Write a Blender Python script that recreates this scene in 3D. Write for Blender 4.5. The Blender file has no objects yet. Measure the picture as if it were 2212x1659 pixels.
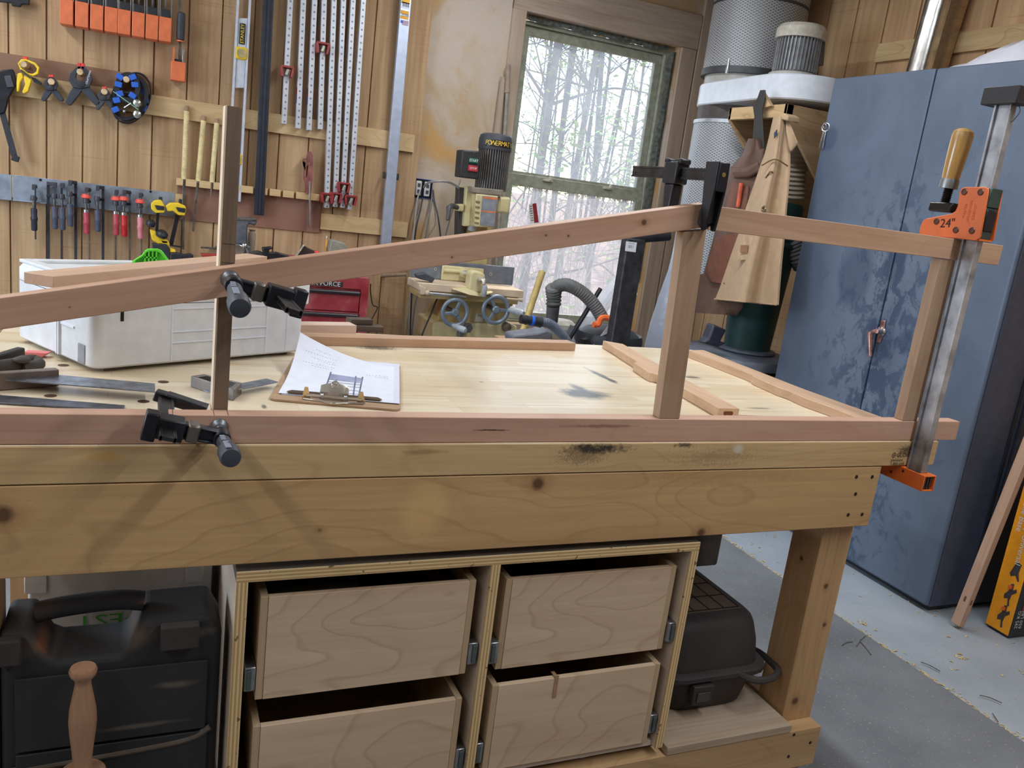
import bpy, bmesh, math, random
from mathutils import Vector, Matrix, Quaternion
random.seed(7)
C = bpy.context.scene.collection
ZB = 0.89          # height of the bench top above the floor
V = Vector
# ---------------------------------------------------------------- camera
CAMP = V((-1.47575, -1.24107, 0.41360 + ZB))
YAW, PIT, ROLL = math.radians(24.6037), math.radians(12.7544), math.radians(7.2996)
FPX = 1779.94
cf = V((math.sin(YAW)*math.cos(PIT), math.cos(YAW)*math.cos(PIT), -math.sin(PIT)))
r0 = V((math.cos(YAW), -math.sin(YAW), 0)); u0 = r0.cross(cf)
cr = r0*math.cos(ROLL) + u0*math.sin(ROLL); cu = u0*math.cos(ROLL) - r0*math.sin(ROLL)
cam = bpy.data.objects.new('camera', bpy.data.cameras.new('camera'))
cam.matrix_world = Matrix(((cr.x, cu.x, -cf.x, CAMP.x), (cr.y, cu.y, -cf.y, CAMP.y), (cr.z, cu.z, -cf.z, CAMP.z), (0, 0, 0, 1)))
cam.data.sensor_fit = 'HORIZONTAL'; cam.data.sensor_width = 36; cam.data.lens = 36*FPX/2212
cam.data.clip_start = .02; cam.data.clip_end = 200
C.objects.link(cam); bpy.context.scene.camera = cam
# ---------------------------------------------------------------- world, lights, exposure
sc = bpy.context.scene
sc.view_settings.view_transform = 'Standard'; sc.view_settings.look = 'None'
sc.view_settings.exposure = 0.0; sc.view_settings.gamma = 1
wd = bpy.data.worlds.new('sky'); sc.world = wd; wd.use_nodes = True
nt = wd.node_tree; bg = nt.nodes['Background']
sky = nt.nodes.new('ShaderNodeTexSky'); sky.sky_type = 'NISHITA'; sky.sun_elevation = math.radians(48); sky.sun_rotation = math.radians(20); sky.sun_disc = False
nt.links.new(sky.outputs[0], bg.inputs[0]); bg.inputs[1].default_value = 0.38
sun = bpy.data.objects.new('sun', bpy.data.lights.new('sun', 'SUN')); sun.data.energy = 4; sun.data.angle = .02; sun.data.color = (1, .95, .86)
sun.rotation_euler = (math.radians(40), 0, math.radians(150)); C.objects.link(sun)
def strip(x, y, e, L=2.3):
    l = bpy.data.objects.new('tube_light', bpy.data.lights.new('tube_light', 'AREA')); l.data.shape = 'RECTANGLE'
    l.data.size = .10; l.data.size_y = L; l.data.energy = e; l.data.color = (.94, .975, 1); l.location = (x, y, 2.62); C.objects.link(l)
strip(0.05, -1.25, 36); strip(0.05, 1.55, 34); strip(-2.75, -1.25, 30); strip(-2.75, 1.55, 38)
# daylight through the side window in the left wall
wl = bpy.data.objects.new('side_window_daylight', bpy.data.lights.new('side_window_daylight', 'AREA')); wl.data.shape = 'RECTANGLE'; wl.data.size = 1.3; wl.data.size_y = 1.1
wl.data.energy = 75; wl.data.color = (.70, .84, 1); wl.location = (-4.02, 1.35, 1.45); wl.rotation_euler = (0, math.radians(-90), 0); C.objects.link(wl)
# ---------------------------------------------------------------- pixel -> place
def ray(x, y): return cf + cr*((x-1106)/FPX) - cu*((y-829.5)/FPX)
def A(x, y, X=None, Y=None, Z=None):
    d = ray(x, y)
    t = (X-CAMP.x)/d.x if X is not None else (Y-CAMP.y)/d.y if Y is not None else (Z-CAMP.z)/d.z
    return CAMP + d*t
def AP(pts, **k): return [A(x, y, **k) for x, y in pts]
# ---------------------------------------------------------------- materials
def lin(c):
    return tuple(((v/255)/12.92 if v/255 <= .04045 else ((v/255+.055)/1.055)**2.4) for v in c) + (1,)
class NT:
    def __init__(s, name):
        s.m = bpy.data.materials.new(name); s.m.use_nodes = True; s.t = s.m.node_tree
        s.b = s.t.nodes['Principled BSDF']
    def n(s, typ, ins=None, **k):
        o = s.t.nodes.new('ShaderNode'+typ)
        for a, v in k.items(): setattr(o, a, v)
        for i, v in (ins or {}).items():
            if isinstance(v, bpy.types.NodeSocket): s.t.links.new(v, o.inputs[i])
            else: o.inputs[i].default_value = v
        return o
    def coord(s, kind='Object'): return s.n('TexCoord').outputs[kind]
    def mapv(s, v, scale=(1, 1, 1), loc=(0, 0, 0), rot=(0, 0, 0)): return s.n('Mapping', {0: v, 1: loc, 2: rot, 3: scale}).outputs[0]
    def noise(s, v, scale=5, detail=4, dist=0, rough=.55): return s.n('TexNoise', {'Vector': v, 'Scale': scale, 'Detail': detail, 'Distortion': dist, 'Roughness': rough}).outputs[0]
    def ramp(s, f, stops, interp='LINEAR'):
        o = s.n('ValToRGB', {0: f}); e = o.color_ramp.elements; o.color_ramp.interpolation = interp
        while len(e) < len(stops): e.new(.5)
        for i, (p, c) in enumerate(stops):
            e[i].position = p; e[i].color = c if len(c) == 4 else tuple(c)+(1,)
        return o.outputs[0]
    def mix(s, f, a, b, mode='MIX'):
        o = s.n('Mix', data_type='RGBA', blend_type=mode)
        for i, v in ((0, f), (6, a), (7, b)):
            if isinstance(v, bpy.types.NodeSocket): s.t.links.new(v, o.inputs[i])
            else: o.inputs[i].default_value = v
        return o.outputs[2]
    def math(s, op, a, b=0., c=0.): return s.n('Math', {0: a, 1: b, 2: c}, operation=op).outputs[0]
    def col(s, c): s.t.links.new(c, s.b.inputs['Base Color'])
    def bump(s, h, st=.2, d=.002):
        o = s.n('Bump', {'Height': h, 'Strength': st, 'Distance': d}); s.t.links.new(o.outputs[0], s.b.inputs['Normal'])
    def blob(s, v, c, rad, soft=.4, warp=.25, wscale=3):
        """1 inside a ragged ellipse at c with radii rad"""
        nv = s.n('TexNoise', {'Vector': v, 'Scale': wscale/max(rad), 'Detail': 6, 'Roughness': .65}).outputs[1]
        off = s.n('VectorMath', {0: nv, 1: (.5, .5, .5)}, operation='SUBTRACT').outputs[0]
        m = s.n('VectorMath', {0: v, 1: c}, operation='SUBTRACT').outputs[0]
        m = s.n('VectorMath', {0: m, 1: tuple(1/r for r in rad)}, operation='MULTIPLY').outputs[0]
        off = s.n('VectorMath', {0: off, 1: (warp*4,)*3}, operation='MULTIPLY').outputs[0]
        m = s.n('VectorMath', {0: m, 1: off}, operation='ADD').outputs[0]
        d = s.n('VectorMath', {0: m}, operation='LENGTH').outputs['Value']
        return s.n('MapRange', {0: d, 1: 1-soft, 2: 1., 3: 1., 4: 0.}).outputs[0]
MAT = {}
def soft(c, k=.78):
    g = .35*c[0]+.5*c[1]+.15*c[2]
    return tuple(g+(v-g)*k for v in c)
def plain(name, c, rough=.5, metal=0., noise=.12, ns=30, c2=None, spec=.5, bump=0, coat=0):
    """one colour with a little wear"""
    if name in MAT: return MAT[name]
    n = NT(name); v = n.coord(); f = n.noise(v, ns, 5)
    a = lin(c); b = lin(c2) if c2 else tuple(min(1, x*(1+noise*2.5)) for x in a[:3])+(1,)
    lo = a if c2 else tuple(x*(1-noise*1.5) for x in a[:3])+(1,)
    n.col(n.ramp(f, [(.3, lo), (.7, b)]))
    n.b.inputs['Roughness'].default_value = rough; n.b.inputs['Metallic'].default_value = metal
    n.b.inputs['Specular IOR Level'].default_value = spec; n.b.inputs['Coat Weight'].default_value = coat
    if bump: n.bump(f, bump)
    MAT[name] = n.m; return n.m
def wood(name, light, dark, axis='X', grain=1., rough=.55, rings=0., knots=(), stains=(), line=(120, 80, 45), fine=1., speck=0., coat=0.):
    light, dark, line = soft(light), soft(dark), soft(line)
    """boards: grain along axis of the object's own space; rings = strength of broad figure"""
    if name in MAT: return MAT[name]
    n = NT(name); v = n.coord(); i = 'XYZ'.index(axis)
    def sc_(a, b): return tuple(a if k == i else b for k in range(3))
    f1 = n.noise(n.mapv(v, sc_(1.3*grain, 22*grain)), 1, 5, .6)
    f2 = n.noise(n.mapv(v, sc_(7*grain, 230*grain)), 1, 3, .2)
    f = n.math('ADD', n.math('MULTIPLY', f1, .65), n.math('MULTIPLY', f2, .35*fine))
    c = n.ramp(f, [(.3, lin(dark)), (.62, lin(light))])
    if rings:
        h = n.noise(n.mapv(v, sc_(1.6, 4.5)), 1, 2, .3, .4)
        w = n.math('FRACT', n.math('MULTIPLY', h, 13.))
        w = n.ramp(w, [(0, (0, 0, 0)), (.80, (.18,)*3), (.93, (1, 1, 1)), (1, (0, 0, 0))])
        c = n.mix(n.math('MULTIPLY', w, rings), c, lin(line))
    for (p, r) in knots:
        d = n.blob(v, p, tuple(r*(2.6 if k == i else 1.7) for k in range(3)), .85, .10)
        c = n.mix(n.math('MULTIPLY', d, .55), c, lin((135, 88, 46)))
        d = n.blob(v, p, (r, r, r), .5, .08); c = n.mix(n.math('MULTIPLY', d, .85), c, lin((74, 45, 28)))
    for (p, r, col, amt, warp, ws) in stains:
        d = n.blob(v, p, r, .6, warp, ws); c = n.mix(n.math('MULTIPLY', d, amt), c, lin(col))
    if speck:
        d = n.ramp(n.noise(v, 170, 2), [(.66, (0, 0, 0)), (.72, (1, 1, 1))]); c = n.mix(n.math('MULTIPLY', d, speck), c, lin((60, 50, 38)))
    n.col(c); n.b.inputs['Roughness'].default_value = rough; n.b.inputs['Coat Weight'].default_value = coat
    n.b.inputs['Coat Roughness'].default_value = .25
    n.bump(f, .12, .001); MAT[name] = n.m; return n.m
# ---------------------------------------------------------------- mesh kit
def frame_of(d, up=V((0, 0, 1))):
    d = V(d).normalized(); up = V(up)
    if abs(d.dot(up.normalized())) > .98: up = V((0, 1, 0)) if abs(d.y) < .9 else V((1, 0, 0))
    s = d.cross(up).normalized(); return d, s, s.cross(d).normalized()
class MB:
    def __init__(s): s.v = []; s.f = []
    def add(s, vs, fs):
        k = len(s.v); s.v += [V(p) for p in vs]; s.f += [tuple(i+k for i in f) for f in fs]; return s
    def box(s, c, d, rot=None):
        c = V(c); h = V(d)/2; P = []
        for x in (-1, 1):
            for y in (-1, 1):
                for z in (-1, 1):
                    p = V((x*h.x, y*h.y, z*h.z)); P.append(c + (rot @ p if rot else p))
        return s.add(P, [(0, 1, 3, 2), (4, 6, 7, 5), (0, 4, 5, 1), (2, 3, 7, 6), (0, 2, 6, 4), (1, 5, 7, 3)])
    def bb(s, lo, hi): lo = V(lo); hi = V(hi); return s.box((lo+hi)/2, hi-lo)
    def bar(s, p0, p1, w, t, up=(0, 0, 1)):
        p0 = V(p0); p1 = V(p1); d, sd, u = frame_of(p1-p0, up)
        return s.box((p0+p1)/2, ((p1-p0).length, w, t), Matrix((d, sd, u)).transposed())
    def ring(s, rings, cap=True, closed=False):
        n = len(rings[0]); vs = [p for r in rings for p in r]; fs = []
        m = len(rings)
        for i in range(m if closed else m-1):
            for j in range(n):
                a = i*n; b = ((i+1) % m)*n; fs.append((a+j, a+(j+1) % n, b+(j+1) % n, b+j))
        if cap and not closed: fs.append(tuple(reversed(range(n)))); fs.append(tuple((m-1)*n+j for j in range(n)))
        return s.add(vs, fs)
    def cyl(s, p0, p1, r0, r1=None, n=16, cap=True): 
        return s.tube([p0, p1], [r0, r0 if r1 is None else r1], n, cap)
    def tube(s, pts, r, n=8, cap=True, flat=1.):
        pts = [V(p) for p in pts]; R = []; u = None
        for i, p in enumerate(pts):
            d = (pts[min(i+1, len(pts)-1)] - pts[max(i-1, 0)]).normalized()
            if u is None: _, sd, u = frame_of(d)
            else:
                u = u - d*u.dot(d)
                if u.length < 1e-5: _, sd, u = frame_of(d)
                u.normalize(); sd = d.cross(u)
            rr = r[i] if isinstance(r, (list, tuple)) else r
            R.append([p + sd*(rr*math.cos(2*math.pi*k/n)) + u*(rr*flat*math.sin(2*math.pi*k/n)) for k in range(n)])
        return s.ring(R, cap)
    def lathe(s, prof, o, ax=(0, 0, 1), n=20, sx=1., cap=True):
        o = V(o); d, a, b = frame_of(ax)
        return s.ring([[o + d*h + a*(max(r, 1e-4)*sx*math.cos(2*math.pi*k/n)) + b*(max(r, 1e-4)*math.sin(2*math.pi*k/n)) for k in range(n)] for r, h in prof], cap)
    def prism(s, loop, vec):
        loop = [V(p) for p in loop]; vec = V(vec); n = len(loop)
        return s.add(loop+[p+vec for p in loop], [tuple(range(n)), tuple(range(2*n-1, n-1, -1))]+[(i, (i+1) % n, n+(i+1) % n, n+i) for i in range(n)])
    def frame(s, outer, inner, vec):
        """plate with a hole: two loops of equal length"""
        n = len(outer); vec = V(vec); L = [V(p) for p in outer]+[V(p) for p in inner]
        vs = L+[p+vec for p in L]; fs = []
        for i in range(n):
            j = (i+1) % n
            fs += [(i, j, n+j, n+i), (2*n+i, 3*n+i, 3*n+j, 2*n+j), (i, 2*n+i, 2*n+j, j), (n+i, n+j, 3*n+j, 3*n+i)]
        return s.add(vs, fs)
    def ball(s, c, r, n=16, m=10, rot=None):
        c = V(c); r = V((r, r, r)) if not hasattr(r, '__len__') else V(r); R = []
        for i in range(m+1):
            t = math.pi*i/m; R.append([])
            for k in range(n):
                p = V((r.x*math.sin(t)*math.cos(2*math.pi*k/n), r.y*math.sin(t)*math.sin(2*math.pi*k/n), r.z*math.cos(t)))
                if i in (0, m): p += V((1e-4*math.cos(2*math.pi*k/n), 1e-4*math.sin(2*math.pi*k/n), 0))
                R[-1].append(c + (rot @ p if rot else p))
        return s.ring(R)
    def torus(s, c, ax, R, r, n=24, m=8, a0=0, a1=360):
        c = V(c); d, a, b = frame_of(ax); full = abs(a1-a0) >= 360
        K = n if full else n+1; rings = []
        for i in range(K):
            t = math.radians(a0+(a1-a0)*i/n); e = a*math.cos(t)+b*math.sin(t)
            rings.append([c+e*(R+r*math.cos(2*math.pi*k/m))+d*(r*math.sin(2*math.pi*k/m)) for k in range(m)])
        return s.ring(rings, True, full)
    def sheet(s, rows, th=0., nrm=None):
        """surface from rows of points; th gives it a body"""
        m = len(rows); n = len(rows[0]); vs = [V(p) for r in rows for p in r]
        fs = [(i*n+j, i*n+j+1, (i+1)*n+j+1, (i+1)*n+j) for i in range(m-1) for j in range(n-1)]
        if th:
            q = V(nrm)*th; k = len(vs); vs += [p+q for p in vs]; fs += [tuple(reversed([i+k for i in f])) for f in fs]
            B = [j for j in range(n)]+[i*n+n-1 for i in range(1, m)]+[(m-1)*n+j for j in range(n-2, -1, -1)]+[i*n for i in range(m-2, 0, -1)]
            for a, b in zip(B, B[1:]+B[:1]): fs.append((a, a+k, b+k, b))
        return s.add(vs, fs)
    def text(s, body, o, right, up, size, depth=.0006, align='CENTER', stretch=1.):
        cu_ = bpy.data.curves.new('lettering', 'FONT'); cu_.body = body; cu_.size = 1; cu_.align_x = align; cu_.align_y = 'CENTER'; cu_.resolution_u = 2
        ob = bpy.data.objects.new('lettering', cu_); C.objects.link(ob); bpy.context.view_layer.update()
        me = bpy.data.meshes.new_from_object(ob.evaluated_get(bpy.context.evaluated_depsgraph_get()))
        right = V(right).normalized()*size*stretch; up = V(up).normalized()*size; nn = right.cross(up).normalized()*depth
        vs = [V(o)+right*p.co.x+up*p.co.y+nn for p in me.vertices]
        s.add(vs, [tuple(p.vertices) for p in me.polygons])
        bpy.data.objects.remove(ob); bpy.data.meshes.remove(me); return s
    def build(s, name, mat, parent=None, bev=0., seg=2, smooth=40, loc=None, label=None, normals=True):
        pl = WL[parent.name] if parent else V((0, 0, 0))
        if loc is None:
            if parent: loc = pl
            else:
                xs = [p.x for p in s.v]; ys = [p.y for p in s.v]; zs = [p.z for p in s.v]
                loc = V(((min(xs)+max(xs))/2, (min(ys)+max(ys))/2, min(zs)))
        loc = V(loc); me = bpy.data.meshes.new(name); me.from_pydata([p-loc for p in s.v], [], s.f)
        if normals:
            bm = bmesh.new(); bm.from_mesh(me); bmesh.ops.recalc_face_normals(bm, faces=bm.faces); bm.to_mesh(me); bm.free()
        me.materials.append(mat); o = bpy.data.objects.new(name, me); C.objects.link(o)
        if parent: o.parent = parent
        o.location = loc-pl; WL[o.name] = loc
        if smooth: me.shade_smooth(); me.set_sharp_from_angle(angle=math.radians(smooth))
        if bev:
            b = o.modifiers.new('bevel', 'BEVEL'); b.width = bev; b.segments = seg; b.limit_method = 'ANGLE'; b.angle_limit = math.radians(35); b.harden_normals = False
        if label: o['label'] = label
        return o
WL = {}
def tag(o, label, cat, group=None, kind=None):
    o['label'] = label; o['category'] = cat
    if group: o['group'] = group
    if kind: o['kind'] = kind
    return o
def thing(name, label, cat, loc, group=None, kind=None):
    o = bpy.data.objects.new(name, None); o.empty_display_size = .05; C.objects.link(o); o.location = loc; WL[o.name] = V(loc)
    return tag(o, label, cat, group, kind)
def struct(o): o['kind'] = 'structure'; return o
def dup(root, loc, label, rotz=0., rot=None):
    r = root.copy(); C.objects.link(r); r.location = loc; r['label'] = label
    r.rotation_euler = rot if rot else (0, 0, rotz); WL[r.name] = V(loc)
    for ch in list(root.children):
        c = ch.copy(); C.objects.link(c); c.parent = r
        for g in list(ch.children):
            d = g.copy(); C.objects.link(d); d.parent = c
    return r
def board(name, mat, p0, p1, w, t, up=(0, 0, 1), parent=None, bev=.0012):
    """a straight board whose own X runs along its length (so the grain does too)"""
    p0 = V(p0); p1 = V(p1); d, sd, u = frame_of(p1-p0, up); L = (p1-p0).length
    m = MB().box((0, 0, 0), (L, w, t)); o = m.build(name, mat, None, bev, loc=(0, 0, 0))
    M = Matrix((d, sd, u)).transposed().to_4x4(); M.translation = (p0+p1)/2
    if parent: o.parent = parent; M.translation = M.translation-WL[parent.name]
    o.matrix_local = M; WL[o.name] = (p0+p1)/2; return o
def curve(pts, k=8):
    """smooth path through points (Catmull-Rom)"""
    P = [V(p) for p in pts]; P = [2*P[0]-P[1]]+P+[2*P[-1]-P[-2]]; out = []
    for i in range(1, len(P)-2):
        a, b, c, d = P[i-1:i+3]
        for j in range(k):
            t = j/k; out.append(.5*((2*b)+(c-a)*t+(2*a-5*b+4*c-d)*t*t+(3*b-a-3*c+d)*t**3))
    return out+[P[-2]]
# shared materials
black_plastic = plain('black_plastic', (38, 40, 46), .45, noise=.25, ns=60)
black_metal = plain('black_painted_iron', (34, 35, 42), .38, .3, noise=.2)
dusty_black = plain('dusty_black_plastic', (36, 34, 34), .75, ns=9, c2=(74, 66, 60))
steel = plain('bright_steel', (190, 192, 198), .28, .95, noise=.1, ns=40)
dull_steel = plain('dull_steel', (112, 110, 108), .42, .85, noise=.3, ns=25)
aluminium = plain('aluminium', (200, 204, 212), .4, .7, noise=.05)
zinc = plain('galvanised_sheet', (148, 158, 172), .45, .65, noise=.14, ns=18)
orange_plastic = plain('orange_plastic', (214, 112, 70), .45, noise=.06)
orange_paint = plain('orange_paint', (222, 108, 48), .4, noise=.05)
red_plastic = plain('red_plastic', (142, 40, 44), .5, noise=.1)
faded_red = plain('faded_red_paint', (150, 66, 62), .6, noise=.15)
yellow_plastic = plain('yellow_plastic', (232, 196, 44), .45, noise=.06)
white_plastic = plain('white_plastic', (208, 210, 214), .5, noise=.04)
grey_rubber = plain('grey_rubber', (84, 88, 98), .7, noise=.15)
white_paper = plain('white_paper', (226, 230, 244), .8, noise=.02)
ink = plain('dark_ink', (52, 56, 70), .8, noise=.05)
pale_print = plain('white_print', (225, 226, 226), .6, noise=.03)
cherry_x = wood('cherry_wood', (206, 160, 124), (180, 132, 98), 'X', .8, .5, rings=.12, line=(150, 96, 66))
pine_x = wood('pale_pine_x', (214, 178, 122), (190, 150, 96), 'X', .7, .6, rings=.3, line=(170, 124, 72))
dark_hole = plain('dark_recess', (20, 17, 15), .9, noise=.1)
# ================================================================ the room
YW = 3.22                                   # face of the panelled wall
YP = 3.25                                   # face of the plaster wall
XR = 1.78                                   # right wall
XL, YF, HC = -4.0, -6.0, 2.78
def concrete():
    n = NT('concrete_floor'); v = n.coord()
    a = n.noise(v, 2.2, 6); b = n.noise(v, 60, 4)
    c = n.ramp(a, [(.3, lin((148, 158, 168))), (.7, lin((176, 184, 194)))])
    c = n.mix(n.ramp(b, [(.60, (0, 0, 0)), (.74, (.35,)*3)]), c, lin((112, 112, 108))); n.col(c)
    n.b.inputs['Roughness'].default_value = .6; return n.m
def mat_floor():
    n = NT('grey_mat'); v = n.coord()
    a = n.noise(v, 3, 6); b = n.noise(v, 140, 2)
    c = n.ramp(a, [(.3, lin((104, 108, 114))), (.7, lin((130, 134, 140)))])
    c = n.mix(n.ramp(b, [(.66, (0, 0, 0)), (.70, (.7,)*3)]), c, lin((190, 176, 150))); n.col(c)
    n.b.inputs['Roughness'].default_value = .75; return n.m
def plaster():
    n = NT('stained_wallboard'); v = n.coord()
    a = n.noise(v, 1.7, 7, .8, .62); b = n.noise(v, 120, 3); s = n.noise(v, 9, 6, .3, .7)
    c = n.ramp(a, [(.38, lin((190, 146, 88))), (.47, lin((180, 158, 130))), (.56, lin((188, 174, 160)))])
    c = n.mix(n.ramp(s, [(.28, (.55,)*3), (.42, (0, 0, 0))]), c, lin((186, 142, 92)))
    c = n.mix(n.ramp(b, [(.56, (0, 0, 0)), (.72, (.4,)*3)]), c, lin((168, 136, 104))); n.col(c)
    n.b.inputs['Roughness'].default_value = .9; n.bump(b, .25, .002); return n.m
def rough_panel(name, hi, lo):
    n = NT(name); v = n.coord()
    f1 = n.noise(n.mapv(v, (9, 9, .9)), 1, 5, .8); f2 = n.noise(n.mapv(v, (60, 60, 2.5)), 1, 4)
    saw = n.noise(n.mapv(v, (2.0, 2.0, 130)), 1, 3); pat = n.noise(v, 3.0, 3)
    c = n.ramp(n.math('ADD', n.math('MULTIPLY', f1, .6), n.math('MULTIPLY', f2, .4)), [(.33, lin(soft(lo))), (.62, lin(soft(hi)))])
    m = n.math('MULTIPLY', n.ramp(saw, [(.58, (0, 0, 0)), (.66, (1, 1, 1))]), n.ramp(pat, [(.45, (0, 0, 0)), (.6, (.45,)*3)]))
    c = n.mix(m, c, lin((150, 104, 60))); n.col(c)
    n.b.inputs['Roughness'].default_value = .85; n.bump(saw, .35, .002); return n.m
panel_mat = rough_panel('rough_sawn_panel', (198, 158, 110), (156, 114, 74))
panel_right = rough_panel('brown_plywood_panel', (216, 168, 116), (184, 136, 86))
plaster_mat = plaster()
old_board = wood('weathered_board', (190, 168, 146), (152, 124, 100), 'Z', .8, .85, stains=(), fine=.7)
old_board_x = wood('weathered_board_flat', (186, 164, 142), (150, 124, 102), 'X', .8, .85)
struct(MB().bb((XL, YF, -.1), (2.6, 3.5, 0)).build('floor', concrete(), loc=(0, 0, 0)))
struct(MB().bb((XL, YF, HC), (2.6, 3.5, HC+.1)).build('ceiling', plain('pale_ceiling', (190, 184, 172), .9), loc=(0, 0, 0)))
# window opening
wx0 = A(1137, 300, Y=YP).x - .03; wx0 = A(1128, 100, Y=YP).x; wx1 = A(1468, 110, Y=YP).x; wz1 = A(1300, 62, Y=YP).z; wz0 = A(1230, 705, Y=YP).z
m = MB().bb((XL, YP, 0), (wx0, 3.45, HC)).bb((wx1, YP, 0), (2.6, 3.45, HC)).bb((wx0, YP, wz1), (wx1, 3.45, HC)).bb((wx0, YP, 0), (wx1, 3.45, wz0))
struct(m.build('wall_back', plaster_mat, loc=(0, YP, 0), smooth=0))
struct(MB().bb((XR, YF, 0), (XR+.1, YP, HC)).build('wall_right', panel_right, loc=(XR, 0, 0)))
m = MB()
for lo, hi in (((-4.1, YF, 0), (XL, .8, HC)), ((-4.1, 1.9, 0), (XL, YP, HC)), ((-4.1, .8, 0), (XL, 1.9, .8)), ((-4.1, .8, 2.1), (XL, 1.9, HC))): m.bb(lo, hi)
struct(m.build('wall_left', panel_mat, loc=(XL, 0, 0)))
struct(MB().frame([(-4.06, .8, .8), (-4.06, 1.9, .8), (-4.06, 1.9, 2.1), (-4.06, .8, 2.1)], [(-4.06, .86, .86), (-4.06, 1.84, .86), (-4.06, 1.84, 2.04), (-4.06, .86, 2.04)], (.05, 0, 0)).build('window_2', plain('window_frame_paint', (148, 150, 134), .5)))
struct(MB().bb((XL, YF-.1, 0), (2.6, YF, HC)).build('wall_front', panel_mat, loc=(0, YF, 0)))
# grooved panelling on the tool wall
m = MB(); xe = -.158; x = xe; k = 0
while x > XL+.2:
    w = .147; m.bb((x-w+.007, YW, 0), (x, YP, HC)); x -= w; k += 1
m.bb((XL, YW+.012, 0), (xe-.002, YP, HC))
struct(m.build('wall_back_panel', panel_mat, loc=(0, YW, 0), smooth=0))
m = MB(); y = YP
while y > YF: m.bb((XR-.012, y-.2+.008, 0), (XR, y, HC)); y -= .2
struct(m.build('wall_right_panel', panel_right, loc=(XR, 0, 0), smooth=0))
# battens
def batten(n, a, b, h0, h1, th=.02, mat=pine_x, y=YW):
    """a: pixel of the upper edge at one end, b: at the other end; heights from there"""
    p = A(*a, Y=y-th); q = A(*b, Y=y-th); z1 = (p.z+q.z)/2
    return struct(MB().bb((p.x, y-th, z1-h1), (q.x, y, z1-h0)).build('trim_%d' % n, mat, bev=.001))
zt = A(600, 246, Y=YW-.02).z; zb = A(600, 282, Y=YW-.02).z
batten(1, (-60, 150), (897, 288), 0, .092)
p = A(600, 246, Y=YW-.02)
bpy.data.objects['trim_1'].location.z += p.z-(bpy.data.objects['trim_1'].location.z+.092)
xa = A(100, 396, Y=YW-.02); q = A(300, 404, Y=YW-.02)
struct(MB().bb((XL+.3, YW-.02, xa.z-.08), (A(398, 420, Y=YW-.02).x, YW, xa.z+.018)).build('trim_2', pine_x, bev=.001))
a = A(694, 462, Y=YW-.02); b = A(790, 487, Y=YW-.02); c = A(882, 480, Y=YW-.02)
struct(MB().bb((a.x, YW-.02, A(790, 505, Y=YW-.02).z), (c.x, YW, A(790, 471, Y=YW-.02).z)).build('trim_3', pine_x, bev=.001))
a = A(1895, 98, X=XR-.035); b = A(2212, 46, X=XR-.035)
struct(MB().bb((XR-.035, -.6, A(2080, 112, X=XR-.035).z), (XR-.012, a.y, A(2080, 68, X=XR-.035).z)).build('trim_4', wood('pale_pine_y', (214, 176, 118), (188, 144, 88), 'Y', .8, .6, rings=.5, line=(160, 112, 60)), bev=.001))
a = A(1730, 350, X=XR-.03)
struct(MB().bb((XR-.035, 1.7, a.z-.05), (XR-.012, 3.2, a.z+.05)).build('trim_5', MAT['pale_pine_y'], bev=.001))
# boards round the window (weathered)
def tboard(n, x0, x1, z0, z1, y0=YP-.022, mat=old_board): return struct(MB().bb((x0, y0, z0), (x1, YP, z1)).build('trim_%d' % n, mat, bev=.001))
tboard(6, wx0-.085, wx0-.004, .3, wz1+.30); tboard(7, wx0-.085, wx1+.11, wz1-.002, wz1+.19, YP-.024, old_board_x)
tboard(8, wx1+.004, wx1+.105, .2, wz1-.004); tboard(9, wx1+.115, wx1+.21, .2, wz1+.4, YP-.03)
tboard(10, wx0-.085, wx1+.105, wz0-.08, wz0-.002, YP-.02, old_board_x)
struct(MB().bb((wx1+.215, 3.14, .1), (XR-.012, YP, HC)).build('trim_11', old_board, bev=.002))
# window
wm = plain('window_frame_paint', (168, 168, 154), .5, noise=.05)
YG = 3.34
win = bpy.data.objects.new('window_1', None); C.objects.link(win); win.location = ((wx0+wx1)/2, YG, wz0); WL['window_1'] = V(win.location); struct(win)
gx0 = A(1126, 220, Y=YG).x; gx1 = A(1394, 268, Y=YG).x; zt = A(1278, 106, Y=YG).z; zm = A(1242, 387, Y=YG).z; zm2 = A(1242, 418, Y=YG).z; zl = A(1220, 679, Y=YG).z
def rect(x0, x1, z0, z1, y): return [(x0, y, z0), (x1, y, z0), (x1, y, z1), (x0, y, z1)]
MB().frame(rect(wx0+.002, wx1-.002, wz0+.002, wz1-.03, 3.31), rect(gx0-.045, gx1+.045, zl-.045, zt+.05, 3.31), (0, .1, 0)).build('window_frame', wm, win, .003)
MB().frame(rect(gx0-.044, gx1+.044, zm-.02, zt+.049, 3.335), rect(gx0, gx1, zm, zt, 3.335), (0, .03, 0)).build('upper_sash', wm, win, .003)
MB().frame(rect(gx0-.044, gx1+.044, zl-.044, zm-.015, 3.318), rect(gx0, gx1, zl, zm2, 3.318), (0, .03, 0)).build('lower_sash', wm, win, .003)
lm = MB()
for px in (1183, 1313): 
    q = A(px, 390+(px-1183)*.13, Y=3.31); lm.bar(q-V((.03, 0, 0)), q+V((.03, 0, 0)), .018, .012); lm.box(q+V((.012, -.008, .012)), (.012, .02, .02))
lm.build('sash_latch', plain('cream_latch', (186, 182, 160), .5), win, .002)
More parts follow.
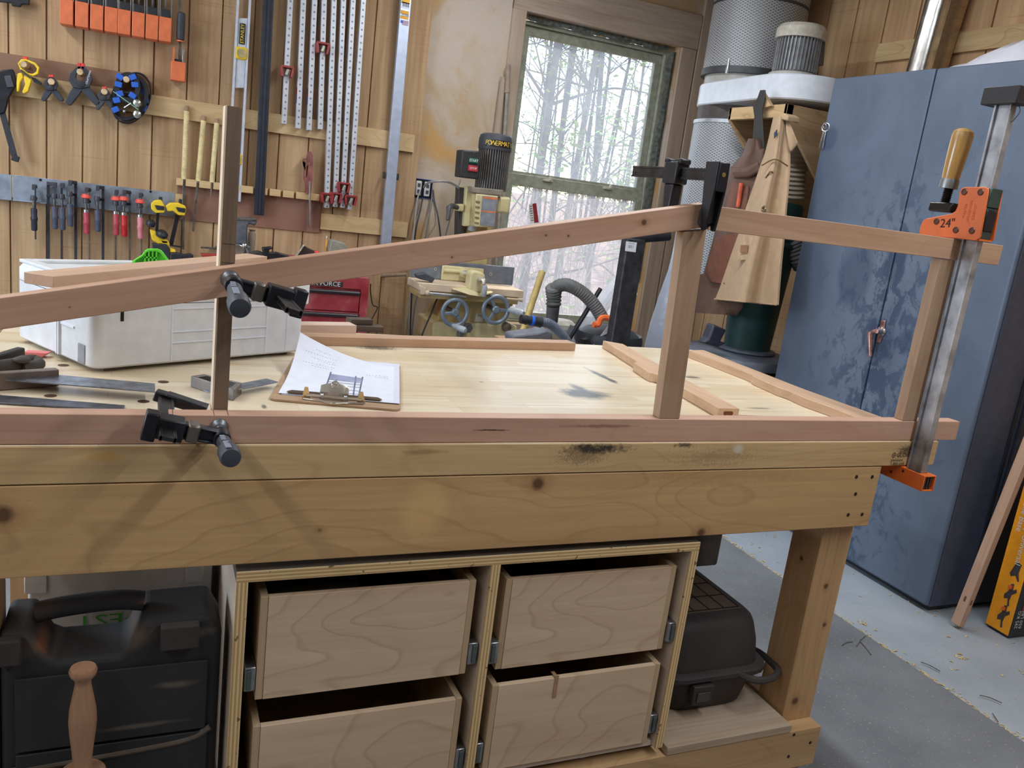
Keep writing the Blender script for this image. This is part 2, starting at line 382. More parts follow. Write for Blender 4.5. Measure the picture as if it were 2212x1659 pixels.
def pane(name, haze, c, z0, z1, y):
    n = NT(name); t = n.t; v = n.coord()
    f = n.math('MULTIPLY_ADD', n.noise(v, 2.6, 5), .16, haze-.08)
    tr = n.n('BsdfTransparent', {0: (1, 1, 1, 1)}); df = n.n('BsdfTranslucent', {0: c}); gl = n.n('BsdfGlossy', {0: (1, 1, 1, 1), 1: .05})
    a = n.n('MixShader', {0: f, 1: tr.outputs[0], 2: df.outputs[0]}); b = n.n('MixShader', {0: .03, 1: a.outputs[0], 2: gl.outputs[0]})
    t.links.new(b.outputs[0], t.nodes['Material Output'].inputs[0])
    MB().bb((gx0-.005, y, z0-.005), (gx1+.005, y+.004, z1+.005)).build(name, n.m, win)
pane('upper_pane', .15, (.80, .88, .95, 1), zm, zt, 3.348); pane('lower_pane', .15, (.86, .88, .92, 1), zl, zm2, 3.331)
# torn insulation hanging in the gap beside the window
gm = plain('old_insulation', (84, 88, 82), .95, ns=40, noise=.35)
rows = []
for i in range(15):
    t = i/14; z = wz1-.03+(zm-.55-wz1)*t; w = .012+.022*abs(math.sin(i*1.7))+.03*t*t
    rows.append([(wx1-.002, 3.285, z), (wx1-.012-w*.5, 3.272-.006*math.sin(i*2.), z), (wx1-.022-w, 3.285+.004*math.cos(i), z)])
MB().sheet(rows, .004, (0, 1, 0)).build('insulation_strip', gm)
tag(bpy.data.objects['insulation_strip'], 'torn grey insulation strip in the gap along the window frame', 'insulation')
rows = []
for i in range(13):
    t = i/12; x = wx0+.03+(wx1-wx0-.08)*t; rows.append([(x, 3.285, wz1-.004), (x, 3.275, wz1-.018-.006*math.sin(i*1.3)), (x, 3.285, wz1-.03-.008*abs(math.sin(i*2.1)))])
tag(MB().sheet(rows, .004, (0, 1, 0)).build('insulation_strip', gm), 'grey insulation strip sagging under the head board of the window', 'insulation')
# mat on the floor, wood shavings
tag(MB().bb((-3.2, -2.4, 0), (.79, 1.62, .006)).build('floor_mat', mat_floor(), bev=.002), 'large dark grey mat on the concrete floor beside the workbench', 'mat')
m = MB(); rnd = random.Random(3)
def chip(x, y, s, h=.003):
    a = rnd.random()*6.3; d = V((math.cos(a), math.sin(a), 0))*s; e = V((-d.y, d.x, 0))*rnd.uniform(.15, .5); p = V((x, y, h))
    m.sheet([[p-d-e, p-d+e], [p+V((0, 0, s*.3))-e, p+V((0, 0, s*.3))+e], [p+d-e, p+d+e]], .0008, (0, 0, 1))
for i in range(330):
    y = rnd.uniform(-.1, 1.5); chip(.79+abs(rnd.gauss(0, .012)), y, rnd.uniform(.003, .008), .001)
for i in range(70): chip(rnd.uniform(.8, 1.4), rnd.uniform(.1, 1.5), rnd.uniform(.003, .007), .001)
for (x, y) in ((1995, 1455), (2080, 1420), (1840, 1360), (1862, 1345)):
    q = A(x, y, Z=.002)
    for i in range(6): chip(q.x+rnd.gauss(0, .008), q.y+rnd.gauss(0, .008), .008, .001)
tag(m.build('wood_shavings', plain('pale_shaving', (204, 180, 132), .9), normals=False), 'pale wood shavings scattered along the edge of the grey mat', 'shavings', kind='stuff')
m = MB()
for (x, y, l, a) in ((2140, 1510, .03, 2.2), (2150, 1550, .02, 1.0), (1860, 1385, .05, .5), (1870, 1400, .04, 1.2), (1830, 1390, .03, .2), (2010, 1440, .03, 1.9)):
    q = A(x, y, Z=.008); d = V((math.cos(a), math.sin(a), 0))*l; m.tube(curve([q-d, q+V((.004, .006, 0)), q+d], 4), .0016, 5)
tag(m.build('dark_shavings', plain('dark_shaving', (96, 92, 86), .9)), 'dark curled shavings lying across the mat edge on the floor', 'shavings', kind='stuff')
# ================================================================ workbench
def butcher():
    n = NT('laminated_maple_top'); v = n.coord()
    br = n.n('TexBrick', {'Vector': v, 'Color1': lin((228, 214, 188)), 'Color2': lin((210, 186, 150)), 'Mortar': lin((196, 162, 116)), 'Scale': 1.0, 'Mortar Size': .0005, 'Brick Width': .31, 'Row Height': .036, 'Bias': -.1})
    f = n.noise(n.mapv(v, (6, 90, 1)), 1, 5, .4); g = n.noise(v, 2.2, 5)
    c = n.mix(n.math('MULTIPLY', f, .5), br.outputs[0], lin((234, 222, 198)))
    c = n.mix(n.ramp(n.noise(n.mapv(v, (3, 60, 1)), 1, 6, .8), [(.56, (0, 0, 0)), (.70, (.6,)*3)]), c, lin((178, 140, 90)))
    o = V((-.76, .475, ZB-.057))
    def st(px, r, col, amt, warp=.25, ws=3.):
        nonlocal c
        q = A(*px, Z=ZB)-o; d = n.blob(v, (q.x, q.y, q.z), (r[0], r[1], .1), .6, warp, ws); c = n.mix(n.math('MULTIPLY', d, amt), c, lin(col))
    st((1262, 850), (.075, .06), (84, 84, 84), .95, .3); st((1250, 838), (.02, .05), (92, 94, 98), .8); st((1300, 812), (.014, .10), (92, 92, 92), .9, .2)
    st((1322, 822), (.012, .03), (90, 88, 84), .8); st((1385, 790), (.02, .016), (110, 98, 80), .7); st((1495, 815), (.03, .02), (70, 64, 58), .75)
    st((815, 752), (.07, .03), (48, 44, 40), .8, .5, 12); st((570, 878), (.006, .02), (60, 50, 40), .8); st((1040, 825), (.008, .006), (70, 50, 34), .7)
    st((1640, 882), (.05, .01), (84, 74, 60), .6); st((60, 740), (.02, .02), (120, 92, 60), .5); st((20, 835), (.02, .02), (84, 74, 60), .5, .6, 10); st((135, 780), (.012, .012), (60, 54, 46), .6, .6, 10); st((1610, 898), (.05, .006), (50, 46, 40), .7)
    st((345, 855), (.02, .006), (60, 46, 34), .5); st((830, 790), (.012, .012), (200, 168, 118), .4)
    n.col(c); n.b.inputs['Roughness'].default_value = .33; n.b.inputs['Coat Weight'].default_value = .25; n.b.inputs['Coat Roughness'].default_value = .22
    n.bump(f, .05, .001); return n.m
wb = thing('workbench', 'big pine workbench with a laminated maple top and deep apron', 'workbench', (-.76, .475, 0))
def apx(px, py): q = A(px, py, Y=0); return q
top_front = wood('maple_edge', (214, 176, 118), (188, 146, 90), 'X', .7, .5, rings=.12, line=(150, 108, 60), knots=[], stains=[])
MB().bb((-1.76, 0, ZB-.057), (.155, .95, ZB)).build('bench_top', butcher(), wb, .002, loc=(-.76, .475, ZB-.057))
# facing strip along the front of the top: its own grain, ink smudges and printed stamp
o2 = V((-.76, .475, 0))
def S(px, r, col, amt, warp=.3, ws=3.): q = apx(*px)-o2; return ((q.x, q.y, q.z), (r[0], .05, r[1]), col, amt, warp, ws)
edge_m = wood('top_edge_wood', (216, 178, 120), (190, 148, 92), 'X', .7, .5, rings=.2, line=(150, 104, 58), stains=[S((1285, 968), (.085, .012), (34, 32, 30), .95, .5, 9), S((1255, 985), (.06, .018), (70, 58, 44), .55, .9, 26), S((1475, 960), (.03, .006), (40, 36, 32), .8, .6, 8), S((915, 975), (.05, .006), (150, 108, 60), .6), S((1545, 985), (.12, .02), (80, 66, 50), .35, 1., 40), S((1592, 968), (.016, .012), (206, 196, 180), .8, .1), S((225, 985), (.03, .01), (200, 150, 70), .6), S((1955, 972), (.03, .014), (44, 34, 28), .8, .7, 10)])
apron_m = wood('apron_pine', (206, 160, 100), (180, 134, 78), 'X', .55, .55, rings=.32, line=(150, 104, 56), knots=[((apx(px, py)-o2)[:], r) for px, py, r in ((1160, 1043, .016), (690, 1143, .006), (1512, 1149, .013), (6, 1110, .018), (33, 1110, .004), (1610, 1090, .003))], stains=[S((915, 1100), (.05, .06), (226, 186, 122), .5, .1), S((1560, 1030), (.25, .02), (120, 88, 56), .12, 1., 30)], speck=.12)
MB().bb((-1.76, -.004, ZB-.0565), (.155, 0, ZB-.0015)).build('top_edge', edge_m, wb, .001)
MB().bb((-1.76, -.004, ZB-.197), (-.003, .034, ZB-.0585)).build('apron', apron_m, wb, .0015)
MB().bb((-1.6, .9, ZB-.197), (-.05, .936, ZB-.0585)).build('apron', apron_m, wb, .0015)
leg_m = wood('leg_pine', (204, 158, 104), (176, 128, 76), 'Z', .6, .55, rings=.25, line=(150, 100, 54), knots=[((V((-.045, .034, .53))-o2)[:], .008), ((V((-.022, .034, .43))-o2)[:], .007), ((V((-.09, .08, .58))-o2)[:], .007), ((V((-.06, .034, .235))-o2)[:], .012)])
for x in (-.089, -1.756):
    for y in (.034, .81): MB().bb((x, y, 0), (x+.089, y+.089, ZB-.058)).build('leg', leg_m, wb, .002)
rail_m = wood('lower_rail_pine', (200, 158, 104), (172, 128, 78), 'X', .6, .55, rings=.25, line=(146, 100, 56))
MB().bb((-1.756, -.004, .082), (.0, .034, .184)).build('lower_rail', rail_m, wb, .0015)
MB().bb((-1.756, .9, .082), (.0, .936, .184)).build('lower_rail', rail_m, wb, .0015)
for x in (-.06, -1.75): MB().bb((x, .125, .1), (x+.038, .808, .184)).build('side_rail', rail_m, wb, .0015)
ply = wood('shelf_plywood', (186, 164, 138), (150, 122, 94), 'X', .6, .7, stains=[])
MB().bb((-.438, -.006, .1855), (-.096, .78, .204)).build('shelf', ply, wb, .001)
MB().bb((-1.66, -.002, .1855), (-1.36, .78, .204)).build('shelf', ply, wb, .001)
for (x, y) in ((137, 789), (353, 825), (109, 855), (310, 867)):
    q = A(x, y, Z=ZB+.0002); MB().lathe([(.0095, 0), (.0095, .0003)], q, n=20).build('dog_hole', plain('hole_brown', (74, 50, 30), .9), wb)
for (x, y) in ((1850, 1030), (1884, 1030), (1848, 1067), (1832, 1112), (1862, 1111)):
    q = A(x, y, Y=-.004); MB().cyl(q+V((0, .0005, 0)), q-V((0, .0008, 0)), .0042, n=10).build('screw_head', plain('dark_screw', (58, 44, 38), .5, .6), wb)
for (x, y) in ((1715, 1587), (1750, 1604), (1703, 1634)):
    q = A(x, y, Y=-.004); MB().cyl(q+V((0, .0005, 0)), q-V((0, .0008, 0)), .004, n=10).build('screw_head', MAT['dark_screw'], wb)
# printed stamp at the right end of the edge (partly smudged)
q = A(1926, 987, Y=-.0042)
t = MB(); t.torus(q+V((.006, 0, .004)), (0, 1, 0), .0055, .0006, 16, 4); t.bar(q+V((.0005, 0, .004)), q+V((.0115, 0, .004)), .0006, .0008); t.bar(q+V((.006, 0, -.0015)), q+V((.006, 0, .0095)), .0008, .0006, (1, 0, 0))
t.text('GLOBAL', q+V((.014, 0, .004)), (1, 0, 0), (0, 0, 1), .014, align='LEFT'); t.text('globalindustrial', q+V((0, 0, -.0075)), (1, 0, 0), (0, 0, 1), .0085, align='LEFT', stretch=.7); t.text('1-800-645', q+V((0, 0, -.0165)), (1, 0, 0), (0, 0, 1), .0105, align='LEFT')
t.build('stamp_lettering', plain('stamp_ink', (40, 32, 28), .8), wb)
# ---------------------------------------------------------------- drawer unit under the bench
CX0, CX1, CDIV, CZ1, CZ0 = -1.338, -.450, -.893, .678, .2045
dc = thing('drawer_cabinet', 'birch plywood drawer cabinet under the workbench, all four drawers ajar', 'cabinet', ((CX0+CX1)/2, .3, CZ0))
def plyedge(name, ax):
    n = NT(name); v = n.coord(); i = 'XYZ'.index(ax)
    w = n.math('FRACT', n.math('MULTIPLY', n.n('SeparateXYZ', {0: v}).outputs[i], 1/.0062)); pt = n.noise(n.mapv(v, (60, 30, 60)), 1, 3)
    c = n.ramp(w, [(.0, lin((206, 180, 132))), (.48, lin((222, 198, 150))), (.52, lin((176, 142, 96))), (1., lin((186, 152, 104)))])
    c = n.mix(n.ramp(pt, [(.64, (0, 0, 0)), (.68, (.8,)*3)]), c, lin((84, 60, 40))); n.col(c); n.b.inputs['Roughness'].default_value = .7; return n.m
pev, peh = plyedge('plywood_edge_upright', 'X'), plyedge('plywood_edge_flat', 'Z')
birch = wood('birch_veneer', (214, 182, 148), (196, 160, 124), 'X', .6, .55, rings=.42, line=(166, 126, 90))
birch2 = wood('birch_side', (206, 184, 160), (186, 160, 134), 'Y', .6, .6)
T = .0185
for nm, x in (('side_panel', CX0), ('divider', CDIV-T/2), ('side_panel', CX1-T)):
    MB().bb((x, .002, CZ0), (x+T, .62, CZ1-(T if nm == 'divider' else T))).build(nm, birch2 if nm != 'divider' else birch2, dc, .0008)
    MB().bb((x, -.001, CZ0), (x+T, .0018, CZ1-T-.0004)).build('edge_strip', pev, dc, .0004)
MB().bb((CX0, .002, CZ1-T), (CX1, .62, CZ1)).build('top_panel', plain('dusty_brown_board', (96, 84, 74), .8, ns=6), dc, .0008)
MB().bb((CX0, -.001, CZ1-T), (CX1, .0018, CZ1)).build('edge_strip', peh, dc, .0004)
MB().bb((CX0+T, .6, CZ0), (CX1-T, .612, CZ1-T-.001)).build('back_panel', birch2, dc)
MB().bb((CX0+T, .012, CZ0), (CX1-T, .6, CZ0+.012)).build('bottom_panel', birch2, dc)
side_edge = wood('drawer_side_edge', (190, 158, 118), (164, 130, 92), 'Z', .6, .6)
slide_m = plain('drawer_slide_steel', (150, 152, 156), .35, .9)
for (xa, xb, z1, z0, y, tabbed, label) in ((CX0+T+.022, CDIV-T/2-.022, .628, .44, .006, 0, ''), (CDIV+T/2+.022, CX1-T-.018, .622, .436, .012, 0, ''), (CX0+T+.022, CDIV-T/2-.022, .390, .217, .004, 0, ''), (CDIV+T/2+.018, CX1-T-.022, .408, .222, .002, 1, '')):
    m = MB(); m.bb((xa, y+.001, z0), (xa+.012, .56, z1)); m.bb((xb-.012, y+.001, z0), (xb, .56, z1)); m.bb((xa+.012, .548, z0), (xb-.012, .56, z1)); m.bb((xa+.012, y+.012, z0+.01), (xb-.012, .548, z0+.016))
    d = m.build('drawer', side_edge, dc, .0006)
    MB().bb((xa+.0125, y, z0), (xb-.0125, y+.0115, z1-.001)).build('front_panel', birch, d, .0005, loc=((xa+xb)/2, y, (z0+z1)/2+z0*.7))
    for x in (xa-.010, xb+.010): MB().bb((x-.009, .005, z0+.018), (x+.009, .5, z0+.062)).build('drawer_slide', slide_m, d, .002)
    for x in (xa-.012, xb+.012): MB().bb((x-.004, .002, z0+.022), (x+.004, .0045, z0+.058)).build('slide_end', plain('slide_plastic', (70, 78, 76), .5), d, .001)
    if tabbed:
        q = A(1205, 1452, Y=y-.001); MB().bb((q.x-.004, y-.0015, z1-.043), (q.x+.004, y-.0001, z1+.006)).bb((q.x-.004, y-.0001, z1+.0004), (q.x+.004, y+.02, z1+.002)).build('pull_tab', plain('tan_leather_tab', (150, 116, 88), .7), d, .0005)
# dark tool cases lying in the upper drawers
def case_in(x0, x1, y0, z0, z1, label, m=dusty_black): return tag(MB().bb((x0, y0, z0), (x1, y0+.35, z1)).build('tool_case', m, bev=.008), label, 'case')
case_in(-1.27, -1.12, .06, .456, .612, 'black tool case in the upper drawer, nearest its left side')
MB_ = MB().text('100', A(700, 1236, Y=.058), (1, 0, 0), (0, 0, 1), .02)
cs = bpy.data.objects['tool_case']; MB_.build('lettering', plain('dim_blue_print', (120, 140, 190), .6), cs)
case_in(-.985, -.935, .05, .456, .60, 'slim brown box at the inner side of the upper drawer', plain('brown_card', (92, 66, 46), .8))
# ---------------------------------------------------------------- things on the lower shelf
# black power tool case
Y0 = .03
def bc(px, py, Y=Y0): return A(px, py, Y=Y)
cx0, cx1, cz1 = -1.664, -1.352, A(400, 1262, Y=.145).z
pc = thing('power_tool_case', 'dusty black tool case with moulded handle under the bench', 'tool case', (-1.48, .1, .2045))
hx0, hx1 = -1.618, -1.474; hz0, hz1 = A(200, 1422, Y=.034).z, A(200, 1302, Y=.085).z-.015
bn = NT('case_plastic'); v = bn.coord(); f = bn.noise(v, 7, 5); g = bn.noise(v, 90, 3)
bcol = bn.ramp(f, [(.3, lin((32, 32, 36))), (.7, lin((46, 44, 44)))])
for px, r, col, amt, ws in (((185, 1385), (.10, .03), (104, 84, 66), .8, 4), ((112, 1390), (.022, .022), (150, 86, 40), .9, 4), ((400, 1310), (.07, .02), (96, 78, 64), .7, 4), ((60, 1330), (.05, .03), (90, 74, 62), .6, 4), ((340, 1325), (.03, .006), (150, 90, 56), .5, 6), ((420, 1370), (.04, .012), (112, 104, 92), .55, 14), ((380, 1475), (.04, .008), (112, 104, 92), .5, 18), ((300, 1565), (.08, .006), (112, 104, 92), .5, 18)):
    q = A(*px, Y=.03)-V((-1.48, .1, .2045)); d = bn.blob(v, (q.x, q.y, q.z), (r[0], .3, r[1]), .7, .35, ws*.3); bcol = bn.mix(bn.math('MULTIPLY', d, amt), bcol, lin(col))
bn.col(bcol); bn.b.inputs['Roughness'].default_value = .75; bn.bump(g, .15, .002); body = bn.m
y0, y1 = .034, .145
loop = [(cx0, .2045), (cx1, .2045), (cx1, cz1-.035), (cx1-.018, cz1), (hx1+.004, cz1-.002), (hx1-.012, cz1-.035), (hx1-.018, hz0+.008), (hx1-.03, hz0), (hx0+.03, hz0), (hx0+.016, hz0+.008), (hx0+.008, cz1-.035), (hx0-.006, cz1-.002), (cx0, cz1-.002)]
MB().prism([(x, y0, z) for x, z in loop], (0, y1-y0, 0)).build('shell', body, pc, .010, 3)
MB().tube(curve([(hx0-.004, .085, hz1+.006), (hx0+.03, .085, hz1+.012), ((hx0+hx1)/2, .085, hz1+.016), (hx1-.03, .085, hz1+.017), (hx1+.004, .085, hz1+.012)]), .016, 12).build('handle', body, pc)
MB().bb((cx0+.02, .027, .2345), (cx1-.016, .03, .38)).build('lower_panel', body, pc, .006, 3)
MB().bb((cx0+.02, .027, .385), (cx1-.02, .03, hz0-.02)).build('upper_panel', body, pc, .006, 3)
MB().tube(curve([(cx0+.01, .03, .352), (-1.5, .029, .359), (-1.40, .029, .367), (cx1-.012, .03, .384)], 6), .0055, 8).build('rib', plain('dusty_rib', (84, 74, 66), .9, ns=30), pc)
for xa, xb in ((-1.445, -1.388), (cx0-.002, cx0+.03)): MB().bb((xa, .012, cz1-.046), (xb, .03, cz1-.004)).build('latch', plain('latch_plastic', (52, 46, 44), .8, ns=20), pc, .003)
tag(bpy.data.objects['power_tool_case'], 'dusty black tool case with moulded handle under the bench', 'tool case')
# turned mallet / handle
q = bc(180, 1440, -.02); zt = q.z
prof = [(.030, -.205), (.034, -.198), (.031, -.18), (.014, -.176), (.0125, -.16), (.014, -.14), (.017, -.11), (.0185, -.09), (.0175, -.07), (.0135, -.045), (.0105, -.028), (.0105, -.02), (.0165, -.012), (.0185, -.005), (.0165, .0)]
ml = MB().lathe([(r*1.05, h-(-.205)) for r, h in prof], (q.x, -.022, zt-.205), n=28)
tag(ml.build('turned_mallet', wood('turned_beech', (176, 128, 92), (150, 100, 68), 'Z', 1, .6)), 'turned wooden mallet standing upright before the black tool case', 'mallet')
base_z = zt-.205
tag(MB().bb((q.x-.04, -.045, .1855), (q.x+.04, .0, base_z)).build('wood_block', wood('block_pine', (176, 140, 98), (150, 112, 72), 'X'), bev=.002), 'wooden block carrying the turned mallet under the bench', 'block')
# white case behind
wc = thing('storage_case', 'pale grey stacking case behind the black tool case', 'storage case', (-1.49, .40, .2045))
wz = A(240, 1226, Y=.27).z+.02
MB().bb((-1.655, .27, .2045), (-1.352, .56, wz)).build('shell', white_plastic, wc, .006)
for x0, x1 in ((-1.66, -1.625), (-1.40, -1.368)): MB().bb((x0, .266, wz-.06), (x1, .272, wz-.024)).build('latch', white_plastic, wc, .002)
q = A(205, 1335, Y=.268); MB().text('FEST', (q.x+.02, .268, q.z-.004), (-1, 0, 0), (0, 0, -1), .034, stretch=1.5).build('lettering', plain('green_print', (70, 170, 60), .6), wc)
# black tote with grid lid
tt = thing('plastic_tote', 'dusty black tote with handle rim and ribbed lid on the lower shelf', 'tote', (-.27, .33, .204))
dust = plain('tote_plastic', (40, 39, 40), .65, ns=5, c2=(62, 56, 54))
dustl = plain('tote_lid_dust', (96, 84, 75), .9, ns=10, c2=(116, 102, 92))
def rr(cx, cy, hx, hy, z, r=.03, k=4):
    P = []
    for sx, sy, a0 in ((1, 1, 0), (-1, 1, 90), (-1, -1, 180), (1, -1, 270)):
        for i in range(k+1):
            a = math.radians(a0+90*i/k); P.append((cx+sx*(hx-r)+r*math.cos(a), cy+sy*(hy-r)+r*math.sin(a), z))
    return P
tcx, tcy = -.26, .37; hx, hy = .140, .285
zs = [(.2045, -.016), (.213, -.010), (.30, .004)]
MB().ring([rr(tcx, tcy, hx+e-.01, hy+e, z, .06) for z, e in zs]).build('tub', dust, tt)
MB().ring([rr(tcx, tcy, hx+e, hy+e, z, .06) for z, e in ((.292, .010), (.296, .015), (.306, .015), (.310, .009))]).build('rim', dust, tt)
LT = .425
MB().ring([rr(tcx, tcy, hx+e, hy+e, z, .05) for z, e in ((.309, -.004), (.365, -.010), (.400, -.018), (.414, -.024), (.422, -.034), (LT, -.048))]).build('lid', dust, tt)
g = MB()
for i in range(5): x = tcx-.085+.17*i/4; g.bb((x-.0016, tcy-.215, LT+.0006), (x+.0016, tcy+.21, LT+.0014))
for i in range(8): y = tcy-.215+.425*i/7; g.bb((tcx-.085, y-.0016, LT+.0006), (tcx+.085, y+.0016, LT+.0014))
MB().bb((tcx-.088, tcy-.222, LT+.0001), (tcx+.088, tcy+.215, LT+.0006)).build('lid_panel', dustl, tt)
g.build('lid_ribs', dark_hole, tt)
yh = tcy-hy
MB().tube(curve([(tcx+.05, yh-.006, .300), (tcx+.075, yh-.040, .300), (tcx+.125, yh-.040, .300), (tcx+.165, yh-.010, .300), (tcx+.168, yh+.06, .300), (tcx+.145, yh+.09, .300)], 5), .0085, 8).build('end_handle', dust, tt)

MB().bb((tcx-.075, yh-.020, .240), (tcx-.02, yh-.002, .288)).build('latch', dust, tt, .003)
MB().bb((tcx-.066, yh-.0235, .250), (tcx-.030, yh-.0205, .274)).build('latch_clip', plain('tote_clip', (58, 56, 56), .6), tt, .002)
for i, (y0_, l) in enumerate(((.70, 1),)):
    kx = A(1540, 1180, Y=.76)
    tag(MB().bb((-.42, .76, .204), (kx.x+.035, .90-.002, A(1540, 1150, Y=.76).z+.04)).build('black_crate', dusty_black, bev=.01), 'black crate behind the ribbed tote under the bench', 'crate')
# ================================================================ the glued-up frame standing on the bench edge
FY0, FY1 = 0.0, 0.031
ch2 = wood('cherry_with_knot', (208, 158, 126), (186, 132, 100), 'X', .8, .5, rings=.14, line=(150, 96, 66), knots=[((.562, -.016, .003), .0065), ((.375, -.016, .004), .0022), ((.416, -.016, -.002), .0024), ((.21, -.016, -.010), .002), ((-.335, -.016, -.004), .0014)])
o = MB().bb((-1.9, FY0, ZB+.0005), (.213, FY1, ZB+.0445)).build('frame_rail', wood('cherry_long', (206, 158, 130), (186, 134, 106), 'X', .6, .5, rings=.1, line=(150, 98, 72), stains=[((.12, -.0155, .03), (.10, .02, .004), (110, 60, 44), .6, .4, 4), ((-.09, -.0155, .022), (.04, .02, .002), (60, 30, 26), .9, .4, 6)]), bev=.0012)
tag(o, 'long cherry rail lying along the front edge of the workbench', 'rail')
pl = MB()
for px in (462, 492): q = A(px, 893, Z=ZB+.0446); pl.bar((q.x, FY0+.001, ZB+.0447), (q.x, FY1-.001, ZB+.0447), .0007, .0003)
for i, dz in enumerate((0,)): pass
L_ = pl.build('pencil_line', ink, o)
# the sloping rail: left end low, meets the level rail at the middle post
a0, a1 = A(0, 644, Y=0), A(0, 712, Y=0); b0, b1 = A(1510, 441, Y=0), A(1510, 494, Y=0)
ca = (a0+a1)/2; cb = (b0+b1)/2; d = (cb-ca).normalized()
pe = V((-.566, 0, cb.z+(-.566-cb.x)*d.z/d.x)); ps = ca-d*.28
hh = ((a0-a1).length+(b0-b1).length)/2*math.cos(math.atan2(d.z, d.x))
# own end is mitred, so shape it in local space
L = (pe-ps).length; m = MB(); h = hh/2; sl = math.tan(math.atan2(d.z, d.x)*.5)
m.prism([(-L/2, -.0155, -h), (L/2+h*sl, -.0155, -h), (L/2-h*sl, -.0155, h), (-L/2, -.0155, h)], (0, .031, 0))
o = m.build('frame_rail', ch2, bev=.0012, loc=(0, 0, 0))
M = Matrix.Rotation(-math.atan2(d.z, d.x), 4, 'Y'); M.translation = (pe+ps)/2+V((0, .0155, 0)); o.matrix_world = M; WL[o.name] = M.translation
tag(o, 'cherry rail sloping up across the bench to the middle post', 'rail')
zt, zb_ = A(1700, 468.5, Y=0).z, A(1700, 522, Y=0).z; zt = 1.3315; zb_ = 1.2885
m = MB(); sl2 = math.tan(math.atan2(d.z, d.x)*.5)*(zt-zb_)/2
m.prism([(-.566+sl2+.0004, FY0, zb_), (.208, FY0, zb_), (.208, FY0, zt), (-.566-sl2+.0004, FY0, zt)], (0, FY1, 0))
o = m.build('frame_rail', cherry_x, bev=.0012); tag(o, 'level cherry rail on top of the two posts, ending beside the orange clamp', 'rail')
cherry_z = wood('cherry_upright', (182, 144, 110), (154, 114, 82), 'Z', .8, .5, rings=.3, line=(150, 104, 66))
zq = A(1495, 500, Y=0).z
# middle post: foot on the lower rail
m = MB().add([V(p) for p in ((-.597, .002, ZB+.045), (-.5515, .002, ZB+.045), (-.5515, .026, ZB+.045), (-.597, .026, ZB+.045), (-.612, .002, zb_-.009), (-.5645, .002, zb_-.0005), (-.5645, .026, zb_-.0005), (-.612, .026, zb_-.009))], [(0, 1, 2, 3), (4, 5, 6, 7), (0, 1, 5, 4), (1, 2, 6, 5), (2, 3, 7, 6), (3, 0, 4, 7)])
tag(m.build('frame_post', cherry_z, bev=.001), 'cherry post under the joint of the sloping and level rails', 'post')
tag(MB().bb((.034, .002, ZB+.045), (.078, .026, zb_-.0005)).build('frame_post', cherry_z, bev=.001), 'cherry post close beside the steel clamp bar', 'post')
# spacer stick of veneered plywood clamped behind the rails
walnut = wood('walnut_ply_edge', (128, 102, 78), (92, 70, 52), 'Z', 1.0, .7, fine=1.6)
sp = thing('plywood_strip', 'upright dark-edged plywood strip clamped behind the two rails', 'strip', (-1.371, .05, ZB))
x0, x1 = A(467, 700, Y=.033).x-.0005, A(496, 600, Y=.033).x
MB().bb((-1.3805, .0325, ZB+.0005), (-1.3605, .074, A(492, 228, Y=.033).z)).build('core', walnut, sp, .0005)
MB().bb((-1.3835, .0325, ZB+.0005), (-1.3808, .074, A(480, 226, Y=.033).z)).build('face_veneer', plain('pale_veneer', (224, 204, 180), .6, noise=.04), sp, .0003)
for y in (527, 568): q = A(485, y, Y=.032); MB().bb((-1.379, .0322, q.z), (-1.362, .0326, q.z+.0008)).build('pencil_line', ink, sp)
q = A(455, 888, Y=.06)
tag(MB().prism([(-1.40, .036, ZB+.0006), (-1.3845, .036, ZB+.0006), (-1.3845, .036, ZB+.045)], (0, .03, 0)).build('wedge', plain('pale_offcut', (214, 194, 166), .7)), 'small pale wooden wedge against the foot of the plywood strip', 'wedge')
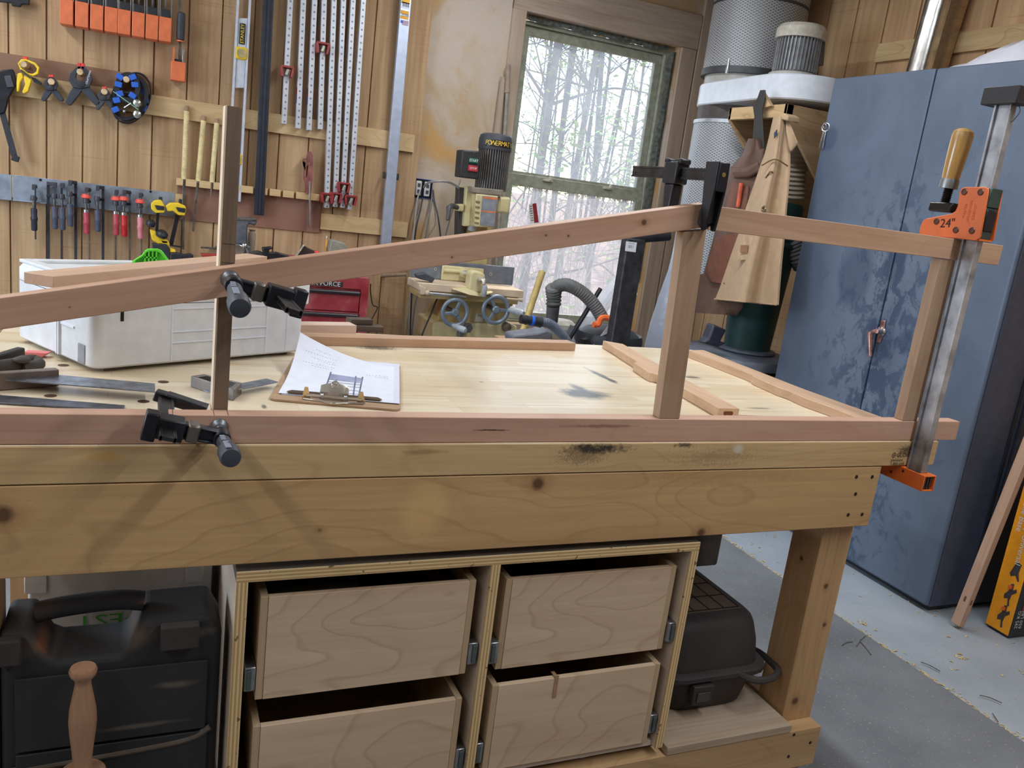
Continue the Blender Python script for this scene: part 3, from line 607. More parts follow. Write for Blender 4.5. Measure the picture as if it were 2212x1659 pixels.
# ---------------------------------------------------------------- F clamps on the left
grip_m = plain('grey_soft_grip', (60, 64, 74), .55, noise=.15); grip_l = plain('pale_grip_inlay', (134, 140, 156), .5, noise=.05)
def f_clamp(label, bx, bz, y_front, y_back, padx, padz, sl_y, jaw, hend, grip):
    B = V((bx, sl_y, bz)); P = V((padx, -.004, padz)); dirv = (V((padx, sl_y, padz))-B).normalized()
    upv = dirv.cross(V((0, 1, 0))).normalized()
    t = thing('bar_clamp', label, 'clamp', (bx, 0, bz-.02), 'black bar clamps on the left upright')
    m = MB(); m.bar((bx, y_front, bz), (bx, y_back, bz), .022, .006, upv)
    for s in (-1, 1): m.bar(V((bx, y_front, bz))+dirv*s*.009, V((bx, y_back, bz))+dirv*s*.009, .004, .0085, upv)
    m.build('bar', plain('dark_grooved_bar', (58, 58, 60), .35, .8, noise=.3), t, .0006)
    m = MB(); # sliding head: block on the bar with an I-section arm
    m.box(B-dirv*.004, (.052, .034, .030), Matrix((dirv, V((0, 1, 0)), upv)).transposed())
    m.box(B-dirv*.022+V((0, -.006, 0)), (.018, .026, .040), Matrix((dirv, V((0, 1, 0)), upv)).transposed())
    E_ = V((padx, sl_y, padz)); m.bar(B, E_, .010, .022, upv); m.bar(B+upv*.010, E_+upv*.008, .020, .004, upv); m.bar(B-upv*.010, E_-upv*.008, .020, .004, upv)
    m.cyl(E_+V((0, -.014, 0)), E_+V((0, .014, 0)), .0125, n=20)
    m.build('sliding_arm', black_metal, t, .0022)
    q = B+dirv*.034; MB().box(q, (.017, .028, .026), Matrix((dirv, V((0, 1, 0)), upv)).transposed()).build('release_button', plain('worn_button', (112, 106, 100), .35, .7), t, .003)
    J0 = V((bx, y_back-.014, bz)); J1 = V(jaw); u2 = (J1-J0).cross(V((0, 1, 0))).normalized()
    m = MB(); m.bar(J0-(J1-J0).normalized()*.016, J1, .024, .016, u2); m.bar(J0+u2*.006, J1+u2*.004, .028, .006, u2)
    m.cyl(J1-V((0, .014, 0)), J1+V((0, .002, 0)), .010, n=16); m.build('fixed_jaw', black_metal, t, .002)
    H1 = V(hend); ax = (E_-H1).normalized(); S0 = V((padx, -.004, padz))
    MB().lathe([(.013, 0), (.0135, .003), (.011, .008), (.007, .011)], S0+V((0, .0036, 0)), (0, -1, 0), 20).build('pad', plain('pad_steel', (120, 124, 130), .4, .8), t)
    MB().cyl(S0, E_-ax*.02, .0055, n=12).build('spindle', steel, t)
    Lh = (E_-H1).length-.02
    prof = [(.0075, 0), (.0098, .004), (.0105, .014), (.0100, .03), (.0128, .05), (.0145, Lh-.03), (.0145, Lh-.008), (.0125, Lh-.001), (.006, Lh)]
    MB().lathe(prof, E_-ax*.018, -ax, 24).build('handle', grip, t)
    m = MB(); side = V((1, 0, 0)); topv = (ax.cross(side)).normalized(); topv = topv if topv.z > 0 else -topv
    c0 = E_-ax*.06+topv*.0128-V((.003, 0, 0)); m.bar(c0, c0-ax*.034+topv*.0016, .008, .002, topv)
    for k in range(3): c1 = E_-ax*(.027+.008*k)+topv*.0102-V((.003, 0, 0)); m.box(c1, (.007, .005, .002), frame_m(ax, topv))
    m.build('grip_inlay', grip_l, t, .0008)
    return t
def frame_m(ax, up): s = ax.cross(up).normalized(); return Matrix((s, ax, up)).transposed()
e1 = A(519, 668, Y=-.165); f_clamp('black bar clamp pressing the sloping rail against the plywood strip', -1.303, 1.124, -.165, .105, A(498, 605, Y=-.008).x, A(498, 605, Y=-.008).z, -.052, (A(498, 605, Y=-.008).x+.004, .092, 1.14), e1, grip_m)
e2 = A(500, 992, Y=-.150); f_clamp('black bar clamp holding the plywood strip foot to the bench-edge rail', -1.447, .932, -.105, .118, -1.3745, .917, -.050, (-1.382, .092, .915), e2, grip_m)
# ---------------------------------------------------------------- small clamp over the rail joint
t = thing('bar_clamp', 'small black bar clamp gripping the joint of the rails above the middle post', 'clamp', (-.575, .1, 1.29))
bx, bz = -.577, 1.383
m = MB().bb((bx-.003, -.020, bz-.010), (bx+.003, .262, bz+.010)); m.bb((bx-.0045, -.02, bz-.0105), (bx+.0045, .262, bz-.0065)).bb((bx-.0045, -.02, bz+.0065), (bx+.0045, .262, bz+.0105))
m.cyl((bx-.0045, .250, bz-.002), (bx-.006, .250, bz-.002), .002, n=10); m.build('bar', plain('dark_grooved_bar', (58, 58, 60)), t, .0006)
m = MB()   # fixed jaw: two flanges that narrow to a hooked tip in front of the joint
for s in (-1, 1):
    x = bx+s*.0105
    m.prism([(x-.0022, -.033, 1.405), (x-.0022, .004, 1.405), (x-.0022, .0, 1.36), (x-.0022, -.009, 1.30), (x-.0022, -.014, 1.287), (x-.0022, -.024, 1.287), (x-.0022, -.028, 1.31), (x-.0022, -.034, 1.36)], (.0044, 0, 0))
m.bb((bx-.010, -.036, 1.355), (bx+.010, -.031, 1.404)); m.prism([(bx-.009, -.020, 1.405), (bx-.009, -.012, 1.405), (bx-.009, -.014, 1.30), (bx-.009, -.019, 1.30)], (.018, 0, 0))
m.build('fixed_jaw', black_metal, t, .0015)
MB().lathe([(.013, 0), (.0135, .004), (.012, .010)], (bx, -.0008, 1.303), (0, -1, 0), 20).bb((bx-.0125, -.014, 1.303), (bx+.0125, -.001, 1.322)).build('pad', plain('pad_rubber', (60, 62, 62), .7), t, .001)
m = MB().bb((bx-.014, .088, bz-.020), (bx+.014, .132, bz+.020)); m.bb((bx-.012, .082, bz+.016), (bx+.012, .094, bz+.026)).bb((bx-.012, .124, bz+.018), (bx+.012, .138, bz+.026))
m.prism([(bx-.011, .096, bz-.02), (bx-.011, .128, bz-.02), (bx-.011, .118, 1.30), (bx-.011, .100, 1.29)], (.022, 0, 0)); m.build('sliding_head', black_metal, t, .003)
m = MB().cyl((bx, .102, 1.302), (bx, .0345, 1.302), .007, n=14); m.lathe([(.013, 0), (.013, .005), (.008, .010)], (bx, .032, 1.302), (0, 1, 0), 18); m.build('spindle', dull_steel, t)
MB().cyl((bx, -.0365, 1.384), (bx, -.0355, 1.384), .004, n=12).build('rivet', plain('brass_rivet', (200, 180, 120), .3, .9), t)
# ---------------------------------------------------------------- the big orange clamp
t = thing('bar_clamp', 'big orange bar clamp with wooden handle at the end of the bench', 'clamp', (.075, -.02, .79))
m = MB().bb((.0735, -.044, .805), (.0785, -.009, 1.61))
for y in (-.0455, -.0125): m.bb((.068, y, .805), (.084, y+.005, 1.61))
m.build('bar', plain('worn_clamp_bar', (160, 162, 168), .3, .55, noise=.35, ns=14), t, .0008)
ol = [(668, 1238), (678, 1185), (700, 1140), (730, 1124), (920, 1088), (950, 1068), (968, 1030), (985, 915), (998, 890), (1020, 880), (1185, 880), (1205, 893), (1207, 915), (1145, 1265), (1135, 1282), (1110, 1286)]
pts = [A(1800+x/3.607, 160+y/3.607, X=.056) for x, y in ol]
zmin = 1.3325
pts[0].z = max(pts[0].z, zmin); pts[-1].z = zmin; pts[-2].z = max(pts[-2].z, zmin+.002); pts[0].z = zmin
MB().prism(pts, (.004, 0, 0)).build('side_plate', orange_paint, t, .0012)
MB().prism([p+V((.040, 0, 0)) for p in pts], (.004, 0, 0)).build('side_plate', orange_paint, t, .0012)
ys = [p.y for p in pts]; ymin = min(ys)
m = MB(); m.bb((.0605, ymin+.004, 1.40), (.0955, ymin+.03, 1.438)).bb((.0605, ymin+.006, 1.336), (.0955, ymin+.010, 1.40)); m.build('housing', plain('green_steel_housing', (78, 98, 98), .35, .7), t, .002)
MB().bb((.0605, -.002, zmin), (.0955, max(ys)-.012, zmin+.012)).bb((.0605, ymin+.002, zmin), (.0955, -.047, zmin+.004)).build('jaw_face', orange_paint, t, .001)
MB().bb((.063, ymin+.0035, 1.352), (.093, ymin+.016, 1.396)).build('catch', black_metal, t, .003)
def plate_pt(x, y): return A(1800+x/3.607, 160+y/3.607, X=.0558)
for (x, y) in ((1022, 918), (1148, 920), (805, 1148), (955, 1215), (1080, 1220)):
    q = plate_pt(x, y); q.x = .056; MB().torus(q-V((.0006, 0, 0)), (1, 0, 0), .0055, .0016, 18, 6).cyl(q+V((.001, 0, 0)), q-V((.0012, 0, 0)), .0042, n=14).build('rivet', plain('rivet_dark', (92, 60, 48), .4, .6), t)
q = plate_pt(890, 1165); MB().text('24"', (.0556, q.y, q.z), (0, -1, .10), (0, .10, 1), .026).build('lettering', plain('marker_black', (30, 24, 22), .7), t)
q = plate_pt(1062, 1070); MB().text('JORGENSEN', (.0557, q.y, q.z), (0, .02, 1), (0, 1, 0), .0082).text('CABINET', (.0557, q.y-.011, q.z), (0, .02, 1), (0, 1, 0), .0082).text('MASTER', (.0557, q.y+.011, q.z), (0, .02, 1), (0, 1, 0), .0082).build('embossed_lettering', plain('embossed_orange', (206, 92, 36), .5), t)
hb, ht = A(2052, 389, X=.076), A(2084, 279, X=.076); hx = .076; ax = (ht-hb).normalized(); Lh = (ht-hb).length
MB().lathe([(.0165, 0), (.0178, .01), (.0205, Lh*.55), (.0215, Lh*.85), (.0195, Lh*.95), (.013, Lh), (.004, Lh+.002)], hb, ax, 24).build('handle', wood('varnished_handle', (206, 152, 72), (166, 112, 44), 'Z', 1.5, .25, coat=.5), t)
f0 = A(2047.6, 407, X=.076); MB().lathe([(.0185, 0), (.0185, .014), (.0172, .02)], f0, ax, 24).build('ferrule', plain('ferrule_grey', (136, 138, 138), .4, .7), t)
s0 = A(2040, 442, X=.076); ls = (f0-s0).length; prof = []
for k in range(9): prof += [(.0078, ls*(k+.0)/9), (.0102, ls*(k+.5)/9)]
MB().lathe(prof+[(.0078, ls)], s0, ax, 18).build('screw', plain('black_thread', (44, 40, 38), .4, .6), t)
a_, b_ = A(2015, 450, X=.076), A(2066, 452, X=.076)
MB().bb((.0605, b_.y, s0.z-.016), (.0915, a_.y, s0.z+.004)).build('pivot_block', plain('glossy_black_iron', (30, 28, 28), .25, .3), t, .004)
m = MB(); ya, yb = -.066, .085
m.bb((.0575, ya, .796), (.0605, yb, .8315)).bb((.0905, ya, .796), (.0935, yb, .8315)).bb((.0605, ya, .8285), (.0905, -.047, .8315)).bb((.0605, -.008, .8285), (.0905, yb, .8315)).bb((.0605, ya, .796), (.0905, yb, .799))
m.build('lower_jaw', orange_paint, t, .001)
for x in (.0655, .0735, .0815): MB().bb((x, ya+.004, .799), (x+.004, -.05, .8285)).build('jaw_web', plain('dark_web', (74, 66, 62), .5, .5), t)
for (y, z) in ((-.010, .823), (.02, .810)): MB().cyl((.0577, y, z), (.0569, y, z), .0035, n=12).build('rivet', MAT['rivet_dark'], t)
b0_, b1_ = A(2137, 212, X=.076), A(2182, 212, X=.076)
MB().bb((.056, -.062, 1.600), (.096, .016, 1.634)).build('end_stop', plain('black_end_block', (40, 36, 40), .5), t, .0015)
MB().tube(curve([(.0765, -.052, 1.602), (.0765, -.060, 1.588), (.0765, -.052, 1.572), (.0765, -.046, 1.568)]), .001, 6).build('wire_loop', dull_steel, t)
# ================================================================ things lying on the bench
# white stacking case
sc0 = V((-1.565, .405, 0)); ang = math.atan2(.64-.401, -1.147+1.565); Ls = .482; Ds = .315; Hs = .163
t = thing('stacking_case', 'big white plastic stacking case standing at an angle on the bench', 'storage case', (sc0.x, sc0.y, ZB))
def bx_(m, x0, x1, y0, y1, z0, z1): return m.bb((sc0.x+x0, sc0.y+y0, ZB+z0), (sc0.x+x1, sc0.y+y1, ZB+z1))
def ring_(x0, x1, y0, y1, z, r): return [(p[0]+sc0.x, p[1]+sc0.y, z+ZB) for p in rr((x0+x1)/2, (y0+y1)/2, (x1-x0)/2, (y1-y0)/2, z, r)]
parts = []
parts.append(MB().ring([ring_(.004, Ls-.004, .004, Ds-.004, .009, .02), ring_(0, Ls, 0, Ds, .013, .022), ring_(0, Ls, 0, Ds, .128, .022)]).build('case_body', white_plastic, t))
parts.append(MB().ring([ring_(.0, Ls, .0, Ds, .1295, .022), ring_(0, Ls, 0, Ds, .154, .022), ring_(.006, Ls-.006, .006, Ds-.006, Hs, .02)]).build('case_lid', white_plastic, t))
m = MB()
for z in (.137, .118, .072, .05): bx_(m, .155, .375, -.0022, .002, z-.0012, z+.0012)
for x in (.154, .376): bx_(m, x-.0012, x+.0012, -.0018, .002, .012, .145)
bx_(m, .43, .4318, -.0016, .002, .012, .128)
parts.append(m.build('front_ribs', plain('white_rib', (216, 220, 228), .5, noise=.02), t))
m = MB()
for (y0, z) in ((.07, .095), (.07, .073)): parts.append(bx_(MB(), -.0025, .002, y0, y0+.05, z, z+.004).build('side_rib', MAT['white_rib'], t))
for y in (.125, .133): parts.append(bx_(MB(), -.004, .002, y, y+.004, .012, .128).build('side_rib', MAT['white_rib'], t))
parts.append(bx_(MB(), -.003, .002, .26, .29, .07, .076).build('side_rib', MAT['white_rib'], t))
m = MB(); bx_(m, -.0015, .004, .028, .056, .012, .05); parts.append(m.build('side_recess', plain('grey_recess', (128, 130, 134), .7), t, .002))
m = MB(); bx_(m, .050, .056, -.0012, .003, .098, .118); parts.append(m.build('latch_slot', dark_hole, t))
m = MB(); bx_(m, Ls-.045, Ls+.004, -.004, .03, .118, .168); parts.append(m.build('corner_latch', plain('white_latch', (222, 228, 230), .45, noise=.02), t, .004))
m = MB()
for x in (.03, Ls-.07):
    for y in (.02, Ds-.06): bx_(m, x, x+.04, y, y+.04, 0.0004, .0095)
for i_ in range(4): pass
parts.append(m.build('foot', plain('case_foot', (120, 112, 104), .8), t))
m = MB(); bx_(m, .03, .24, Ds-.03, Ds-.004, Hs-.001, Hs+.006); bx_(m, .005, .03, .06, Ds-.004, Hs-.001, Hs+.006); parts.append(m.build('lid_rim', white_plastic, t, .002))
t.rotation_euler = (0, 0, ang)
# plank on the case
p0, p1 = A(83, 596, Z=ZB+.19), A(555, 553, Z=ZB+.19); dd = (p1-p0).normalized()
board('plank', wood('light_cherry', (222, 178, 146), (196, 150, 116), 'X', .7, .5, rings=.15, line=(160, 112, 80)), (p0.x, p0.y, ZB+.1835), (p1.x, p1.y, ZB+.1835), .056, .019)
tag(bpy.data.objects['plank'], 'light cherry plank lying across the white stacking case', 'plank')
# bright green plastic part
gp = plain('lime_plastic', (94, 214, 52), .4, noise=.05)
gl = [(1130, 205), (1175, 170), (1250, 125), (1290, 70), (1330, 48), (1440, 48), (1490, 68), (1530, 120), (1580, 185), (1580, 215), (1130, 215)]
GY = .70; g = [A(80+x/5.53, 530+y/5.53, Y=GY) for x, y in gl]
t = thing('green_clip', 'bright green ribbed plastic clip standing on the white case', 'clip', (g[0].x, GY, ZB+Hs+.006))
cx_ = sum(p.x for p in g)/len(g); cz_ = sum(p.z for p in g)/len(g)
zf = ZB+Hs+.0065
for p in g[-2:]: p.z = zf
inn = [V((cx_+(p.x-cx_)*.80, p.y, cz_+(p.z-cz_)*.72)) for p in g]
MB().frame(g, inn, (0, .018, 0)).build('rim', gp, t, .0015)
MB().prism([p+V((0, .012, 0)) for p in inn], (0, .004, 0)).build('web', plain('lime_plastic_back', (82, 196, 46), .5), t)
m = MB()
for fx in (-.30, -.10, .10, .30):
    x = cx_+fx*(g[8].x-g[0].x)*.5; m.bb((x-.0015, GY+.002, zf), (x+.0015, GY+.013, cz_+.012))
m.bb((cx_-.014, GY+.002, cz_-.004), (cx_+.014, GY+.013, cz_-.001)); m.build('ribs', gp, t)
# back board and offcuts on the bench
q0, q1 = A(655, 746, Z=ZB), A(1242, 758, Z=ZB)
dxy = (q1-q0).normalized(); nrm_ = V((-dxy.y, dxy.x, 0)); off = nrm_*.0235+V((0, 0, .0115))
board('plank', cherry_x, q0-dxy*.24+off, q1+off, .047, .0225); tag(bpy.data.objects['plank.001'], 'cherry plank lying along the back of the bench behind the clipboard', 'plank')
r0_ = A(640, 722, Z=ZB+.02)
e = A(768, 713, Z=ZB+.023); off2 = nrm_*.056+nrm_*.0235
board('plank', wood('pale_cherry', (222, 190, 170), (204, 168, 144), 'X', .7, .55), q0-dxy*.2+off2+V((0, 0, .018)), V((e.x, e.y, ZB))+dxy*0+nrm_*.0235+V((0, 0, .018)), .047, .035); tag(bpy.data.objects['plank.002'], 'short pale plank behind the long cherry plank, mostly hidden by the white case', 'plank')
wal = wood('dark_walnut', (88, 66, 54), (58, 42, 36), 'X', 1, .6)
a = A(775, 716, Z=ZB+.02); b = A(828, 714, Z=ZB+.02)
t1 = board('offcut', wal, (a.x, a.y+.12, ZB+.0085), (b.x+.02, b.y+.09, ZB+.0085), .04, .016); tag(t1, 'dark walnut offcut lying flat behind the end of the pale plank', 'offcut')
t1 = board('offcut', wal, (a.x-.0, a.y+.13, ZB+.0245), (b.x-.01, b.y+.11, ZB+.0245), .038, .015); tag(t1, 'dark walnut offcut stacked on the lower dark piece', 'offcut')
# two shaped legs lying at the right
def zp(x, y): return (1180+x/3.95, 640+y/3.95)
legm = wood('shaped_leg_cherry', (222, 180, 142), (196, 150, 112), 'Y', .8, .5, rings=.2, line=(168, 120, 82))
TH = .022
def leg_piece(ptsL, ptsR, label, mat=legm):
    P = [A(x, y, Z=ZB+TH) for x, y in ptsL]+[A(x, y, Z=ZB+TH) for x, y in ptsR]
    P = [V((p.x, p.y, ZB+.0005)) for p in P]
    o = MB().prism(P, (0, 0, TH)).build('shaped_leg', mat, bev=.001); tag(o, label, 'leg blank', 'shaped leg blanks on the bench'); return o
Lp = [zp(485, 378), zp(775, 557), zp(748, 569), zp(880, 655), zp(948, 668), zp(1175, 790), zp(1470, 955)]
o = leg_piece(Lp, [zp(1650, 962), zp(1060, 640), zp(655, 408)], 'shaped cherry leg blank with a mortise in its near end')
q = A(1574, 890, Z=ZB+.011)
e0, e1 = A(*zp(1470, 955), Z=ZB+TH), A(*zp(1650, 962), Z=ZB+TH); c = (e0+e1)/2; en = V((e1.y-e0.y, -(e1.x-e0.x), 0)).normalized(); er = (e1-e0).normalized()
m = MB(); lp = []
for k in range(16):
    an = 2*math.pi*k/16; sx = .008 if math.cos(an) > 0 else -.008
    lp.append(V((c.x, c.y, ZB+.0115))+er*(sx+.0045*math.cos(an))+V((0, 0, .0045*math.sin(an)))+en*.0004)
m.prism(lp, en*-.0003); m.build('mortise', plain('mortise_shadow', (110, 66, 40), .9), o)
Rp = [(1488, 757), zp(1755, 668), zp(1768, 686), zp(1995, 785), (1700, 843), (1740, 861), (1790, 878), (1865, 908)]
leg_piece(Rp, [(1935, 912), (1740, 842), (1519, 756)], 'shaped cherry leg blank with rust-brown marks beside the bench end', wood('shaped_leg_marked', (222, 180, 142), (196, 150, 112), 'Y', .8, .5, rings=.2, line=(168, 120, 82), stains=[]))
# clipboard with drawing
c00, c10, c11 = A(580, 866, Z=ZB), A(865, 890, Z=ZB), A(866, 787, Z=ZB)
ex = (c10-c00).normalized(); ey = V((-ex.y, ex.x, 0)); W_ = (c10-c00).length; H_ = .385
t = thing('clipboard', 'brown clipboard with a steel clip lying on the bench', 'clipboard', c00)
def cp(u, v, h=0): return c00+ex*u+ey*v+V((0, 0, h))
lp = []
for (u, v, a0) in ((W_-.014, .014, -90), (W_-.014, H_-.014, 0), (.014, H_-.014, 90), (.014, .014, 180)):
    for k in range(5): a = math.radians(a0+22.5*k); lp.append(cp(u+.014*math.cos(a), v+.014*math.sin(a), .0005))
MB().prism(lp, (0, 0, .004)).build('board', wood('hardboard_tan', (186, 146, 108), (164, 124, 88), 'X', 2, .6), t, .0006)
cl = plain('nickel_clip', (196, 190, 180), .22, .75, noise=.04)
mu = W_*.48
rows = []
for i in range(9):
    u = mu-.05+.1*i/8; hgt = .010+.020*math.exp(-((u-mu)/.026)**2); rows.append([cp(u, .012, .0055), cp(u, .016, .0055+hgt*.5), cp(u, .030, .006+hgt), cp(u, .040, .006+hgt*.9)])
rows2 = [[cp(mu-.026+.052*i/6, .018, .006), cp(mu-.026+.052*i/6, .022, .020), cp(mu-.026+.052*i/6, .040, .028+.006*math.sin(math.pi*i/6))] for i in range(7)]
MB().sheet(rows2, .001, (0, 1, 0)).build('lever', cl, t)
MB().tube(curve([cp(mu-.055, .012, .0065), cp(mu-.03, .008, .0065), cp(mu-.014, .002, .0065), cp(mu, -.003, .0065), cp(mu+.014, .002, .0065), cp(mu+.03, .008, .0065), cp(mu+.055, .012, .0065)], 5), .0022, 8).build('clip_base', cl, t)
MB().bar(cp(mu-.05, .020, .012), cp(mu+.05, .020, .012), .004, .004).build('hinge_rod', cl, t)
for s in (-1, 1):
    q = cp(mu+s*.05, .02, .005); MB().prism([q-ex*.008, q+ex*.008, q+ex*.002+V((0, 0, .022)), q-ex*.004+V((0, 0, .022))], ey*.001).build('clip_ear', plain('brass_clip', (200, 178, 140), .25, .8), t)
    MB().torus(cp(mu+s*.02, .020, .012), ex, .0042, .0012, 16, 6).torus(cp(mu+s*.023, .020, .012), ex, .0042, .0012, 16, 6).build('spring', steel, t)
MB().bb((0, 0, 0), (0, 0, 0)) if False else None
lpb = [cp(mu-.085, .036, .008), cp(mu+.085, .036, .008), cp(mu+.088, .044, .008), cp(mu+.08, .052, .009), cp(mu-.08, .052, .009), cp(mu-.088, .044, .008)]
MB().prism(lpb, (0, 0, .002)).build('clamp_plate', plain('bronze_plate', (104, 84, 66), .3, .8), t, .0006)
MB().torus(cp(mu, .036, .0325), V((0, -.8, .6)), .006, .0016, 18, 6).build('hang_ring', cl, t)
# paper: the far left corner curls up
tipz = .062
def paper(u, v, h0):
    s = max(0., (v-.10)/.26)*max(0., (1-(u-.012)/(W_*.85))); return cp(u, v, h0+tipz*s**1.8*1.15) - ey*(.055*s**2) + ex*(.006*s)
def psheet(h0, u0, u1, v1): return [[paper(u0+(u1-u0)*i/22, .036+(v1-.036)*j/22, h0) for i in range(23)] for j in range(23)]
tp = thing('paper_sheet', 'white sheet with a printed ladder-frame drawing curling up off the clipboard', 'paper', cp(.1, .1, .005), 'sheets on the clipboard')
MB().sheet(psheet(.0066, .012, W_-.014, .352), .0004, (0, 0, 1)).build('sheet', white_paper, tp, smooth=60)
lowr = [[cp(.018+(W_-.02)*i/4, .034+(.35)*j/4, .0048+.0004*i) for i in range(5)] for j in range(5)]
o = MB().sheet(lowr, .0006, (0, 0, 1)).build('paper_sheet', plain('under_paper', (214, 218, 236), .8, noise=.02)); tag(o, 'lower white sheet showing along the side edge of the clipboard', 'paper', 'sheets on the clipboard')
def pw(u, v): return paper(u, v, .0073)
def stroke(m, p, q, w):
    k = 5
    for i in range(k):
        a = pw(p[0]+(q[0]-p[0])*i/k, p[1]+(q[1]-p[1])*i/k); b = pw(p[0]+(q[0]-p[0])*(i+1)/k, p[1]+(q[1]-p[1])*(i+1)/k); m.bar(a, b, w, .0003)
m = MB(); ux0, ux1 = .092, .158; v0, v1 = .052, .205     # a stand with a deep rail on top and rungs (seen upside down to the reader)
for u in (ux0, ux1): stroke(m, (u, v0), (u, v1+.012), .0028)
stroke(m, (ux0+.010, v0), (ux0+.016, v1-.03), .002); stroke(m, (ux1-.010, v0), (ux1-.014, v1+.01), .0028)
for v in (.075, .10, .128, .15): stroke(m, (ux0, v), (ux1, v), .0018)
m.build('drawing', plain('printed_grey', (94, 98, 124), .8), tp)
m = MB()
for k in range(8): stroke(m, (ux0, .168+k*.005), (ux1, .168+k*.005), .0052)
m.build('drawing_shade', plain('printed_pale_grey', (160, 166, 196), .8), tp)
m = MB(); rnd = random.Random(5)
for (u0, v0, n) in ((.05, .315, 6), (.03, .295, 12), (.045, .275, 9), (.06, .265, 8), (.03, .245, 12), (.05, .232, 8), (.165, .235, 8), (.185, .245, 5), (.185, .228, 5), (.04, .06, 5)):
    for k in range(n):
        u = u0+k*.0058+rnd.uniform(0, .001)
        if u < W_-.02: stroke(m, (u, v0), (u+rnd.uniform(.001, .003), v0+rnd.uniform(-.0025, .0025)), .0007)
m.build('handwriting', plain('pencil_grey', (96, 100, 120), .8), tp)
# squares and straight edges at the left
def flat(name, mat, quad, h, th, label, cat, bev=.0004, n=None):
    P = [A(x, y, Z=ZB+h+th) for x, y in quad]; P = [V((p.x, p.y, ZB+h)) for p in P]
    o = MB().prism(P, (0, 0, th)).build(name, mat, bev=bev); tag(o, label, cat); return o
sq = thing('engineer_square', 'large steel square with heavy stock lying on the bench', 'square', A(60, 810, Z=ZB))
b0 = [A(*p, Z=ZB+.019) for p in ((-60, 801), (-60, 814), (335, 846), (335, 828), (62, 804), (0, 803))]
MB().prism([V((p.x, p.y, ZB+.017)) for p in b0], (0, 0, .002)).build('blade', plain('etched_steel', (130, 136, 150), .35, .85, noise=.25, ns=50), sq)
s_ = [A(*p, Z=ZB+.031) for p in ((-60, 795), (-60, 812), (122, 806), (122, 790), (16, 796), (0, 791))]
e0, e1 = A(14, 803, Z=ZB+.03), A(124, 796, Z=ZB+.03); d_ = (e1-e0).normalized()
board('stock', plain('stock_steel', (112, 102, 96), .5, .5), V((e0.x, e0.y, ZB+.0155))-d_*.08, V((e1.x, e1.y, ZB+.0155)), .016, .029, parent=sq)
flat('straight_edge', plain('dark_rule', (92, 96, 110), .35, .85, noise=.25, ns=50), ((-60, 848), (270, 875), (262, 885), (-60, 866)), .0005, .003, 'narrow steel straight edge lying behind the front rail of the bench', 'straight edge')
# clamp head at the very left
t = thing('clamp_head', 'dark clamp jaw lying on the bench behind the large square', 'clamp', A(40, 790, Z=ZB))
p0, p1 = A(-30, 786, Z=ZB+.02), A(46, 762, Z=ZB+.02)
board('arm', dusty_black, (p0.x, p0.y, ZB+.016), (p1.x, p1.y, ZB+.016), .016, .030, parent=t, bev=.003)
c = A(58, 786, Z=ZB+.012); rows = []
MB().tube(curve([A(-10, 793, Z=ZB+.014), A(30, 788, Z=ZB+.016), A(55, 780, Z=ZB+.016), A(74, 779, Z=ZB+.014), A(84, 786, Z=ZB+.012), A(72, 792, Z=ZB+.012), A(50, 794, Z=ZB+.012)], 5), [.012]*10+[.011]*21, 10).build('jaw', dusty_black, t)
MB().ball(A(48, 777, Z=ZB+.028), (.014, .012, .006)).build('knob', dusty_black, t)
# eraser
pe_ = A(74, 771, Z=ZB); tag(MB().prism([pe_+V((-.030, -.010, .0004)), pe_+V((.012, -.010, .0004)), pe_+V((.024, -.010, .010)), pe_+V((-.018, -.010, .011))], (.006, .022, 0)).build('eraser', plain('pink_rubber', (222, 124, 124), .85, noise=.06), bev=.002), 'pink wedge eraser lying beside the dark clamp jaw', 'eraser')
# combination square
t = thing('combination_square', 'small combination square with steel blade beside the plywood strip', 'square', A(470, 835, Z=ZB))
h = .021; C1 = [A(*p, Z=ZB+h) for p in ((412.5, 812), (440, 808), (523, 827), (505, 842))]
C1 = [V((p.x, p.y, ZB+.0005)) for p in C1]; cc = sum(C1, V())/4; inn = [cc+(p-cc)*.78 for p in C1]
MB().frame(C1, inn, (0, 0, h-.0005)).build('head', plain('square_head', (122, 116, 112), .45, .6), t, .0008)
MB().prism([p+V((0, 0, .002)) for p in inn], (0, 0, .008)).build('head_web', plain('head_inside', (60, 62, 74), .5, .5), t)
p0, p1 = A(452, 848, Z=ZB+.012), A(588, 822, Z=ZB+.012)
board('blade', plain('etched_steel', (130, 136, 150)), (p0.x, p0.y, ZB+.012), (p1.x, p1.y, ZB+.012), .030, .0022, parent=t, bev=.0003)
q = A(512, 839, Z=ZB+.016); MB().cyl(q-V((0, .006, .004)), q+V((0, .006, -.004)), .004, n=14).build('lock_bolt', dull_steel, t)
# ================================================================ tools on the panelled wall
def z1(x, y): return (x/3.95, y/3.95)
def z2(x, y): return (480+x/5.027, y/5.027)
def z3(x, y): return (x/4.254, 330+y/4.254)
def z4(x, y): return (480+x/5.027, 330+y/5.027)
def Wp(p, off=0.): return A(p[0], p[1], Y=YW-off)
def poly(m, zf, pts, off, th): return m.prism([Wp(zf(*p), off) for p in pts], (0, th, 0))
def vbar(m, p0, p1, w, d, off):
    """upright bar between two pixels, w wide, d deep, front face off from the wall"""
    a, b = Wp(p0, off), Wp(p1, off); return m.bar(a+V((0, d/2, 0)), b+V((0, d/2, 0)), w, d, (0, 1, 0))
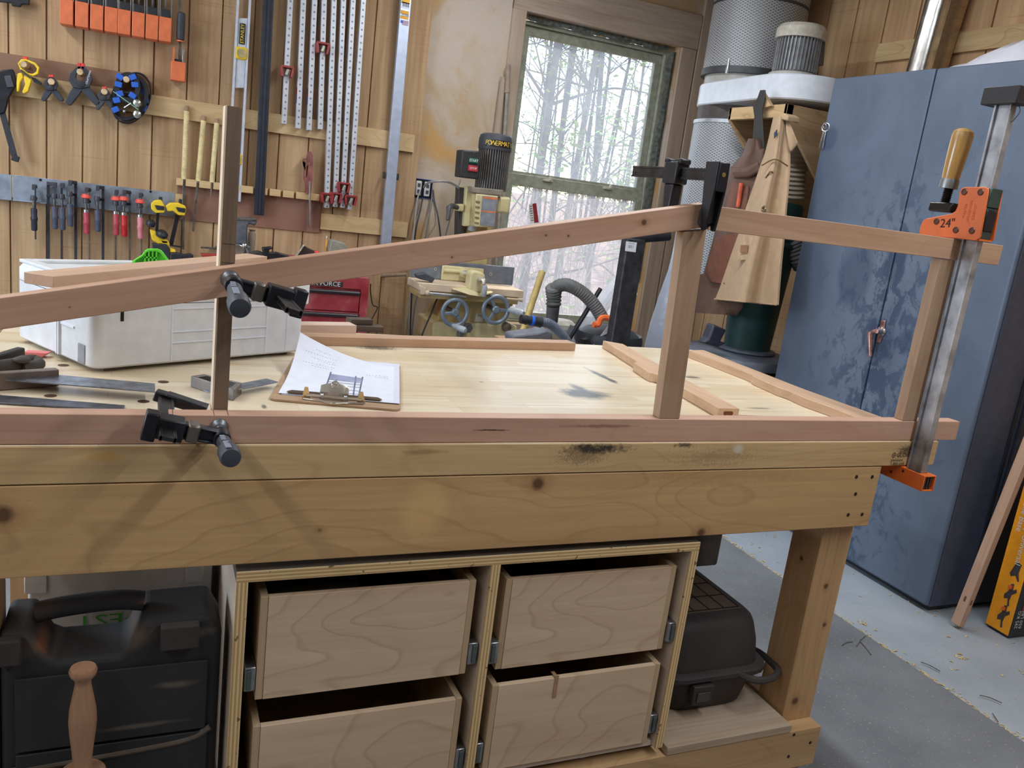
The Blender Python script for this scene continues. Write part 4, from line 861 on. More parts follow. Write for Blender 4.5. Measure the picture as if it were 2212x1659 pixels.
# --- row of orange parallel clamps
c0 = Wp(z1(567, 100), .11)
pcl = thing('parallel_clamp', '', 'clamp', (c0.x, YW, c0.z), 'orange parallel clamps hanging side by side')
o_, hw, hh = .11, .0262, .052
m = MB().bb((c0.x-hw, YW-.11, c0.z-hh), (c0.x+hw, YW-.012, c0.z+hh)); m.build('jaw', orange_plastic, pcl, .003)
m = MB().bb((c0.x-.021, YW-.095, c0.z+hh), (c0.x+.021, YW-.02, c0.z+hh+.035)); m.build('guide', black_plastic, pcl, .003)
for s in (-1, 1): MB().bb((c0.x+s*.024-.0025, YW-.085, c0.z+hh-.01), (c0.x+s*.024+.0025, YW-.04, c0.z+hh+.30)).build('bar_edge', steel, pcl)
MB().bb((c0.x-.004, YW-.08, c0.z+hh), (c0.x+.004, YW-.05, c0.z+hh+.42)).build('bar', dull_steel, pcl, .001)
lb = ['first orange parallel clamp of the row, above the yellow spring clamp', 'second orange parallel clamp of the row, between yellow and small black spring clamps', 'third orange parallel clamp of the row above the small black spring clamp', 'fourth orange parallel clamp of the row above the big black spring clamp', 'fifth orange parallel clamp of the row, above the small dusty spring clamp', 'sixth orange parallel clamp of the row above the blue band clamp', 'seventh orange parallel clamp of the row, next but one to the hanging handle', 'last orange parallel clamp of the row, next to the single hanging one']
for i, x in enumerate((567, 697, 825, 948, 1060, 1180, 1297, 1410)):
    q = Wp(z1(x, 100+(x-567)*.178), .11)
    if i == 0: pcl['label'] = lb[0]
    else: dup(pcl, (q.x, YW, q.z), lb[i])
t = thing('parallel_clamp', 'single orange parallel clamp with black grip hanging lower beside the long level', 'clamp', Wp(z1(1520, 700), 0))
q = Wp(z1(1520, 610), .09); hw = Wp(z1(1583, 610), .09).x-q.x
MB().bb((q.x-hw, YW-.09, Wp(z1(0, 695), .09).z-(Wp(z1(0, 610), .09).z-q.z)), (q.x+hw, YW-.012, Wp(z1(1520, 525), .09).z)).build('jaw', orange_plastic, t, .003)
for s in (-1, 1): MB().bb((q.x+s*.021-.004, YW-.08, Wp(z1(1520, 530), .09).z), (q.x+s*.021+.004, YW-.03, Wp(z1(1520, 405), .09).z)).build('bracket', orange_plastic if s < 0 else steel, t, .001)
MB().bb((q.x-.016, YW-.07, Wp(z1(1520, 530), .09).z), (q.x+.016, YW-.03, Wp(z1(1520, 500), .09).z)).build('guide', black_plastic, t, .002)
vbar(MB(), z1(1535, 525), z1(1535, 0), .012, .008, .06).build('bar', dull_steel, t, .001)
a, b = Wp(z1(1538, 345), .085), Wp(z1(1548, 105), .085)
MB().lathe([(.012, 0), (.017, .004), (.0185, .03), (.0185, (b-a).length-.03), (.0165, (b-a).length-.004), (.010, (b-a).length)], a, b-a, 14, 1.).build('handle', plain('charcoal_grip', (52, 54, 62), .6), t)
MB().lathe([(.0165, 0), (.0165, .006)], a-V((0, 0, .006)), (0, 0, 1), 16).build('collar', orange_plastic, t)
# --- peg board with dowels
hb_m = plain('brown_hardboard', (120, 88, 68), .7, ns=3, c2=(140, 106, 84))
a, b, c = Wp(z1(0, 465), .008), Wp(z1(950, 590), .008), Wp(z1(500, 825), .008)
t = thing('peg_board', 'brown hardboard strip with wooden pegs holding the spring clamps', 'peg board', (a.x, YW, c.z))
MB().bb((-2.6, YW-.008, c.z), (Wp(z1(1040, 700), 0).x, YW-.0005, (Wp(z1(520, 530), .008)).z)).build('strip', hb_m, t, .001)
for (x, y) in ((200, 548), (437, 697), (682, 613), (890, 782), (1078, 677)):
    q = Wp(z1(x, y), .10); MB().lathe([(.0135, 0), (.0135, .098), (.0115, .1)], (q.x, YW-.0005, q.z), (0, -1, 0), 18).build('peg', plain('peg_end', (196, 170, 134), .7), t)
# --- spring clamps
def spring_clamp(label, x, y, s, mat, tip, off=.085, tipm=None, small=False):
    t = thing('spring_clamp', label, 'clamp', Wp(z1(x, y), 0), 'spring clamps on the pegs')
    f = lambda p: z1(x+p[0]*s, y+p[1]*s)
    out = [(-30, -150), (-92, -88), (-106, -30), (-70, 28), (0, 40), (70, 28), (98, -38), (82, -92), (28, -150)]
    inn = [(-8, -128), (-40, -85), (-44, -48), (-30, -28), (0, -24), (30, -28), (42, -50), (38, -88), (8, -128)]
    P = [Wp(f(p), off) for p in out]; Q = [Wp(f(p), off) for p in inn]
    MB().frame(P, Q, (0, .022*s+.008, 0)).build('jaw', mat, t, .002)
    for sg, tip_ in ((-1, (-112, 168)), (1, (148, 172))):
        a, b = f((sg*14, 14)), f(tip_); m = MB()
        P0, P1 = Wp(a, off-.008), Wp(b, off-.008); d = (P1-P0).normalized(); n_ = V((d.z, 0, -d.x))
        w = .020*s+.004; m.prism([P0+n_*w*.8, P0-n_*w*.8, P0+(P1-P0)*.6-n_*w*.7, P1-n_*w*.55, P1+d*.006, P1+n_*w*.55, P0+(P1-P0)*.6+n_*w*.7], (0, .03*s+.008, 0)); m.build('handle', mat, t, .003)
    q = Wp(f((0, 0)), off+.002); MB().lathe([(.013*s+.003, 0), (.012*s+.003, .005), (.004, .006)], q+V((0, .004, 0)), (0, -1, 0), 16).build('pivot', plain('pivot_grey', (64, 66, 72), .4, .5), t)
    for sg in (-1, 1):
        q = Wp(f((sg*16, -150)), off); MB().box(q+V((0, .012, 0)), (.0115*s+.003, .024, .028*s)).build('jaw_tip', tip, t, .003)
    return t
cm = plain('charcoal_plastic', (52, 56, 66), .5, noise=.12)
red_tip = plain('red_tip', (214, 62, 58), .5)
sb = spring_clamp('big black spring clamp with red tips on its wall peg', 690, 715, 1., cm, red_tip)
q = Wp(z1(755, 660), .0872); MB().text('CRAFTSMAN', q, (.25, 0, 1), (-1, 0, .25), .011).build('lettering', pale_print, sb)
spring_clamp('small black spring clamp with red tips between the yellow clamp and the big black one', 435, 748, .62, cm, red_tip)
spring_clamp('small dusty black spring clamp with red tips beside the blue band clamp', 890, 835, .55, plain('dusty_charcoal', (66, 66, 74), .6), red_tip)
# yellow one
t = thing('spring_clamp', 'yellow spring clamp hanging from the first wooden peg', 'clamp', Wp(z1(205, 640), 0), 'spring clamps on the pegs')
out = [(150, 540), (180, 505), (225, 505), (300, 535), (335, 575), (325, 630), (285, 650), (235, 640), (175, 600)]; inn = [(165, 545), (188, 520), (222, 520), (290, 552), (315, 585), (308, 612), (278, 630), (238, 622), (188, 585)]
MB().frame([Wp(z1(*p), .09) for p in out], [Wp(z1(*p), .09) for p in inn], (0, .028, 0)).build('jaw', yellow_plastic, t, .002)
for pts in ([(150, 625), (185, 620), (200, 660), (172, 700), (160, 780), (143, 782), (140, 700)], [(200, 650), (262, 655), (268, 690), (240, 780), (205, 800), (188, 785), (215, 720)]):
    poly(MB(), z1, pts, .10, .03).build('handle', yellow_plastic, t, .003)
poly(MB(), z1, [(170, 600), (185, 592), (265, 655), (255, 672)], .104, .006).build('label_strip', plain('dark_olive_label', (64, 60, 40), .5), t)
poly(MB(), z1, [(190, 482), (232, 482), (236, 505), (198, 512)], .085, .02).build('jaw_tip', red_tip, t, .002)
poly(MB(), z1, [(262, 655), (300, 665), (355, 705), (350, 725), (290, 700)], .07, .02).build('lever', cm, t, .002)
# --- blue and black band clamp
t = thing('band_clamp', 'coiled black band clamp with blue pads hanging on the last peg', 'clamp', Wp(z1(1110, 830), 0))
def oval(cx, cy, rx, ry, off, n=28, tilt=0.): return [Wp(z1(cx+rx*math.cos(a)-tilt*ry*math.sin(a), cy+ry*math.sin(a)), off) for a in [2*math.pi*k/n for k in range(n)]]
def strap(cx, cy, rx, ry, o0, o1, w=10, tilt=0.):
    a, b = oval(cx, cy, rx, ry, o0, tilt=tilt), oval(cx, cy, rx-w, ry-w, o0, tilt=tilt); return MB().frame(a, b, (0, o0-o1, 0)).build('strap', plain('black_strap', (30, 32, 40), .7), t, .001)
strap(1120, 835, 168, 222, .05, .012, 12, .18); strap(1105, 830, 160, 205, .075, .03, 34, .1); strap(1088, 745, 112, 132, .092, .05, 44)
strap(1075, 905, 128, 122, .085, .04, 14)
bl = plain('blue_pad', (40, 96, 196), .5, noise=.06)
for (x, y, r) in ((1022, 655, -.5), (1132, 658, .5), (1010, 720, -.1), (1152, 722, .1), (1022, 800, .4), (1130, 815, -.5), (995, 855, .3), (985, 935, .5), (1228, 780, 0.), (1248, 850, .1), (1232, 922, -.2), (1210, 705, -.2)):
    q = Wp(z1(x, y), .096 if x < 1190 else .055); MB().box(q+V((0, .006, 0)), (.030 if x < 1190 else .019, .014, .024 if x < 1190 else .03), Matrix.Rotation(-r, 3, 'Y')).build('pad', bl, t, .002)
for (x, y) in ((1168, 880), (1170, 975)):
    q = Wp(z1(x, y), .11); MB().lathe([(.016, 0), (.0175, .004), (.0175, .016), (.013, .02), (.006, .022)], q+V((0, .02, 0)), (0, -1, 0), 18).build('screw_knob', plain('worn_chrome', (170, 176, 170), .3, .9, noise=.3), t)
MB().tube([Wp(z1(965, 780), .112), Wp(z1(1180, 935), .112)], .0016, 6).build('green_cord', plain('green_cord', (150, 196, 170), .6), t)
MB().tube([Wp(z1(1060, 920), .11), Wp(z1(1120, 880), .11)], .0035, 8).build('crank', steel, t)
MB().ball(Wp(z1(1060, 950), .10), .007).build('crank_ball', steel, t)
# --- black clamps at the edge of the picture
t = thing('trigger_clamp', 'big black trigger clamp hanging from the peg board above the metal strip', 'clamp', Wp(z1(40, 700), 0))
poly(MB(), z1, [(-60, 640), (20, 595), (110, 590), (128, 640), (140, 720), (75, 830), (40, 960), (-10, 975), (-40, 860)], .07, .03).build('body', black_metal, t, .004)
poly(MB(), z1, [(35, 650), (90, 640), (120, 740), (60, 748)], .078, .01).build('trigger', plain('trigger_grey', (62, 64, 74), .5), t, .002)
vbar(MB(), z1(18, 960), z1(122, 1335), .024, .010, .06).build('bar', plain('dark_bar', (54, 56, 62), .5, .4), t, .001)
a = Wp(z1(130, 1352), .062); MB().box(a+V((0, .007, 0)), (.030, .018, .026), Matrix.Rotation(.27, 3, 'Y')).build('bar_stop', black_plastic, t, .003)
t = thing('trigger_clamp', 'black clamp jaw hanging at the top corner above the peg board', 'clamp', Wp(z1(130, 20), 0))
poly(MB(), z1, [(-40, -60), (250, -60), (248, 38), (190, 34), (168, 56), (100, 48), (92, 22), (-40, 10)], .06, .03).build('jaw', black_metal, t, .003)
poly(MB(), z1, [(60, -200), (130, -200), (130, -50), (60, -50)], .05, .012).build('bar', plain('dark_bar', (54, 56, 62)), t, .001)
# --- galvanised strip with small bar clamps
za, zb2 = Wp(z3(500, 245), .024), Wp(z3(500, 470), .024)
t = thing('metal_strip', 'galvanised metal strip screwed along the wall, holding the small bar clamps', 'strip', (za.x, YW, zb2.z))
xs = Wp(z3(112, 300), .024).x; xr = Wp(z3(1606, 400), .024).x
for x0, x1 in ((-2.7, xs-.002), (xs+.002, xr)): MB().bb((x0, YW-.0225, zb2.z), (x1, YW-.0205, za.z)).bb((x0, YW-.036, zb2.z-.003), (x1, YW-.0205, zb2.z+.001)).build('sheet', zinc, t, .0008)
for p in ((372, 250), (1384, 357)): q = Wp(z3(*p), .0225); MB().cyl(q, q-V((0, .0008, 0)), .006, n=12).build('hole', dark_hole, t)
gh = plain('grey_handle', (72, 76, 92), .6, noise=.1); rh = plain('faded_red_handle', (170, 66, 78), .5, noise=.1); rb = plain('bright_red_handle', (182, 36, 40), .45, noise=.08); pk = plain('pink_handle', (206, 128, 138), .55, noise=.08); bk = plain('black_handle', (40, 44, 56), .5)
def hang_clamp(label, x, y0, y1, ht, hm, ring, barx, bar0, bar1, bw, bm, jaw=(-20, 20)):
    """x handle centre, y0..y1 screw, handle ht long, all in strip-crop pixels"""
    t = thing('hanging_bar_clamp', label, 'clamp', Wp(z3(x, y0), 0), 'bar clamps hanging on the metal strip')
    off = .085; a, b = Wp(z3(x, y0), off), Wp(z3(x+4, y1), off); c = Wp(z3(x+8, y1+ht), off)
    MB().cyl(a, b, .0055, n=10).build('spindle', dull_steel, t)
    L = (c-b).length; MB().lathe([(.008, -.002), (.0125, 0), (.0135, .01), (.0125, L*.35), (.0150, L*.42), (.0150, L*.5), (.0128, L*.56), (.0128, L*.94), (.009, L)], b, c-b, 14).build('handle', hm, t)
    if hm in (rh, rb, pk): MB().lathe([(.0135, -.012), (.0138, .0)], b, c-b, 14).build('ferrule', steel, t)
    m = MB(); q = Wp(z3(x, y0-6), off); m.lathe([(.0125, 0), (.0135, .004), (.0115, .022)], q, (0, 0, 1), 14)
    m.build('screw_boss', plain('cast_grey', (74, 74, 80), .5, .5), t)
    if ring: MB().lathe([(.014, 0), (.0205, .003), (.0205, .010), (.0165, .015), (.0165, .020)], q+V((0, 0, .022)), (0, 0, 1), 18).build('pad', plain('coral_pad', (222, 84, 70), .5), t)
    m = MB(); p0 = q+V((0, 0, .03)); bx0 = Wp(z3(barx, bar0), .045)
    m.bar(q+V((0, .0, .008)), V((bx0.x, YW-.05, q.z+.008)), .018, .012); m.build('sliding_arm', black_metal, t, .002)
    m = MB(); top = Wp(z3(barx, bar0-110), .045); m.bar(V((bx0.x, YW-.045, q.z+.06)), V((q.x+.004, YW-.088, q.z+.066)), .017, .014); m.prism([V((q.x-.006, YW-.092, q.z+.072)), V((q.x+.012, YW-.092, q.z+.072)), V((q.x+.009, YW-.092, q.z+.048)), V((q.x-.006, YW-.092, q.z+.048))], (0, .018, 0)); m.build('fixed_jaw', plain('cast_grey', (74, 74, 80)), t, .002)
    e = Wp(z3(barx+2, bar1), .045); MB().bar(V((bx0.x, YW-.045, q.z+.07)), V((e.x, YW-.045, e.z)), bw, .006, (0, 1, 0)).build('bar', bm, t, .0006)
    return t
dbm = plain('dark_bar', (54, 56, 62)); 
t = hang_clamp('black handled bar clamp alone at the outer end of the metal strip', 308, 445, 512, 205, bk, False, 325, 440, 795, .006, dbm)
hang_clamp('grey handled bar clamp, first of the grey ones, on a thick black bar', 498, 425, 497, 203, gh, False, 443, 440, 1070, .012, dbm)
hang_clamp('grey handled bar clamp, middle one of three close together', 568, 430, 505, 205, gh, False, 566, 470, 1000, .009, dbm)
hang_clamp('grey handled bar clamp hanging a little higher, third of the close grey ones', 640, 405, 472, 206, gh, False, 694, 440, 1010, .012, dbm)
hang_clamp('faded red handled bar clamp between two grey handled ones', 790, 470, 548, 198, rh, True, 820, 470, 1010, .006, dull_steel)
hang_clamp('grey handled bar clamp hanging alone between red handled ones', 893, 450, 528, 198, gh, False, 945, 440, 1010, .012, dbm)
hang_clamp('dull red handled bar clamp beside the bright red one', 1062, 490, 562, 196, rh, True, 1066, 480, 1010, .006, dull_steel)
hang_clamp('bright red handled bar clamp on the metal strip', 1136, 490, 572, 200, rb, True, 1190, 450, 1020, .008, dull_steel)
hang_clamp('pale pink handled bar clamp next to the yellow trigger clamps', 1284, 515, 592, 198, pk, True, 1298, 520, 1010, .006, dull_steel)
# --- yellow trigger clamps
yp = yellow_plastic
def ytrig(label, head, pad, bar0, bar1, bw, body, grip):
    t = thing('trigger_clamp', label, 'clamp', Wp(z3(*bar0), 0), 'yellow trigger clamps')
    poly(MB(), z3, head, .10, .05).build('jaw', yp, t, .004); poly(MB(), z3, pad, .108, .02).build('jaw_pad', black_plastic, t, .003)
    vbar(MB(), z3(*bar0), z3(*bar1), bw, .008, .07).build('bar', black_metal, t, .001)
    q = Wp(z3(bar0[0]+25, bar0[1]-120), .07); MB().box(q, (.016, .022, .03)).build('bar_end', black_plastic, t, .003)
    poly(MB(), z3, body, .105, .045).build('trigger_body', yp, t, .004)
    return t
t = ytrig('yellow and black trigger clamp with round pad, hanging on the strip beside the pink handle', [(1385, 470), (1415, 440), (1480, 432), (1500, 465), (1515, 490), (1512, 552), (1430, 555), (1390, 520)], [(1420, 480), (1512, 492), (1510, 528), (1440, 524)], (1450, 555), (1440, 735), .014, [(1375, 705), (1430, 720), (1440, 760), (1545, 810), (1550, 835), (1450, 838), (1395, 800)], None)
for (x, y, r) in ((1382, 662, .021),): q = Wp(z3(x, y), .11); MB().lathe([(r, 0), (r, .014), (r*.7, .022)], q, V((.2, -.45, 1)), 18).build('round_pad', black_plastic, t)
t = ytrig('yellow and black trigger clamp with slanting bar beside the wrapped rasp', [(1520, 490), (1560, 462), (1640, 460), (1705, 490), (1712, 515), (1700, 578), (1640, 575), (1590, 535), (1540, 540)], [(1615, 498), (1708, 512), (1700, 552), (1635, 540)], (1632, 575), (1572, 845), .019, [(1470, 800), (1545, 808), (1560, 840), (1560, 990), (1520, 990), (1500, 850)], None)
q = Wp(z3(1484, 762), .115); MB().lathe([(.027, 0), (.027, .014), (.018, .024)], q, V((.25, -.45, 1)), 18).build('round_pad', black_plastic, t)
poly(MB(), z3, [(1395, 835), (1530, 838), (1562, 880), (1562, 1000), (1420, 1010), (1400, 900)], .115, .05).build('mechanism', plain('dark_mechanism', (44, 44, 52), .5), t, .004)
poly(MB(), z3, [(1560, 920), (1620, 915), (1690, 935), (1750, 925), (1782, 945), (1770, 975), (1690, 985), (1570, 1000)], .115, .03).build('grip', black_plastic, t, .005)
poly(MB(), z3, [(1555, 870), (1610, 890), (1620, 915), (1560, 915)], .11, .03).build('trigger', yp, t, .003)
MB().tube([Wp(z3(1545, 848), .10), Wp(z3(1670, 866), .10)], .004, 8).build('release_rod', black_metal, t)
# --- rack for files: board, slotted lip, three cord-wrapped rasps
la, lb_ = Wp((381, 393), .045), Wp((703, 432), .045)
zl = Wp(z4(800, 460), .045).z; hz = .017
t = thing('tool_rack', 'brown hardboard tool rack with a slotted pine lip', 'rack', (la.x, YW, zl))
MB().bb((Wp((383, 400), .008).x, YW-.008, Wp(z4(700, 838), .008).z), (Wp((695, 440), .008).x, YW-.0005, zl)).build('back_board', plain('red_brown_hardboard', (128, 88, 70), .6, ns=3, c2=(146, 108, 90)), t, .001)
xs_ = [la.x]+[Wp(p, .045).x for p in (z3(1690, 280), z3(1815, 290), z3(1945, 310), z4(150, 400), z4(345, 410), z4(500, 430), z4(645, 440), z4(787, 460), z4(1065, 480))]+[lb_.x]
for i in range(len(xs_)-1): MB().bb((xs_[i]+(.008 if i else 0), YW-.045, zl-hz), (xs_[i+1]-.004, YW-.010, zl+hz)).build('lip_block', wood('lip_pine', (216, 180, 120), (194, 152, 94), 'X', 1, .7), t, .001)
MB().bb((la.x, YW-.0095, zl-hz), (lb_.x, YW-.0085, zl+hz)).build('lip_back', MAT['lip_pine'], t)
cordm = plain('natural_cord', (220, 204, 158), .9, noise=.1); rasp_end = plain('rasp_end_wood', (150, 122, 98), .8)
for i, (a, b, tip, lab) in enumerate(((z1(1595, 905), z1(1568, 1530), z3(1683, 890), 'tallest cord-wrapped file in the rack, with a long blade'), (z1(1740, 990), z1(1690, 1548), z3(1775, 722), 'cord-wrapped file in the middle of the rack, its cord worn thin'), (z1(1853, 1012), z1(1808, 1558), z3(1935, 405), 'cord-wrapped file with a short pin blade, close to the plywood strip'))):
    A0, B0, T0 = Wp(a, .034), Wp(b, .034), Wp(tip, .034); T0.y = YW-.03
    t = thing('wrapped_file', lab, 'file', (B0.x, YW-.034, B0.z), 'cord wrapped files in the rack'); L = (A0-B0).length; n_ = int(L/.0052); prof = []
    for k in range(n_): prof += [(.0108, L*.94*k/n_), (.0128, L*.94*(k+.5)/n_)]
    MB().lathe(prof, B0, A0-B0, 12).build('cord_wrap', cordm, t); MB().lathe([(.0105, L*.93), (.0105, L), (.008, L+.001)], B0, A0-B0, 12).build('handle_end', rasp_end, t)
    MB().lathe([(.0105, -.008), (.0118, .002)], B0, A0-B0, 12).build('ferrule', dull_steel, t)
    MB().bar(B0, T0, .010 if i < 2 else .005, .004, (0, 1, 0)).build('blade', dull_steel if i < 2 else steel, t, .0006)
q0 = z3(1630, 270); MB().bar(Wp(z3(1655, 350), .03), Wp(z3(1650, 470), .03), .014, .004, (0, 1, 0))
# --- builder's level
lv = plain('white_level_paint', (196, 202, 214), .4, .2, noise=.05)
t = thing('spirit_level', 'long silver spirit level with yellow vials hanging on the wall', 'level', Wp((505, 430), 0))
def lx(y): return 512-.0525*y, 543-.0525*y
lo_ = .045
def lpt(f, y): a, b = lx(y); return Wp((a+(b-a)*f, y+(0)), lo_)
y_top, y_bot = -60, 436
for f0, f1 in ((0., .16), (.84, 1.)):
    m = MB(); m.prism([lpt(f0, y_bot), lpt(f1, y_bot), lpt(f1, y_top), lpt(f0, y_top)], (0, .024, 0)); m.build('flange', lv, t, .001)
segs = [(y_bot, 396), (396, 271), (190, 38.5)]
m = MB()
for ya, yb in ((436, 271), (190, 38.5)): m.prism([lpt(.16, ya)+V((0, .006, 0)), lpt(.84, ya)+V((0, .006, 0)), lpt(.84, yb)+V((0, .006, 0)), lpt(.16, yb)+V((0, .006, 0))], (0, .008, 0)).build('web', lv, t, .003); m = MB()
for y in (115, 344):
    q = lpt(.5, y)
    MB().box(q+V((0, .006, 0)), (.058, .022, .058)).build('vial_block', yp, t, .009)
    MB().lathe([(.021, 0), (.021, .004), (.016, .0045)], q+V((0, -.004, 0)), (0, -1, 0), 24).build('vial_lens', plain('vial_grey', (170, 158, 112), .25), t)
q = lpt(.5, 73); up_ = (lpt(.5, 40)-lpt(.5, 100)).normalized()
MB().bar(q-up_*.047+V((0, .003, 0)), q+up_*.047+V((0, .003, 0)), .026, .006, (0, 1, 0)).build('badge', plain('black_badge', (34, 32, 32), .5), t, .002)
MB().text('STANLEY', q+V((0, -.0003, 0)), up_, (-1, 0, 0), .0215).build('lettering', plain('yellow_print', (236, 204, 50), .5), t)
# --- black straight edge and silver one
def flatbar(name, mat, top, bot, w, d, off, label, cat):
    t = thing(name, label, cat, Wp(bot, 0)); vbar(MB(), bot, top, w, d, off).build('bar', mat, t, .002); return t
w1 = Wp((591.4, 0), .05).x-Wp((568.5, 0), .05).x
t = flatbar('straight_edge', plain('black_anodised', (48, 52, 64), .45, .3, noise=.1), (580+.052*60, -60), (559.5, 465), w1, .02, .05, 'black straight edge hanging on the wall beside the level', 'straight edge')
vbar(MB(), (560.5, 464), (581+.052*60, -60), .012, .006, .056).build('rib', plain('black_anodised', (48, 52, 64)), t, .001)
w2 = Wp((889, 0), .06).x-Wp((866, 0), .06).x
t = flatbar('straight_edge', plain('pale_aluminium', (176, 186, 206), .38, .5, noise=.05), (877.5+.084*60, -60), (834, 530), w2, .030, .06, 'pale aluminium straight edge leaning at the end of the panelled wall', 'straight edge')
for (y, h, c) in ((2, 10, (226, 170, 50)), (27, 7, (222, 160, 46)), (38, 6, (222, 160, 46))):
    q = Wp((877.5-.084*y-1, y), .0605); MB().box(q, (.042, .0006, h*.0024)).build('sticker', plain('yellow_sticker%d' % c[1], c, .6), t)
q = Wp((875.5, 33), .0605); MB().box(q, (.042, .0006, .012)).build('sticker', white_paper, t); MB().text('48" RULE', q+V((0, -.0004, 0)), (1, 0, 0), (0, 0, 1), .009).build('lettering', ink, t)
q = Wp((876, 12), .0605); MB().box(q, (.042, .0006, .030)).build('barcode_label', white_paper, t)
m = MB()
for k in range(9): m.box(q+V((-.016+.004*k, -.0005, .003)), (.0012+.0008*(k % 3), .0004, .018)); 
m.build('barcode', ink, t); t.children[-1]['kind'] = 'stuff'
q = Wp((873.5, 49.5), .0605); m = MB()
for k in range(4): m.box(q+V((.004, 0, .009-.006*k)), (.034, .0006, .003))
m.build('flag_stripes', red_plastic, t); MB().box(q+V((-.013, -.0002, .004)), (.014, .0006, .014)).build('flag_canton', plain('flag_blue', (80, 90, 180), .6), t)
for p in (z4(1757, 243), z4(1903, 263)): MB().box(Wp(p, .05), (.010, .024, .034)).build('clip', black_plastic, t, .002)
# --- eight long aluminium bar clamps
def dimple():
    n = NT('dimpled_aluminium'); v = n.coord(); s = n.n('SeparateXYZ', {0: v}); x, y, z = s.outputs
    fz = n.math('SUBTRACT', n.math('FRACT', n.math('MULTIPLY', z, 1/.031)), .5); r = n.math('SQRT', n.math('ADD', n.math('POWER', n.math('MULTIPLY', fz, .031), 2.), n.math('POWER', x, 2.)))
    d = n.n('MapRange', {0: r, 1: .0035, 2: .0062, 3: 1., 4: 0.}).outputs[0]
    d = n.math('MULTIPLY', d, n.math('LESS_THAN', y, -.0005))
    f = n.noise(v, 8, 3)
    n.col(n.mix(d, n.ramp(f, [(.3, lin((196, 200, 210))), (.7, lin((214, 217, 224)))]), lin((128, 130, 136)))); n.b.inputs['Roughness'].default_value = .4; n.b.inputs['Metallic'].default_value = .35; return n.m
dm = dimple()
bars = [((743, 0), (675, 1345), z2, 715), ((885, 0), (826, 1395), z2, None), ((1007, 0), (945, 1415), z2, None), ((1110, 0), (1067, 1405), z2, 460), ((1218, 0), (1138, 598), z4, 435), ((1320, 0), (1228, 588), z4, 430), ((1425, 0), (1308, 598), z4, 320), ((1537, 0), (1388, 618), z4, 460)]
lbs = ['short aluminium bar clamp with a red slide, next to the black straight edge', 'short aluminium bar clamp with a red and blue sticker, beside the first one', 'short aluminium bar clamp with sticker, third along from the black straight edge', 'short aluminium bar clamp with its red slide high up', 'long aluminium bar clamp, nearest the short ones', 'long aluminium bar clamp, second of the four long ones', 'long aluminium bar clamp whose red slide sits higher than its neighbours', 'long aluminium bar clamp, nearest the pale straight edge']
for i, (tp_, bt, zf, sy) in enumerate(bars):
    P0 = Wp(z2(*tp_), .06); P1 = Wp(zf(*bt), .06); dn = (P0-P1)
    t = thing('long_bar_clamp', lbs[i], 'clamp', (P1.x, YW, P1.z), 'aluminium bar clamps on the wall')
    top = P0+dn.normalized()*.16
    b = MB().box((0, 0, 0), (.0245, .034, (top-P1).length)).build('bar', dm, t, .0015, loc=WL[t.name])
    zax = dn.normalized(); yax = V((0, 1, 0)); xax = yax.cross(zax).normalized(); Mx = Matrix((xax, yax, zax)).transposed().to_4x4(); Mx.translation = (top+P1)/2+V((0, .017, 0))-WL[t.name]
    for vtx in b.data.vertices: vtx.co = vtx.co+WL[t.name]
    b.matrix_local = Mx; WL[b.name] = (top+P1)/2
    if sy is not None:
        z0_, s0_ = (z2, (tp_, bt)) if i < 4 else (z4, None)
        yp_ = z0_(0, sy)[1]; y0_ = z2(*tp_)[1]; y1_ = zf(*bt)[1]; f = (yp_-y0_)/(y1_-y0_); xx = z2(*tp_)[0]+(zf(*bt)[0]-z2(*tp_)[0])*f; K = Wp((xx, yp_), .08)
        jm = faded_red if i < 4 else red_plastic
        MB().box(K+V((0, .012, -.005)), (.060, .055, .010)).build('slide_face', jm, t, .002)
        for s in (-1, 1): MB().prism([K+V((s*.028-.006, -.014, -.008)), K+V((s*.028+.006, -.014, -.008)), K+V((s*.022+.005, -.014, -.052)), K+V((s*.022-.005, -.014, -.052))], (0, .045, 0)).build('slide_cheek', jm, t, .002)
        MB().box(K+V((0, -.004, -.030)), (.013, .020, .030), Matrix.Rotation(.3, 3, 'Y')).build('pawl', plain('cast_pawl', (176, 172, 160), .4, .6), t, .002)
    if i in (1, 2):
        q = Wp(z2(tp_[0]-95, 1030) if i == 1 else z2(tp_[0]-85, 1045), .05); 
        for dz, mm in ((.020, red_plastic), (-.020, plain('sticker_blue', (70, 74, 150), .6))): MB().box((P1.x-.0135+(P0.x-P1.x)*.24, YW-.045, q.z+dz), (.0012, .022, .038)).build('sticker', mm, t)
# --- saw hanging in the rack
t = thing('hand_saw', 'small saw with a purple-brown wooden handle hanging in the rack', 'saw', Wp(z4(940, 400), 0))
hs = plain('rosewood', (128, 76, 72), .45, ns=20, noise=.25)
out = [(935, -10), (965, -15), (985, 30), (985, 130), (985, 300), (965, 440), (912, 445), (905, 330), (888, 290), (890, 190), (905, 110), (878, 90), (882, 65), (920, 60)]
inn = [(932, 130), (936, 140), (936, 150), (936, 170), (930, 230), (922, 262), (908, 270), (900, 262), (898, 240), (898, 215), (900, 195), (906, 170), (914, 155), (924, 140)]
MB().frame([Wp(z4(*p), .065) for p in out], [Wp(z4(*p), .065) for p in inn], (0, .024, 0)).build('handle', hs, t, .004)
a, b = Wp(z4(948, 310), .05), Wp(z4(944, 818), .05)
MB().prism([a+V((-.002, -.012, 0)), a+V((-.002, .028, 0)), b+V((-.002, .028, 0)), b+V((-.002, -.012, .012))], (.004, 0, 0)).bar(a+V((0, -.014, 0)), b+V((0, -.014, .012)), .009, .006, (0, 1, 0)).build('blade', steel, t, .0005)
